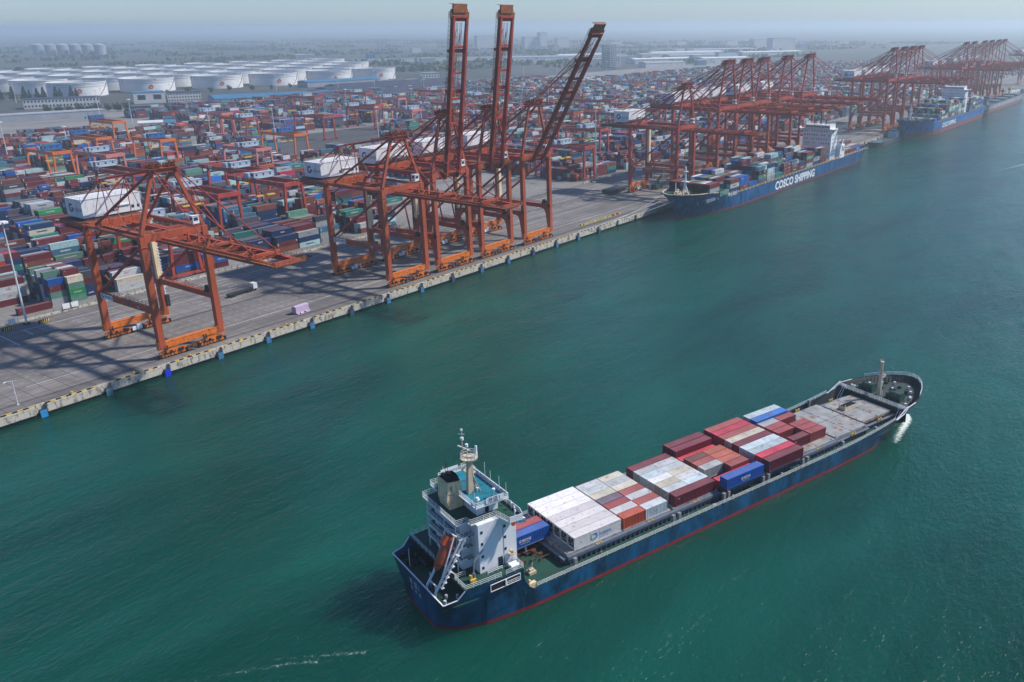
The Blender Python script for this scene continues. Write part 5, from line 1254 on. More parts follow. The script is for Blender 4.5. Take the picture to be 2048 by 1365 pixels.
b5 = [('maroon', 'deep red, at the starboard edge'), ('pinkred', 'bright crimson, second from starboard'), ('bluesky', 'pale blue white, third from starboard'), ('bluesky', 'pale blue white, fourth from starboard'), ('maroon', 'dark red, in the middle between white ones'), ('cream', 'cream coloured, fourth from port'), ('redf', 'dull red, third from port'), ('pinkred', 'bright crimson, second from port'), ('redf', 'dull red, at the port edge')]
for i, (cn, nm) in enumerate(b5): fcont(55.4, i, 12.19, 2.59, cn, 'long container of the nine wide row: %s' % nm, z=7.2)
fcont(69.8, 8, 12.19, 2.59, 'bluesky', 'pale blue white long container at the port edge of the foremost group', z=6.9); fcont(69.8, 7, 12.19, 2.59, 'bright blue', 'vivid blue long container at the port side of the foremost group', z=6.9)
fcont(69.9, 6, 6.06, 2.59, 'grey', 'rusty grey short container inboard of the vivid blue one'); fcont(76.3, 6, 6.06, 2.59, 'maroonred', 'dark red short container ahead of the rusty grey one, beside the vivid blue one')
for lane, nm in ((4, 'starboard'), (5, 'port')): fcont(69.9, lane, 6.06, 2.59, 'maroonred', 'dull red short container, %s one of the aft pair in the foremost group' % nm)
fcont(69.9, 2, 6.06, 2.59, 'maroon', 'single dark red short container at the starboard side of the foremost group', mark=('KS', 'whitetext', 'left', None))
for lane, nm in ((2, 'starboard'), (3, 'middle'), (4, 'port')): fcont(76.4, lane, 6.06, 2.59, 'maroonred', 'dull red short container, %s one of the forward three beside the empty hatch' % nm)

# --- container ships at the quay. local x forward (bow), bow towards the camera
def wide_text(mb, body, size, org, right, up, bold=.03, stretch=1.2):
    c = bpy.data.curves.new('tmp', 'FONT'); c.body = body; c.resolution_u = 3; c.offset = bold; o = bpy.data.objects.new('tmp', c); COL.objects.link(o)
    me = bpy.data.meshes.new_from_object(o.evaluated_get(bpy.context.evaluated_depsgraph_get()))
    org = Vector(org); right = Vector(right); up = Vector(up)
    mb.add([org+right*(v.co.x*size*stretch)+up*(v.co.y*size) for v in me.vertices], [tuple(p.vertices) for p in me.polygons])
    bpy.data.objects.remove(o); bpy.data.curves.remove(c); bpy.data.meshes.remove(me)
rs = random.Random(21)
def ship_records(x0w, bays, zb, y0, rows, tiers, pal, skip=()):
    for b, x in enumerate(bays):
        for r in range(rows):
            n = tiers(b, r); z = zb
            sm = rs.random() < .3
            for t_ in range(n):
                cn = rs.choices(*pal)[0]
                for L, dx in (((6.06, 0), (6.06, 6.25)) if sm else ((12.19, 0),)):
                    yield [x+dx, y0+r*2.52, z, L, 2.59, cn, b, r, b, t_, n, 0]
                z += 2.61
# nearer blue container ship
s2 = empty('container_ship', (652, -16.5, 0), math.pi); tag(s2, 'long blue container ship lettered COSCO SHIPPING, moored below the nearer crane row', 'ship')
ST2 = [(3, 9, 0, 12.6, 9.6), (12, 12, 8, 14.4, 9.2), (30, 14, 28, 14.5, 8.6), (120, 14.5, 120, 14.5, 8.6), (230, 14.5, 235, 14.5, 8.6), (255, 13.6, 261, 14.5, 9.2), (262, 12.6, 268, 14.5, 10.6), (268, 11.4, 275, 14.4, 12.8), (275, 9.6, 284, 13.9, 14.0), (284, 6.6, 293, 12.3, 14.4), (291, 3.9, 300, 9.4, 14.8), (297, 1.6, 305.5, 5.4, 15.1), (300.5, .3, 308.2, 1.6, 15.3), (301, 0, 309, 0, 15.3)]
loft('hull', ST2, 'hull2', s2)
mb = MB(); mb.prism([(.5, -12.4), (8, -14.1), (264, -14.2), (264, 14.2), (8, 14.1), (.5, 12.4)], 8.2, 8.4); mb.build('main_deck', 'deckdark', s2)
fo = [(264, 14), (284, 13.4), (293, 11.7), (300, 8.8), (305, 5), (307.6, 1.5)]; fo = fo+[(x, -y) for x, y in fo[::-1]]
mb = MB(); mb.prism(fo[::-1], 13.2, 13.4); mb.build('forecastle_deck', 'deckgreen', s2)
mb = MB()
for sg in (1, -1):
    pp = [(a[2], sg*a[3], a[4]) for a in ST2[7:]]
    for a, b in zip(pp, pp[1:]): mb.beam(a, b, .5, .35)
mb.build('bulwark_cap', 'cream', s2)
mb = MB()
for k in range(60): a = rs.uniform(272, 304); h = (307-a)/36*12; y = rs.uniform(-h, h); q = rs.uniform(.3, .9); mb.box(a-q, y-q, 13.4, a+q, y+q, 13.4+rs.uniform(.5, 2.0))
mb.build('mooring_machinery', 'creamlight', s2)
mb = MB(); mb.tube((290, 0, 13.4), (290, 0, 29), .8, 10, .5); mb.box(288.4, -2.2, 20, 291, 2.2, 20.3); mb.box(289, -1.5, 26, 290.6, 1.5, 26.2); mb.beam((290, -2, 14), (290, 0, 19), .4); mb.beam((290, 2, 14), (290, 0, 19), .4); mb.tube((296, -3, 13.4), (296, -3, 20), .25, 6); mb.build('foremast', 'white', s2)
mb = MB(); mb.box(285.4, -13, 13.4, 286, 13, 18.4); w_ = mb.build('breakwater', 'grey', s2)
mb = MB(); mb.box(285.1, -13.2, 18.4, 286.2, 13.2, 19.2); mb.build('breakwater_cap', 'crane_red', w_)
mb = MB(); wide_text(mb, 'COSCO SHIPPING', 7.4, (191.5, 14.56, 2.0), (-1, 0, 0), (0, 0, 1), .035, 1.19); mb.build('hull_lettering', 'whitetext', s2)
mb = MB(); mb.text('中远海运', 3.0, (262, 14.62, 8.4), (-1, .012, 0), (0, 0, 1)); mb.build('bow_name', 'whitetext', s2)
mb = MB(); mb.tube((291, 9.3, 10.0), (291, 8.2, 10.0), .9, 10); mb.box(290.3, 8.6, 7.2, 291.2, 9.4, 9.6); mb.build('anchor', 'grey', s2)
mb = MB()
for i in range(44):
    x = 10+i*5.8
    for sg in (1, -1): mb.box(x-.25, sg*13.9-.3, 8.4, x+.25, sg*13.9+.3, 10.4); 
for sg in (1, -1): mb.rail([(3, sg*14.1, 8.5), (262, sg*14.1, 8.5)], 1.3, .12, 2.9, 2)
split_build(mb, 'side_pedestal', 'cream', s2)
mb = MB()
for i in range(15): mb.box(90+i*13.45-2, -13.4, 8.4, 90+i*13.45+9.6, 13.4, 10.05)
for i in range(4): mb.box(10+i*13.4, -13.4, 8.4, 10+i*13.4+12, 13.4, 10.05)
mb.build('hatch_cover', 'coaming', s2)
def bridge_block(par, x0, x1, hw, z0, z1, wing, rows):
    mb = MB(); mb.box(x0, -hw, z0, x1, hw, z1-3); mb.box(x0+1, -hw*.86, z1-3, x1, hw*.86, z1); mb.box(x1-4, -wing, z1-3.2, x1, wing, z1-2.9)
    for sg in (1, -1): mb.box(x1-4, sg*wing-.2, z1-3.2, x1, sg*wing+.2, z1-1.8); mb.extr([(x1-3, sg*hw, z1-3.2), (x1-3, sg*(wing-.5), z1-3.2), (x1-3, sg*hw, z1-6.5)], (1, 0, 0))
    b = mb.build('deckhouse', 'white', par)
    mb = MB()
    rr = random.Random(4)
    for k in range(rows):
        z = z0+3+k*(z1-z0-8)/(rows-1)
        for j in range(11):
            y = -hw+1.6+j*(2*hw-3.2)/10
            if rr.random() < .72: mb.box(x1, y-.35, z, x1+.06, y+.35, z+.9)
        for j in range(3): mb.box(x0+2+j*3.2, hw, z, x0+2.8+j*3.2, hw+.06, z+.9)
    split_build(mb, 'porthole', 'glass', b)
    mb = MB(); n = 15
    for j in range(n): y = -hw*.84+j*(2*hw*.84)/n; mb.box(x1, y, z1-1.9, x1+.08, y+hw*1.68/n-.35, z1-.8)
    split_build(mb, 'bridge_window', 'glass', b)
    mb = MB(); mb.rail([(x0, -hw, z1-3), (x1, -hw*.86, z1-3)], 1.2, .12, 2, 2); mb.rail([(x0+1, -hw*.86, z1), (x1, -hw*.86, z1), (x1, hw*.86, z1), (x0+1, hw*.86, z1)], 1.2, .12, 1.5, 2, closed=True)
    mb.build('railing', 'white', b)
    mb = MB(); cx = (x0+x1)/2; mb.tube((cx, 0, z1), (cx, 0, z1+8), .6, 8, .3); mb.box(cx-.4, -3, z1+3.5, cx+.4, 3, z1+4); mb.box(cx-.3, -2, z1+6, cx+.3, 2, z1+6.4); mb.beam((cx+1, -1.5, z1+4.8), (cx+1, 2.5, z1+4.8), .5)
    for y in (-5, -3.6, 4, 5.6): mb.tube((cx, y, z1), (cx, y, z1+3.2), .5 if y in (-5, 4) else .12, 8)
    mb.build('radar_mast', 'dark', b)
    return b
bridge_block(s2, 71, 84, 11.4, 8.4, 34.5, 14.6, 7)
mb = MB(); mb.box(60, 10.8, 8.4, 70, 14.4, 18.6); mb.box(62, 11, 18.6, 69, 13.4, 22); mb.box(64, 12.5, 24, 66, 15.6, 24.3); mb.beam((68, 14, 18.6), (66, 14.6, 24.2), .4); tw = mb.build('side_house', 'white', s2)
mb = MB(); mb.box(61.4, 14.4, 13.5, 63, 14.46, 17.2); mb.box(64.6, 14.4, 13.5, 66.2, 14.46, 17.2); mb.box(67.2, 14.4, 9.5, 68.2, 14.46, 11.5); split_build(mb, 'opening', 'glass', tw)
mb = MB(); mb.box(56, -6, 8.4, 68, 6, 27); mb.build('engine_casing', 'white', s2)
o = empty('lifeboat', (652-66, -16.5-13, 20.5)); tag(o, 'small orange lifeboat hanging beside the white bridge of the nearer blue container ship', 'lifeboat')
mb = MB(); mb.tube((-3, 0, 0), (0, 0, -.2), .5, 10, 1.3); mb.tube((0, 0, -.2), (3.2, 0, 0), 1.3, 10, .4); mb.build('boat_hull', 'boatorange', o); mb = MB(); mb.box(.6, -.6, .7, 2.2, .6, 1.6); mb.build('cockpit', 'boatorange', o)
pal2 = (['maroon', 'brown', 'navy', 'blue', 'teal', 'sage green', 'pale cyan', 'pale grey', 'cream', 'slate', 'white', 'grey'], [30, 14, 14, 9, 4, 7, 4, 6, 4, 8, 4, 5])
bt = [(2, 2), (2, 1), (3, 3), (4, 3), (3, 2), (5, 4), (5, 4), (4, 2), (5, 3), (4, 3), (4, 2), (5, 4), (4, 3), (4, 4)]
def t2(b, r):
    hi, lo = bt[b]; return max(1, (lo if r < 4 else hi)-(1 if rs.random() < .25 else 0))
S2R = list(ship_records(0, [366+i*13.45 for i in range(14)], 10.1, -29.6, 11, t2, pal2))
S2R = [c if c[6] > 0 else c[:2]+[c[2]+3.6]+c[3:] for c in S2R]
S2A = list(ship_records(0, [592+i*13.4 for i in range(4)], 10.1, -29.2, 11, lambda b, r: 1 if r < 5 else 2, pal2))
# farther blue container ship
s3 = empty('container_ship', (1088, -17.5, 0), math.pi); tag(s3, 'farther bright blue container ship, stacked high with containers, seen through haze behind the moored one', 'ship')
ST3 = [(3, 10, 0, 14, 13), (14, 14, 10, 15.9, 12.5), (40, 16, 38, 16.2, 12), (150, 16.2, 150, 16.2, 12), (215, 16, 222, 16.2, 12), (236, 14, 246, 16.2, 13), (246, 12, 256, 16, 16.2), (262, 7.6, 275, 14, 17.4), (274, 3.6, 287, 9.4, 18), (282, 1.2, 294.5, 4.2, 18.6), (286, 0, 298, 0, 18.8)]
loft('hull', ST3, 'hull3', s3)
mb = MB(); mb.prism([(.5, -13.6), (10, -15.5), (246, -15.9), (246, 15.9), (10, 15.5), (.5, 13.6)], 11.5, 11.8); mb.build('main_deck', 'deckdark', s3)
mb = MB(); fo = [(246, 15.4), (256, 15.2), (275, 13.2), (287, 8.8), (295, 3)]; fo = fo+[(x, -y) for x, y in fo[::-1]]; mb.prism(fo[::-1], 16.0, 16.2); mb.build('forecastle_deck', 'bulwark', s3)
mb = MB(); wide_text(mb, 'COSCO SHIPPING', 6.2, (212, 16.3, 5.2), (-1, 0, 0), (0, 0, 1), .035, 1.12); mb.build('hull_lettering', 'whitetext', s3)
mb = MB(); mb.tube((276, 0, 16), (276, 0, 33), .9, 8, .5); mb.beam((276, -4, 16.4), (276, 0, 25), .4); mb.beam((276, 4, 16.4), (276, 0, 25), .4); mb.box(275, -2, 27, 277, 2, 27.3); mb.build('foremast', 'white', s3)
mb = MB()
for k in range(26): a = rs.uniform(256, 288); h = (296-a)/40*14; y = rs.uniform(-h, h); mb.box(a-.8, y-.8, 16.2, a+.8, y+.8, 16.2+rs.uniform(.8, 2.2))
mb.build('mooring_machinery', 'grey', s3)
bridge_block(s3, 98, 112, 12.4, 11.8, 40, 17.0, 8)
mb = MB(); mb.box(12, -14.8, 11.8, 92, 14.8, 13.6); mb.box(116, -14.8, 11.8, 244, 14.8, 13.6); mb.build('hatch_cover', 'coaming', s3)
pal3 = (['maroon', 'navy', 'blue', 'teal', 'sage green', 'pale cyan', 'pale grey', 'cream', 'steel blue', 'slate', 'grey'], [18, 8, 10, 8, 14, 10, 8, 6, 8, 6, 8])
bt3 = [1, 2, 4, 5, 5, 6, 6, 5, 6]
S3R = list(ship_records(0, [846+i*13.9 for i in range(9)], 13.7, -31.4, 12, lambda b, r: max(1, bt3[b]-(1 if rs.random() < .3 else 0)), pal3))+list(ship_records(0, [996+i*13.6 for i in range(5)], 13.7, -31.4, 12, lambda b, r: rs.choice([4, 5, 5]), pal3))
# distant grey cargo ship, bow away from the camera
s4 = empty('cargo_ship', (1112, -16, 0), 0); tag(s4, 'distant pale grey cargo ship with white bridge, almost lost in haze', 'ship')
ST4 = [(3, 8, 0, 11, 10), (12, 11.5, 10, 13, 9.4), (60, 13, 60, 13, 9), (200, 13, 205, 13, 9.5), (235, 11, 243, 12.8, 10.5), (258, 6, 268, 9.6, 12.5), (268, 2, 278, 4.4, 13.2), (272, 0, 283, 0, 13.5)]
loft('hull', ST4, 'hull4', s4)
mb = MB(); mb.prism([(.5, -10.8), (10, -12.7), (243, -12.5), (268, -9), (280, -2), (280, 2), (268, 9), (243, 12.5), (10, 12.7), (.5, 10.8)], 8.7, 8.9); mb.build('main_deck', 'deckdark', s4)
mb = MB(); mb.box(14, -8, 8.9, 26, 8, 17); mb.box(16, -10, 17, 25, 10, 20); b_ = mb.build('deckhouse', 'grey', s4)
mb = MB()
for j in range(10): mb.box(15.9, -9.6+j*1.95, 18, 16, -8.4+j*1.95, 19.2)
split_build(mb, 'bridge_window', 'glass', b_)
mb = MB(); mb.tube((22, 0, 20), (22, 0, 28), .5, 8); mb.box(21.6, -3, 24, 22.4, 3, 24.4); mb.build('mast', 'dark', b_)
for k in range(4):
    mb = MB(); x = 56+k*46; mb.tube((x, 0, 8.9), (x, 0, 22), 1.1, 8, .8); mb.box(x-2, -2, 17, x+2, 2, 20); mb.beam((x, 0, 19), (x+22, 0, 16), 1.0); mb.build('deck_crane', 'yellow' if k == 3 else 'crane_red', s4)
mb = MB()
for k in range(4): mb.box(66+k*46, -9, 8.9, 92+k*46, 9, 11)
mb.build('hatch_cover', 'coaming', s4)
# small grey barge-like workboat between the two blue ships
s5 = empty('supply_boat', (800, -9.5, 0), math.pi); tag(s5, 'low dark grey supply boat moored between the two blue container ships', 'boat')
ST5 = [(1, 5.2, 0, 5.8, 2.6), (10, 6, 10, 6.2, 2.5), (55, 6, 57, 6.2, 2.8), (68, 4, 70, 5.4, 3.8), (75, 0, 80, 0, 4.6)]
loft('hull', ST5, 'hullgrey', s5)
mb = MB(); mb.prism([(.5, -5.6), (57, -6), (70, -5.2), (78, -1), (78, 1), (70, 5.2), (57, 6), (.5, 5.6)], 2.2, 2.4); mb.build('main_deck', 'deckdark', s5)
mb = MB(); mb.box(4, -4, 2.4, 14, 4, 7.5); mb.box(6, -3, 7.5, 11, 3, 10); mb.tube((8, 0, 10), (8, 0, 15), .2, 6); mb.rail([(60, -5, 2.6), (74, -2, 3.4), (74, 2, 3.4), (60, 5, 2.6)], 2.4, .25, 1.5, 3); b_ = mb.build('wheelhouse', 'cabin', s5)
mb = MB(); mb.box(11, -2.6, 8.2, 11.1, 2.6, 9.3); split_build(mb, 'window', 'glass', b_)
# mooring lines of the nearer ship
for i, (a, b) in enumerate((((349, -8, 13.4), (316, .9, 4.0)), ((349.5, -14, 13.2), (278, 1.0, 4.0)), ((351, -20, 12.6), (297, 1.0, 4.0)))):
    mb = MB(); a = Vector(a); b = Vector(b); prev = a
    for k in range(1, 13):
        f = k/12; p = a.lerp(b, f)-Vector((0, 0, 2.2*4*f*(1-f)*.5)); mb.tube(prev, p, .09, 5); prev = p
    o = mb.build('mooring_line', 'galv'); tag(o, ['shortest pale mooring line from the bow of the blue container ship to the quay', 'longest pale mooring line from the bow of the blue container ship to the quay', 'middle pale mooring line from the bow of the blue container ship'][i], 'mooring line', 'mooring lines at the bow of the blue ship')

HEX['maroon'] = (.125, .022, .026)
# ---------------------------------------------------------------- which containers are individuals
OW = ['zeroth', 'first', 'second', 'third', 'fourth', 'fifth', 'sixth', 'seventh', 'eighth', 'ninth', 'tenth', 'eleventh', 'twelfth', 'thirteenth', 'fourteenth', 'fifteenth', 'sixteenth', 'seventeenth', 'eighteenth', 'nineteenth', 'twentieth']
def ow(n):
    if n <= 20: return OW[n]
    t_ = ['', '', 'twenty', 'thirty', 'forty', 'fifty', 'sixty', 'seventy'][n//10]; return t_+'-'+OW[n % 10] if n % 10 else t_[:-1]+'ieth'
for c in S2R:
    vis_ = c[9] == c[10]-1 or c[7] == 0
    if vis_: CONT_IND.append((dist((c[0]+c[3]/2, c[1], c[2]+1.3))+(0 if c[9] == c[10]-1 else 15), 'ship', c))
CONT_IND.sort(key=lambda q: q[0])
n_fore = sum(1 for o in bpy.data.objects if o.name.startswith('shipping_container'))
NI = 300-n_fore
IND = CONT_IND[:NI]; ids = set(id(q[2]) for q in IND)
# order stacks in every yard row from the left
rows_ = {}
for c in REC:
    rows_.setdefault((c[6], c[7] if c[8] != 90 else round((c[1]-97)/2.72)), {}).setdefault(round(c[0], 1), 0)
def row_of(c): return (c[6], c[7] if c[8] != 90 else round((c[1]-97)/2.72))
for v in rows_.values():
    for i, kx in enumerate(sorted(v)): v[kx] = i+1
WORDS = {'navy': ['MSC', 'NBOS', 'HMM'], 'blue': ['CMA CGM', 'COSCO'], 'sage green': ['CHINA SHIPPING', 'UES EXPRESS'], 'green': ['EVERGREEN'], 'crimson': ['TCLC'], 'red': ['K LINE'], 'grey': ['CSCL'], 'pale grey': ['MSC'], 'pale cyan': ['CAI'], 'brown': ['TEX'], 'maroon': ['KS'], 'cream': ['TRITON'], 'white': ['ANTONG'], 'steel blue': ['COSCO'], 'rust orange': ['TAL'], 'teal': ['DONG FANG']}
seen_lab = {}
stackid = {}
for _, src, c in IND:
    cn = c[5]; L = c[3]
    if src == 'yard':
        b, r = row_of(c); si = rows_[(b, r)].get(round(c[0], 1), 1)
        lab = '%s %s container, %s tier, %s row from apron, %s stack from left' % (cn, 'long' if L > 7 else 'short', OW[c[9]+1], ow(int(round((c[1]-96)/2.72))+1), ow(si))
        grp = 'containers stacked in the port yard'
    else:
        lab = '%s %s container on the COSCO ship, %s tier, %s row from the water, %s bay%s' % (cn, 'long' if L > 7 else 'short', OW[c[9]+1], OW[c[7]+1], OW[c[6]+1], ' half' if L < 7 and (round(c[0]*100) % 1345) > 500 else '')
        grp = 'containers on the moored blue ship'
    if lab in seen_lab: lab = lab.replace(' container', ' container further right', 1)
    seen_lab[lab] = 1
    rr = random.Random(int(c[0]*7+c[1]*13+c[2]*29)); mk = None
    if rr.random() < (.75 if dist((c[0], c[1], c[2])) < 420 else .4) and cn in WORDS:
        wd = rr.choice(WORDS[cn]); small = cn in ('maroon', 'brown', 'rust orange', 'cream')
        mk = (wd, 'redtext' if cn in ('pale grey', 'white') else ('navytext' if cn in ('grey', 'pale cyan', 'cream') else 'whitetext'), 'left' if small else 'mid', None if small else .95)
        if wd == 'UES EXPRESS': mk = ('CHINA SHIPPING', 'whitetext', 'mid', .75)
        if L < 7 and not small and len(wd) > 7: mk = (wd, mk[1], 'mid', .58)
    cc = container(c[0], c[1], c[2], 0, L, 2.59, HEX[cn], lab, mark=mk, group=grp)
# the rest as one mass
def build_stuff(recs, name):
    marks = []
    for c in recs:
        if rng.random() < .5:
            x, y, z, L, H = c[:5]; y0 = y-1.25
            if rng.random() < .55: marks.append((x+.5, y0, z+.8, x+1.0, z+2.1, c[5]))
            else: a = L*.3; hh = rng.uniform(.4, .8); marks.append((x+a, y0, z+1.1, x+L*.68, z+1.1+hh, c[5]))
            if rng.random() < .4: marks.append((x+L-1.1, y0, z+1.7, x+L-.4, z+2.3, c[5]))
    n = len(recs); V = np.zeros((n, 8, 3)); C_ = np.zeros((n, 6, 3))
    F0 = np.array([(0, 3, 2, 1), (4, 5, 6, 7), (0, 1, 5, 4), (1, 2, 6, 5), (2, 3, 7, 6), (3, 0, 4, 7)])
    for i, c in enumerate(recs):
        x, y, z, L, H = c[:5]; x1 = x+L; y0 = y-1.22; y1 = y+1.22; z1 = z+H
        V[i] = [(x, y0, z), (x1, y0, z), (x1, y1, z), (x, y1, z), (x, y0, z1), (x1, y0, z1), (x1, y1, z1), (x, y1, z1)]
        j = rng.uniform(.8, 1.2); k = np.array(HEX[c[5]])*j
        C_[i] = k; C_[i, 1] = k*.9+np.array((.40, .33, .32))*.13*rng.uniform(.3, 1.3)
    me = bpy.data.meshes.new(name)
    mk = len(marks); MVt = np.array([[(a, y0, b), (d, y0, b), (d, y0, e), (a, y0, e)] for a, y0, b, d, e, _ in marks]).reshape(-1, 3)
    F = (F0[None]+np.arange(n)[:, None, None]*8).reshape(-1, 4)
    F = np.concatenate([F, np.arange(mk*4).reshape(-1, 4)+n*8]); me.vertices.add(n*8+mk*4); me.vertices.foreach_set('co', np.concatenate([V.reshape(-1, 3), MVt]).reshape(-1)); me.loops.add(len(F)*4); me.loops.foreach_set('vertex_index', F.reshape(-1).astype(np.int32))
    me.polygons.add(len(F)); me.polygons.foreach_set('loop_start', np.arange(len(F), dtype=np.int32)*4)
    me.update(calc_edges=True); me.shade_flat(); me.materials.append(MT['stack'])
    at = me.attributes.new('col', 'FLOAT_COLOR', 'FACE'); cols = np.ones((n*6+mk, 4)); cols[:n*6, :3] = C_.reshape(-1, 3); cols[n*6:, :3] = np.array([(.04, .06, .12) if m_[5] in ('white', 'pale grey', 'cream', 'grey', 'pale cyan') else (.42, .43, .42) for m_ in marks]); at.data.foreach_set('color', cols.reshape(-1))
    o = bpy.data.objects.new(name, me); COL.objects.link(o); return o
rest = [c for c in vis if id(c) not in ids]+[c for c in S2R if id(c) not in ids]+S2A+S3R
st_ = build_stuff(rest, 'stacked_containers'); tag(st_, 'mass of stacked coloured containers filling the port yard and far ships', 'containers', kind='stuff')

# ---------------------------------------------------------------- yard gantry cranes
def gantry(xc, ys, span, zt, pt, cant=8, hw=5.5, tro=.5, house='cabin', txt=True, detail=True, blue=False, label=''):
    t = empty('yard_gantry_crane', (xc, ys, QZ)); H = zt-QZ
    for y in (0, span):
        for sx in (-1, 1):
            mb = MB(); mb.beam((sx*(hw+1.2), y, 1.6), (sx*hw, y, H-1.2), 1.25, 1.3); mb.build('leg', pt, t)
        mb = MB(); mb.box(-hw-2.4, y-.5, .9, hw+2.4, y+.5, 1.9); sb = mb.build('sill_beam', pt, t)
        mb = MB()
        for sx in (-1, 1): wheels(mb, sx*(hw+1.2)-1.7, sx*(hw+1.2)+1.7, y, 4, .45)
        split_build(mb, 'wheel', 'tyre', sb)
    for y in ((-.4, span) if cant < 3 else (-.4, span, span+cant)):
        mb = MB(); mb.box(-hw-.75, y-.65, H-2.1, hw+.75, y+.65, H+.1); mb.build('end_beam', pt, t)
    for sx in (-1, 1):
        mb = MB(); mb.box(sx*hw-.5, .1, H-2.5, sx*hw+.5, span+cant, H-.05)
        g = mb.build('main_girder', pt, t)
        mb = MB(); mb.rail([(sx*(hw+.5), 0, H), (sx*(hw+.5), span+cant, H)], 1.0, .09, 2.6, 2); mb.build('railing', 'rustframe', g)
        if sx < 0 and txt:
            xx = -hw-.53
            mb = MB(); mb.mi = 0; mb.box(xx-.05, span+cant-13, H-1.7, xx, span+cant-6.5, H-.1); mb.mi = 1; logo_g(mb, (xx-.08, span+cant-7.6, H-.9), 1.2, (0, -1, 0), (0, 0, 1), 1); mb.text('北部湾港', .85, (xx-.08, span+cant-8.5, H-1.25), (0, -1, 0), (0, 0, 1), 1); mb.build('sign', ['white', 'navytext'], g)
            mb = MB(); mb.text('广西北部湾港', 1.15, (xx-.02, span+cant-13.8, H-1.05), (0, -1, 0), (0, 0, 1)); mb.text('钦州港区', .72, (xx-.02, span+cant-15, H-1.8), (0, -1, 0), (0, 0, 1)); mb.text('SEN 5021', .95, (xx-.02, span*.42, H-1.3), (0, -1, 0), (0, 0, 1)); mb.text('40T', .9, (xx-.02, 6, H-1.3), (0, -1, 0), (0, 0, 1)); mb.build('lettering', 'creamlight', g)
    ty = span*tro
    mb = MB(); mb.box(-hw-.4, ty-2.5, H+.1, hw+.4, ty+2.5, H+.5); mb.box(-hw-1.2, ty-1.7, H+.5, hw*1.2, ty+1.7, H+3.3); mb.box(-hw-1.4, ty-1.9, H+3.3, hw*1.2+.2, ty+1.9, H+3.45)
    tr = mb.build('trolley_house', 'cabinblue' if blue else house, t)
    mb = MB()
    for k in range(3): mb.box(-hw+k*4.4, ty-1.75, H+1.6, -hw+k*4.4+1.0, ty-1.7, H+2.7); 
    mb.box(-hw-1.26, ty-.9, H+1.6, -hw-1.2, ty+.9, H+2.7); split_build(mb, 'window', 'glass', tr)
    mb = MB(); mb.box(-hw-.9, ty+4.2, H-.1, -hw+2.6, ty+8.2, H+2.7); mb.build('electrical_cabin', house, tr)
    mb = MB()
    for x in (-3, 3): mb.tube((x, ty, H), (x, ty, 14), .06, 4)
    mb.box(-6, ty-1.2, 13.2, 6, ty+1.2, 13.8); mb.build('spreader', 'yellow', tr)
    tag(t, label, 'gantry crane', 'yard gantry cranes over the container blocks')
    return t
RM = 43
GL = [(112, 94, 27, 'crane_red', .55, 'dark red yard gantry crane at the apron edge behind the nearest quay crane'),
      (169, 145, 27, 'crane_red', .80, 'dark red lettered yard gantry crane behind the boom of the nearest quay crane'),
      (209, 145, 27, 'crane_red', .62, 'dark red lettered yard gantry crane with pale cabin, just left of crane 02'),
      (225, 199, 27, 'crane_red', .42, 'dark red lettered yard gantry crane one block behind the one left of crane 02'),
      (182, 250, 27, 'girder', .96, 'darkest maroon yard gantry crane, directly behind the top of the nearest quay crane'),
      (420, 94, 27, 'crane_red', .5, 'red yard gantry crane standing by a white car right of the raised booms'),
      (515, 146, 27, 'crane_red', .35, 'red yard gantry crane one block behind the one by the white car')]
G0 = None
for (x, y, z, p, tr_, lb_) in GL: gantry(x, y, RM, z, p, 8, 5.5, tr_, label=lb_)
for (x, y, sp_, z, p, tr_, lb_, bl) in ((210, 408, 40, 24.5, 'orange_gantry', .35, 'bright orange yard gantry crane at far left, over the mixed stack with a blue container', True), (270, 467, 40, 24.5, 'orange_gantry', .95, 'bright orange yard gantry crane in the middle of the left row of three', True), (345, 585, 42, 24.5, 'orange_gantry', .98, 'bright orange yard gantry crane farthest back in the left row of three', True),
        (292, 412, 40, 24.5, 'orange_gantry', .4, 'orange yard gantry crane partly behind the top of the nearest quay crane', True), (373, 353, 44, 24.5, 'orange_gantry', .45, 'bright orange yard gantry crane standing alone over the open paved lane', True), (423, 491, 42, 26, 'crane_red', .2, 'red yard gantry crane with white cabin behind the lone orange one', False),
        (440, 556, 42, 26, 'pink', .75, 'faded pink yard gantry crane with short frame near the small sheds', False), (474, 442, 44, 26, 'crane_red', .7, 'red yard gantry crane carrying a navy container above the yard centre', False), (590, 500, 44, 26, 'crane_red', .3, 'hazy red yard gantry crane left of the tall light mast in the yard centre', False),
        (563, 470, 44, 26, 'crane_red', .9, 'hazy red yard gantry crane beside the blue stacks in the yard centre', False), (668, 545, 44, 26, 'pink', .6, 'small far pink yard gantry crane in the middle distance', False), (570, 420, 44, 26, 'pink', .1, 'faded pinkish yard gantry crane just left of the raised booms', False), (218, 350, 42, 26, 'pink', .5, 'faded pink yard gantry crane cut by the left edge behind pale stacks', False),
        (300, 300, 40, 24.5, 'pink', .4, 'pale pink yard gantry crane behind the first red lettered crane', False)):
    gantry(x, y, sp_, z, p, 1.5, 5.8, tr_, txt=False, blue=bl, label=lb_)
rgx = random.Random(9)
side_names = ['left', 'centre', 'right']
far = [(620, 250), (700, 199), (760, 300), (800, 146), (860, 250), (930, 199), (560, 300), (990, 300), (1060, 199), (1150, 250), (640, 410), (740, 467), (830, 410), (920, 467), (700, 640), (1000, 525), (1120, 410), (1260, 300), (620, 640), (780, 583)]
g0 = gantry(640, 199, RM, 27, 'crane_red', 8, 5.5, .5, txt=False, label='far red yard gantry crane first behind the right container blocks')
far.sort(key=lambda p: -math.atan2(p[1]+266, p[0]+90))
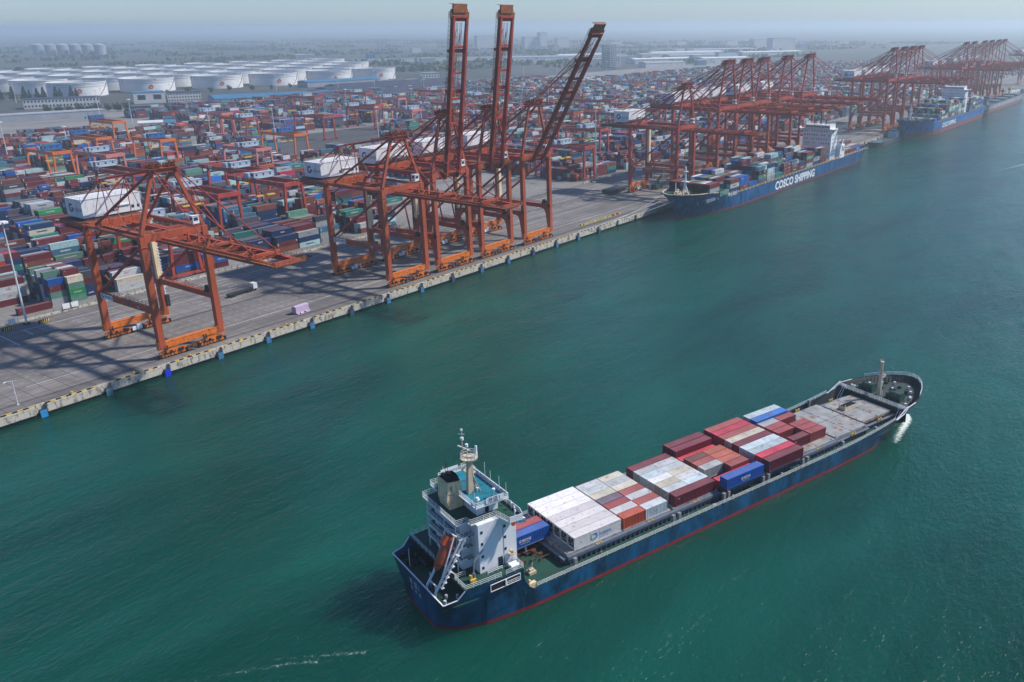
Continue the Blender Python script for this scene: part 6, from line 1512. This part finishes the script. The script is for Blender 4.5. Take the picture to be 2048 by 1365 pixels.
for i, (x, y) in enumerate(far):
    o = copy_tree(g0); o.location = (x, y, QZ); tag(o, 'far hazy red yard gantry crane, %s of the scattered right yard group from the left' % ow(i+2), 'gantry crane', 'yard gantry cranes over the container blocks')

# ---------------------------------------------------------------- light masts
def mast_parts(h):
    mb = MB(); mb.tube((0, 0, 0), (0, 0, h), .42, 8, .2); a = mb.mesh('pole', 'galv')
    mb = MB(); mb.tube((0, 0, h-.4), (0, 0, h-.1), 1.3, 12)
    for k in range(8): c = math.pi*k/4; mb.box(1.5*math.cos(c)-.35, 1.5*math.sin(c)-.35, h-.9, 1.5*math.cos(c)+.35, 1.5*math.sin(c)+.35, h-.3)
    b = mb.mesh('lamp_head', 'white')
    mb = MB(); mb.box(-.9, -.9, 0, .9, .9, .7); c = mb.mesh('base', 'qwall'); return a, b, c
mh = {}
LP = [(40.6, 83, 38, 'tall white light mast at the left edge in front of the nearest container stacks'), (417.5, 86.3, 52, 'tall white light mast beside the white car right of the raised booms'), (295, 585, 22, 'white light mast left of the small orange cranes in the back yard'), (410, 684, 34, 'white light mast right of the small white warehouse in the back yard'),
      (414, 548, 34, 'white light mast crossing the faded pink gantry crane'), (400, 425, 38, 'white light mast in the open lane beside the lone orange gantry'), (241, 576, 31, 'leaning looking white light mast at the far left edge among stacks'), (506, 1180, 32, 'white light mast before the dark trees by the leftmost tank'), (519, 1109, 29, 'white light mast before the second storage tank'),
      (466, 864, 32, 'white light mast in the truck park behind the yard'), (700, 1135, 26, 'white light mast by the office blocks under the tanks'), (819, 997, 35, 'white light mast by the blue roofed shed'), (315, 332, 24, 'white light mast rising behind the white cabined gantry cranes'), (851, 883, 31, 'white light mast at the dark roofed warehouses'), (633, 605, 34, 'white light mast in the yard centre left of the raised booms'),
      (937, 896, 36, 'white light mast behind the warehouses'), (509, 412, 30, 'white light mast just left of crane 02 top'), (782, 648, 24, 'thin white light mast left of the raised booms'), (1043, 894, 24, 'thin far white mast near the raised booms'), (909, 752, 26, 'far white light mast left of the first raised boom'), (830, 570, 31, 'white light mast between the first two raised booms'),
      (951, 590, 31, 'white light mast between the second and third raised booms'), (1325, 893, 35, 'far white mast above the second raised boom'), (787, 414, 36, 'white light mast behind the leaning boom'), (1399, 865, 29, 'far white mast in haze left of the leaning boom'), (809, 351, 33, 'white light mast just right of the leaning boom'), (919, 383, 28, 'white light mast left of the red crane row'),
      (1292, 614, 26, 'far white mast above the yard right of the leaning boom'), (1202, 579, 24, 'far thin white mast in the hazy yard'), (1743, 856, 31, 'farthest white mast in the haze'), (1563, 853, 29, 'white mast in front of the framed tower'), (560, 170, 33, 'white light mast seen behind the red crane legs'), (240, 118, 34, 'white light mast seen through the legs of the raised boom cranes'), (700, 130, 34, 'white light mast seen through the far crane row')]
for x, y, h, lb_ in LP:
    hh = int(round(h/3))*3
    if hh not in mh: mh[hh] = mast_parts(hh)
    o = empty('light_mast', (x, y, QZ)); tag(o, lb_, 'light mast', 'tall light masts in the port')
    for nm, me in zip(('pole', 'lamp_head', 'base'), mh[hh]): c = bpy.data.objects.new(nm, me); COL.objects.link(c); c.parent = o
o = empty('street_lamp', (4.5, 6.0, QZ)); tag(o, 'short white lamp post on the quay edge at the left of the photo', 'lamp post')
mb = MB(); mb.tube((0, 0, 0), (0, 0, 7.6), .13, 8, .09); mb.box(-.3, -.3, 0, .3, .3, .2); mb.box(-.22, -.15, 3.6, .0, .15, 4.2); mb.build('pole', 'galv', o)
mb = MB(); mb.tube((0, 0, 7.5), (-1.6, .4, 7.6), .06, 6); mb.box(-2.2, .2, 7.45, -1.5, .6, 7.6); mb.build('lamp_arm', 'white', o)

# ---------------------------------------------------------------- things on the apron and yard edge
o = empty('covered_cargo', (104, 9.6, QZ), .06); tag(o, 'small cargo bundle under a pale lilac tarpaulin on the apron near the quay edge', 'cargo')
mb = MB(); mb.box(0, -1.2, .35, 6.2, 1.2, 2.9); mb.extr([(0, -1.2, 2.9), (0, 0, 3.15), (0, 1.2, 2.9)], (6.2, 0, 0)); mb.build('tarpaulin', 'tarp', o)
mb = MB()
for k in range(16): a = rg.uniform(0, 6.2); mb.beam((a, -1.25, .6), (a+rg.uniform(-.4, .4), -1.25-rg.uniform(.3, .7), .05), .5, .08)
mb.build('loose_edge', 'tarp', o)
def small(name, label, cat, x, y, rz=0, group=None): t = empty(name, (x, y, QZ), rz); tag(t, label, cat, group); return t
for i, (x, c) in enumerate(((56.9, 'left'), (60.2, 'right'))):
    t = small('notice_board', '%s one of two blank white notice boards on the yard fence below the green containers' % c, 'board', x, 86.9, 0, 'white boards on the fence'); mb = MB(); mb.box(-1.3, -.1, 1.2, 1.3, 0, 3.2); mb.build('panel', 'white', t); mb = MB(); mb.box(-1.2, 0, 0, -1.05, .12, 3.1); mb.box(1.05, 0, 0, 1.2, .12, 3.1); split_build(mb, 'post', 'grey', t)
t = small('notice_board', 'white notice board standing by black striped barriers at the left edge', 'board', 36.0, 83.4, .1); mb = MB(); mb.box(-1.3, -.1, 1.4, 1.3, 0, 3.2); mb.build('panel', 'white', t); mb = MB(); mb.box(-1.2, 0, 0, -1.05, .12, 3.1); mb.box(1.05, 0, 0, 1.2, .12, 3.1); split_build(mb, 'post', 'grey', t)
for i, (x, y, lb_) in enumerate(((33.4, 81.6, 'black and yellow striped concrete barrier at the far left edge'), (45.4, 80.4, 'black and yellow striped barrier right of the nearest light mast'))):
    t = small('striped_barrier', lb_, 'barrier', x, y, .1); mb = MB(); mb.extr([(-1.8, -.5, 0), (-1.8, .5, 0), (-1.8, .2, 1.1), (-1.8, -.2, 1.1)], (3.6, 0, 0)); mb.build('block', 'black', t); mb = MB()
    for k in range(5): mb.extr([(-1.5+k*.7, -.52, .05), (-1.2+k*.7, -.52, .05), (-.9+k*.7, -.26, 1.05), (-1.2+k*.7, -.26, 1.05)], (0, .02, 0))
    split_build(mb, 'stripe', 'yellow', t)
t = small('spreader', 'black and yellow container spreader lying on the apron behind the legs of crane 02', 'spreader', 158, 76, .1); mb = MB(); mb.box(-6, -1.2, .6, 6, -.8, 1.2); mb.box(-6, .8, .6, 6, 1.2, 1.2); mb.box(-2, -1.2, .7, 2, 1.2, 2.2); mb.build('frame', 'black', t)
mb = MB(); [mb.box(x-.8, -1.3, .5, x+.8, 1.3, 1.5) for x in (-4, -1.5, 2.5)]; split_build(mb, 'beam_block', 'yellow', t)
# row of small yellow, red and white lashing crates near the ship's bow
kk = 0
for i in range(17):
    x = 293+i*2.35; cn = [(.55, .45, .08), (.55, .45, .08), (.40, .04, .03), (.55, .5, .42)][rg.choice([0, 0, 1, 2, 3])]
    o = MB(); o.box(-.9, -.5, 0, .9, .5, .12); o.box(-.9, -.5, .12, -.82, .5, .9); o.box(.82, -.5, .12, .9, .5, .9); o.box(-.9, -.5, .12, .9, -.42, .9); o.box(-.9, .42, .12, .9, .5, .9)
    if i == 0: crate_me = o.mesh('crate', 'container'); 
    q = bpy.data.objects.new('lashing_crate', crate_me); COL.objects.link(q); q.location = (x, 9.5+rg.uniform(-.3, .3), QZ); q.rotation_euler = (0, 0, rg.uniform(-.1, .1)); q.color = (*cn, 1)
    tag(q, 'small coloured steel lashing crate in the row on the quay, %s from its left end' % ow(i+1), 'crate', 'row of lashing crates near the bow of the blue ship')
t = small('flatbed_trailer', 'long pale blue flatbed trailer frame parked on the paving behind the raised boom cranes', 'trailer', 316, 86, .35); mb = MB(); mb.box(-10, -1.3, 1.1, 10, 1.3, 1.6)
for k in range(8): mb.box(-9.8+k*2.7, -1.3, 1.6, -9.6+k*2.7, -1.2, 2.8)
mb.build('flatbed', 'cabin', t); mb = MB(); mb.box(10, -1.3, .8, 10.4, 1.3, 4.4); mb.box(10.4, -1.3, .8, 12.4, 1.3, 3.0); split_build(mb, 'headboard', 'white', t); mb = MB(); wheels(mb, -9, -3, -1.0, 3, .5); wheels(mb, -9, -3, 1.0, 3, .5); split_build(mb, 'wheel', 'tyre', t)
def car(x, y, rz, col, label, nm='parked_car', truck=False):
    t = small(nm, label, 'car' if not truck else 'truck', x, y, rz, None)
    mb = MB()
    if not truck:
        mb.extr([(-2.2, -.85, .35), (2.2, -.85, .35), (2.25, -.85, .85), (1.3, -.85, .98), (-2.0, -.85, 1.0), (-2.25, -.85, .8)], (0, 1.7, 0)); b = mb.build('body', 'container', t, color=col)
        mb = MB(); mb.extr([(1.0, -.75, .97), (.4, -.7, 1.45), (-1.2, -.7, 1.45), (-1.9, -.75, .99)], (0, 1.5, 0)); split_build(mb, 'window', 'glass', t)
        mb = MB(); wheels(mb, -2.1, -.7, -.8, 1, .33); wheels(mb, .7, 2.1, -.8, 1, .33); wheels(mb, -2.1, -.7, .8, 1, .33); wheels(mb, .7, 2.1, .8, 1, .33); split_build(mb, 'wheel', 'tyre', t)
    else:
        mb.box(4.6, -1.2, .8, 6.6, 1.2, 3.2); mb.build('cab', 'container', t, color=col); mb = MB(); mb.box(6.58, -1.0, 1.9, 6.64, 1.0, 2.9); mb.build('windscreen', 'glass', t)
        mb = MB(); mb.box(-7.5, -1.1, 1.0, 4.4, 1.1, 1.4); mb.build('chassis', 'dark', t); mb = MB(); [wheels(mb, a, a+2.4, s, 2, .5) for a in (-7, 1.6) for s in (-1, 1)]; wheels(mb, 5, 6, -1, 1, .5); wheels(mb, 5, 6, 1, 1, .5); split_build(mb, 'wheel', 'tyre', t)
    return t
car(411, 83, .2, (.7, .7, .7), 'white car parked at the foot of the tall light mast by the red gantry crane')
car(303, 74, .4, (.7, .7, .7), 'small white car parked behind the pale blue trailer')
car(110, 51, .1, (.65, .65, .62), 'white cabbed port truck passing behind the legs of the nearest quay crane', 'port_truck', True)
car(215, 46.5, .0, (.7, .7, .7), 'white cabbed port truck beside the land legs of the raised boom cranes', 'port_truck', True)
car(239, 46.8, .0, (.7, .68, .66), 'second white cabbed port truck to the right of the first by the raised boom cranes', 'port_truck', True)
car(357, 330, 0, (.5, .02, .03), 'crimson cabbed truck on the paved lane by the lone orange gantry', 'port_truck', True)
t = small('steel_plates', 'dark stack of steel plates on the apron by the red bow crane', 'plates', 388, 51, .05); mb = MB(); [mb.box(-9+rg.uniform(-.6, .6), -4, .1+k*.55, 8+rg.uniform(-.6, .6), 4, .5+k*.55) for k in range(5)]; split_build(mb, 'plate', 'dark', t)
mb = MB(); mb.box(-8, -4.05, 0, -7.6, 4.05, .1); mb.box(7, -4.05, 0, 7.4, 4.05, .1); split_build(mb, 'timber_bearer', 'bark', t)
t = small('reach_stacker', 'dark green reach stacker working on the apron behind the bow of the blue container ship', 'vehicle', 414, 34, 0); mb = MB(); mb.box(-4, -2, 1, 4, 2, 3.2); mb.beam((-3, 0, 3.4), (6, 0, 8), 1.1); mb.build('body', 'teal_machine', t); mb = MB(); wheels(mb, -3.6, -1.4, -1.9, 1, .8); wheels(mb, 1.4, 3.6, -1.9, 1, .8); wheels(mb, -3.6, -1.4, 1.9, 1, .8); wheels(mb, 1.4, 3.6, 1.9, 1, .8); split_build(mb, 'wheel', 'tyre', t)
mb = MB(); mb.box(0, -.9, 3.2, 1.8, .9, 5); mb.build('cab', 'glass', t); mb = MB(); mb.box(5.2, -6, 6.6, 6.8, 6, 7.4); mb.build('spreader', 'yellow', t)
# small person standing on the roof deck of the near ship
def person(loc, rz, shirt, legs, label):
    t = empty('person', loc, rz); tag(t, label, 'person')
    me = bpy.data.meshes.new('body'); V = [(0, 0, .92), (0, 0, 1.12), (0, 0, 1.38), (0, 0, 1.5), (0, 0, 1.66), (0, 0, 1.76), (-.1, 0, .88), (-.12, .02, .48), (-.12, 0, .07), (-.12, .12, .04), (.1, 0, .88), (.13, .05, .48), (.14, 0, .07), (.14, .12, .04), (-.2, 0, 1.4), (-.27, -.02, 1.12), (-.24, .14, .92), (-.24, .2, .86), (.2, 0, 1.4), (.27, 0, 1.12), (.26, .1, .88), (.26, .13, .8)]
    E_ = [(0, 1), (1, 2), (2, 3), (3, 4), (4, 5), (0, 6), (6, 7), (7, 8), (8, 9), (0, 10), (10, 11), (11, 12), (12, 13), (2, 14), (14, 15), (15, 16), (16, 17), (2, 18), (18, 19), (19, 20), (20, 21)]
    me.from_pydata(V, E_, []); o = bpy.data.objects.new('body', me); COL.objects.link(o); o.parent = t; me.materials.append(MT[shirt])
    md = o.modifiers.new('skin', 'SKIN'); rad = [.15, .13, .17, .06, .105, .09, .10, .075, .05, .045, .10, .075, .05, .045, .07, .05, .04, .035, .07, .05, .04, .035]
    for i, r in enumerate(rad): me.skin_vertices[0].data[i].radius = (r, r*.8)
    me.skin_vertices[0].data[0].use_root = True; o.modifiers.new('sub', 'SUBSURF').levels = 1
    mb = MB(); mb.tube((0, 0, 1.70), (0, -.01, 1.84), .125, 10, .09); mb.build('helmet', 'white', t)
    return t
person(SW(-16.6, 11.2, 23.53), 2.2, 'navytext', 'black', 'crew member in dark overalls standing on the blue roof deck of the near ship')

# ---------------------------------------------------------------- storage tanks
def make_tank(r=44, h=22):
    t = empty('storage_tank'); mb = MB(); n = 64
    vs = []; fs = []
    for z in (0, h):
        for i in range(n): a = 2*math.pi*i/n; vs.append((r*math.cos(a), r*math.sin(a), z))
    fs = [(i, (i+1) % n, n+(i+1) % n, n+i) for i in range(n)]
    o_ = len(vs)
    for i in range(n): a = 2*math.pi*i/n; vs.append(((r-.5)*math.cos(a), (r-.5)*math.sin(a), h))
    for i in range(n): a = 2*math.pi*i/n; vs.append(((r-.5)*math.cos(a), (r-.5)*math.sin(a), h-7))
    fs += [(n+i, n+(i+1) % n, o_+(i+1) % n, o_+i) for i in range(n)]+[(o_+i, o_+(i+1) % n, o_+n+(i+1) % n, o_+n+i) for i in range(n)]
    mb.add(vs, fs); mb.build('shell', 'tank', t)
    mb = MB(); mb.add([((r-.5)*math.cos(2*math.pi*i/n), (r-.5)*math.sin(2*math.pi*i/n), h-7) for i in range(n)], [tuple(range(n))]); mb.build('floating_roof', 'tanktop', t)
    mb = MB()
    for z in (h-3.4, h-6.5, h-1.2):
        for i in range(n): a = 2*math.pi*i/n; b = 2*math.pi*(i+1)/n; mb.beam(((r+.3)*math.cos(a), (r+.3)*math.sin(a), z), ((r+.3)*math.cos(b), (r+.3)*math.sin(b), z), .35, .3)
    mb.build('wind_girder', 'grey', t)
    mb = MB()
    for i in range(n//2): a = 4*math.pi*i/n; b = 4*math.pi*(i+1)/n; mb.beam((r*math.cos(a), r*math.sin(a), h+1.1), (r*math.cos(b), r*math.sin(b), h+1.1), .2)
    mb.build('top_railing', 'grey', t)
    mb = MB()
    for k in range(14): a = -1.3+k*.045; b = a+.045; mb.beam(((r+1)*math.cos(a), (r+1)*math.sin(a), k*h/14), ((r+1)*math.cos(b), (r+1)*math.sin(b), (k+1)*h/14), 1.0, .5)
    mb.build('stairway', 'grey', t)
    # round emblem facing the port
    mb = MB(); a0 = R(-112); c = Vector((math.cos(a0)*(r+.25), math.sin(a0)*(r+.25), 9)); rt = Vector((-math.sin(a0), math.cos(a0), 0)); u = Vector((0, 0, 1)); m = 20
    mb.add([c+rt*math.cos(2*math.pi*i/m)*3.6+u*math.sin(2*math.pi*i/m)*3.6 for i in range(m)], [tuple(range(m))])
    mb.mi = 1; c2 = c+Vector((math.cos(a0), math.sin(a0), 0))*.08
    mb.add([c2+rt*math.cos(2*math.pi*i/m)*1.6+u*(-1.0+math.sin(2*math.pi*i/m)*1.6) for i in range(m)], [tuple(range(m))]); mb.build('emblem', ['redtext', 'yellow'], t)
    return t
tk = make_tank(); tn = 0
tpos = []
for j in range(6):
    for i in range(-3, 10):
        x = 640+i*113+j*(-2)+(i*0); y = 1280-max(0, i)*15+j*118+(0 if i >= 0 else 12)
        if i < 0 and j == 0: continue
        if i > 5+j*.7: continue
        if j == 0: x, y = [(640, 1274), (763, 1282), (880, 1255), (984, 1232), (1105, 1218), (1219, 1214)][i]
        tpos.append((x, y, j, i))
for (x, y, j, i) in tpos:
    o = tk if tn == 0 else copy_tree(tk); tn += 1; o.location = (x, y, QZ)
    if j > 0 and (i+j) % 4:
        for ch in list(o.children):
            if ch.name.startswith('emblem'): bpy.data.objects.remove(ch)
    tag(o, 'white oil storage tank, %s row behind the port, %s from the left' % (OW[j+1], OW[i+(1 if j == 0 else 4)]), 'tank', 'white oil storage tanks')
def silo(x, y, lb_):
    t = empty('silo', (x, y, QZ)); mb = MB(); mb.tube((0, 0, 0), (0, 0, 40), 21, 28); mb.build('shell', 'bgrey', t); mb = MB(); mb.tube((0, 0, 40), (0, 0, 46), 21, 28, 6); mb.build('dome', 'bgrey', t); tag(t, lb_, 'silo', 'hazy storage silos at the far left')
for i in range(6): silo(1700+i*24, 3770-i*52, 'hazy grey storage silo near the horizon at left, %s from the left' % OW[i+1])

# ---------------------------------------------------------------- buildings
def building(x, y, lx, ly, h, rz, wall, roof, label, storeys=3, nwin=10, pitch=0, cat='building', nm='port_building', group=None):
    t = empty(nm, (x, y, QZ), rz); tag(t, label, cat, group)
    mb = MB(); mb.box(0, 0, 0, lx, ly, h); mb.build('wall', wall, t)
    mb = MB()
    if pitch: mb.extr([(-.6, -.6, h+.02), (-.6, ly/2, h+pitch), (-.6, ly+.6, h+.02)], (lx+1.2, 0, 0))
    else: mb.box(-.3, -.3, h+.01, lx+.3, ly+.3, h+.7)
    mb.build('roof', roof, t)
    if storeys:
        mb = MB(); sh = h/storeys
        for s in range(storeys):
            for k in range(nwin): w0 = lx*(k+.25)/nwin; mb.box(w0, -.08, sh*s+sh*.35, w0+lx*.5/nwin, -.01, sh*s+sh*.8)
            for k in range(max(1, int(ly/6))): w0 = ly*(k+.3)/max(1, int(ly/6)); mb.box(-.08, w0, sh*s+sh*.35, -.01, w0+2.2, sh*s+sh*.8)
        split_build(mb, 'window', 'glass', t)
    return t
building(470, 1073, 92, 30, 12, -.43, 'bwhite', 'broofgrey', 'long pale two storey warehouse office with a dark roof below the leftmost tanks', 2, 22)
building(598, 1026, 42, 34, 15, -.43, 'bwhite', 'broofblue', 'white hall with a large dark glazed opening and blue roof right of the long warehouse', 1, 2)
building(640, 1010, 46, 26, 13, -.43, 'bwhite', 'broofgrey', 'white office block with many windows beside the glazed hall', 3, 12)
building(404, 662, 24, 28, 9, -.5, 'bwhite', 'bwhite', 'small white flat roofed store at the end of the container rows', 1, 3)
building(432, 690, 26, 22, 6, -.4, 'bwhite', 'broofblue', 'low shed with blue and white roof behind the small white store', 1, 4, 2)
building(330, 905, 150, 26, 8, -.25, 'bgrey', 'bgrey', 'long pale canopy roof over the truck gate at the left edge', 0, 0)
building(650, 905, 168, 70, 8, -.42, 'bgrey', 'broofblue', 'wide blue roofed shed behind the container yard', 0, 0, 4)
for i, (x, y) in enumerate(((690, 770), (735, 820), (790, 860), (850, 905), (905, 950))):
    building(x, y, 270, 42, 9, -.12, 'bgrey', 'broofgrey', 'dark roofed warehouse, %s of the five in the group behind the yard, nearest first' % OW[i+1], 0, 0, 4, group='dark roofed warehouses')
building(960, 1100, 150, 40, 9, -.2, 'bgrey', 'broofblue', 'long bright blue roofed warehouse in front of the last tanks', 0, 0, 3)
building(1180, 1030, 34, 22, 17, -.5, 'bwhite', 'bgrey', 'white office block left of the raised booms, left one of two', 4, 6); building(1214, 992, 34, 22, 17, -.5, 'bwhite', 'bgrey', 'white office block left of the raised booms, right one of two', 4, 6)
building(1076, 1040, 26, 18, 8, -.3, 'bwhite', 'bgrey', 'small white gatehouse by the tank road', 2, 5); building(1125, 1015, 20, 16, 8, -.3, 'bwhite', 'bgrey', 'small white cottage right of the gatehouse', 2, 4)
# framed tower
t = empty('framed_tower', (1776, 1007, QZ), -.55); t.scale = (.62, .62, .64); tag(t, 'tall slab tower under construction, wrapped in a pale frame, behind the leaning boom', 'tower')
mb = MB(); mb.box(4, 6, 0, 60, 26, 92); mb.build('wall', 'bgrey', t)
mb = MB()
for x in (0, 16, 30, 46): mb.box(x+30, 0, 8+rg.uniform(0, 10), x+31.2, 1.2, 96)
for k in range(11): mb.box(30, 0, 10+k*8.4, 77, 1.2, 11.2+k*8.4)
for k in range(9): mb.box(31+k*5, .3, 11, 31.5+k*5, .9, 18) if k % 2 else mb.box(31+k*5, .3, 45, 31.5+k*5, .9, 60)
mb.build('frame', 'white', t)
mb = MB()
for k in range(10):
    for j in range(8): mb.box(6+j*6.5, 5.9, 6+k*8.6, 9+j*6.5, 5.99, 10+k*8.6)
split_build(mb, 'window', 'glass', t)
# distant town blocks, sheds and pylons
rc = random.Random(17)
dn = 0
def far_block(x, y, lx, ly, h, lb_, wall='bwhite', roof='bgrey', rz=-.5, st=4): building(x, y, lx, ly, h, rz, wall, roof, lb_, 0, 3, nm='distant_building', group='distant buildings on the plain')
far_block(3090, 2610, 90, 40, 60, 'broad hazy tower block on the horizon left of the first raised boom'); far_block(3180, 2400, 70, 40, 55, 'hazy tower block between the first two raised booms'); far_block(3230, 2350, 36, 36, 74, 'tallest hazy tower block right of the second raised boom'); far_block(3270, 2280, 60, 40, 50, 'hazy slab block right of the tallest distant tower'); far_block(3360, 2200, 60, 40, 40, 'low hazy block at the right of the distant towers')
far_block(3280, 1225, 110, 40, 52, 'hazy pale block on the horizon above the near crane row'); far_block(3700, 1500, 90, 40, 40, 'hazy block on the horizon above the far crane row')
for i in range(10): far_block(1960+i*34, 1390-i*3, 26, 14, 9+rc.uniform(0, 6), 'small pale house in the distant terrace, %s from the left' % OW[i+1], st=2)
for i in range(12): far_block(1740+i*46, 1900-i*24, 40, 16, 12, 'hazy pale terrace house on the plain, %s from the left' % OW[i+1], st=2)
for i, (x, y, lx, ly) in enumerate(((2480, 1330, 330, 60), (2820, 1130, 260, 60), (2420, 1190, 260, 50), (2100, 1120, 220, 50), (1900, 960, 120, 40), (2660, 1400, 300, 70), (2050, 1560, 260, 40), (2300, 1540, 200, 36), (3000, 1500, 380, 80), (2250, 980, 160, 50))):
    building(x, y, lx, ly, 12, -.5, 'bwhite', 'bwhite' if i % 2 else 'bgrey', 'long pale industrial shed on the hazy plain, %s of ten from the front' % OW[i+1], 0, 0, 3, nm='distant_shed', group='distant sheds on the plain')
for i in range(60):
    x = rc.uniform(1500, 4600); y = rc.uniform(900, 2600) if i < 44 else rc.uniform(1400, 2400); far_block(x, y, rc.uniform(20, 70), rc.uniform(15, 30), rc.uniform(7, 22), 'scattered hazy building on the plain behind the yard, %s of the scatter' % ow(i+1), rc.choice(['bwhite', 'bgrey', 'broofblue']), rc.choice(['bgrey', 'bwhite', 'broofblue']), st=0)

# ---------------------------------------------------------------- trees and woods
def crown_mesh(r, h, n, seed, name='crown', mat='leaf', conic=False):
    q = random.Random(seed); mb = MB()
    cl = [(q.uniform(-.6, .6)*r, q.uniform(-.6, .6)*r, h*(.35+.6*q.random())) for _ in range(7)]
    for i in range(n):
        if conic: z = h*(.15+.85*q.random()); rr = r*(1.05-z/h)*q.random()**.5; a = q.uniform(0, 6.3); p = Vector((rr*math.cos(a), rr*math.sin(a), z))
        else: c = q.choice(cl); p = Vector(c)+Vector((q.gauss(0, .32)*r, q.gauss(0, .32)*r, q.gauss(0, .14)*h))
        a = Vector((q.gauss(0, 1), q.gauss(0, 1), q.gauss(0, 1))).normalized()*r*.13; b = a.cross(Vector((q.gauss(0, 1), q.gauss(0, 1), q.gauss(0, 1)))).normalized()*r*.13
        mb.add([p-a-b, p+a-b, p+a+b, p-a+b], [(0, 1, 2, 3)])
    return mb.mesh(name, mat)
cm = [crown_mesh(5, 11, 420, s, mat='leaf' if s % 2 else 'leaf2') for s in range(3)]; cc_ = crown_mesh(4, 13, 360, 8, conic=True)
mb = MB(); mb.tube((0, 0, 0), (0, 0, 5), .4, 7, .22); mb.beam((0, 0, 3), (1.5, .6, 6), .2); mb.beam((0, 0, 3.4), (-1.4, -.5, 6.5), .2); tm = mb.mesh('trunk', 'bark')
def tree(x, y, s, k, lb_):
    t = empty('tree', (x, y, QZ)); t.scale = (s, s, s); tag(t, lb_, 'tree', 'trees at the back of the port')
    for nm, me in (('trunk', tm), ('crown', cc_ if k == 3 else cm[k])): c = bpy.data.objects.new(nm, me); COL.objects.link(c); c.parent = t
for i in range(12): tree(500+i*9+rc.uniform(-3, 3), 1235+rc.uniform(-25, 30)-i*5, rc.uniform(1.1, 1.7), 3, 'dark conifer in the clump at the left edge before the tanks, %s from the left' % OW[i+1])
for i in range(9): tree(452+i*10, 962-i*5+rc.uniform(-4, 4), rc.uniform(.7, 1.0), i % 3, 'bushy green tree in the row by the truck gate, %s from the left' % OW[i+1])
for i in range(16): tree(720+i*36, 1150-i*5+rc.uniform(-5, 5), rc.uniform(.5, .8), i % 3, 'small green tree on the road below the tanks, %s from the left' % OW[i+1])
# woods and scrub on the plain: one mass of leaf clumps
q = random.Random(31); mb = MB()
for cl in range(330):
    cx = q.uniform(600, 5200); cy = q.uniform(1150, 6000) if q.random() < .75 else q.uniform(960, 2600)
    if cx < 1400 and cy < 2000: continue
    ln_ = q.uniform(30, 170); ang = -.5+q.gauss(0, .15)
    for k in range(int(ln_/2.2)):
        d = q.uniform(-ln_, ln_); p = Vector((cx+d*math.cos(ang), cy+d*math.sin(ang)+q.gauss(0, 9), QZ+q.uniform(0, 8)))
        a = Vector((q.gauss(0, 1), q.gauss(0, 1), q.gauss(0, 1))).normalized()*5.5; b = a.cross(Vector((q.gauss(0, 1), q.gauss(0, 1), q.gauss(0, 1)))).normalized()*4.5
        mb.add([p-a-b, p+a-b, p+a+b, p-a+b], [(0, 1, 2, 3)])
o = mb.build('far_woods', 'leaf2'); tag(o, 'bands of dark woodland and hedges spread over the hazy plain', 'woods', kind='stuff')

# ---------------------------------------------------------------- foam on the water
def foam(name, pts, w0, w1, d0, d1, label, z=.03):
    """ribbon of foam along a path; density stored per point, thin real sheet on the water"""
    mb = MB(); n = len(pts); vs = []; dens = []; fs = []; m = 5
    for i, (x, y) in enumerate(pts):
        a = pts[max(0, i-1)]; b = pts[min(n-1, i+1)]; d = Vector((b[0]-a[0], b[1]-a[1], 0)).normalized(); s = Vector((-d.y, d.x, 0)); f = i/(n-1); wd = w0+(w1-w0)*f
        for j in range(m):
            u = j/(m-1)*2-1; p = Vector((x, y, z))+s*u*wd; vs.append(p); dens.append((d0+(d1-d0)*f)*(1-abs(u)**1.5)+(-.15)*abs(u))
    for i in range(n-1):
        for j in range(m-1): fs.append((i*m+j, (i+1)*m+j, (i+1)*m+j+1, i*m+j+1))
    mb.add(vs, fs); o = mb.build(name, 'foam'); at = o.data.attributes.new('dens', 'FLOAT', 'POINT'); at.data.foreach_set('value', dens); tag(o, label, 'foam', kind='stuff'); o.visible_shadow = False
    return o
P_ = lambda s, t: SW(s, t, 0)[:2]
foam('bow_wave', [P_(123.6, 5.6), P_(121.5, 3.4), P_(118, 1.8), P_(114, .3), P_(109.5, -1.6), P_(105, -3.6)], 1.8, 4.0, .95, .55, 'white bow wave curling off the starboard bow of the near ship')
foam('bow_wave', [P_(107, -2.6), P_(99, -3.9), P_(85, -4.1), P_(60, -4.2), P_(20, -4.3), P_(-20, -3.9)], 1.6, 1.2, .40, .30, 'thin broken foam along the starboard waterline of the near ship')
foam('foam_patch', [(-30.5, -139), (-26.5, -141.5), (-22.6, -145), (-18, -149), (-14.5, -153)], 3.0, 4.6, .41, .47, 'broken streaks of foam at the bottom edge of the photo')
foam('foam_patch', [(-19, -145.5), (-15.5, -149.5), (-12, -153.5), (-8, -158)], 2.6, 3.6, .42, .48, 'faint foam patch right of the streaks at the bottom edge')
foam('wake', [(600, -128), (660, -140), (740, -158), (860, -186)], 3, 12, .40, .75, 'pale wake of an unseen boat at the right edge')

# ---------------------------------------------------------------- haze
mb = MB(); mb.box(-9000, -9000, -1.5, 30000, 30000, 135)
m = bpy.data.materials.new('haze'); m.use_nodes = True; nt = m.node_tree; nt.nodes.clear()
out = nt.nodes.new('ShaderNodeOutputMaterial'); pv = nt.nodes.new('ShaderNodeVolumePrincipled'); nt.links.new(pv.outputs[0], out.inputs['Volume'])
pv.inputs['Color'].default_value = (.83, .96, 1.0, 1); pv.inputs['Density'].default_value = 0.00017; pv.inputs['Anisotropy'].default_value = .4
MT['haze'] = m
hz_ = mb.build('haze', 'haze'); hz_['kind'] = 'stuff'; hz_['label'] = 'pale blue sea haze filling the air'
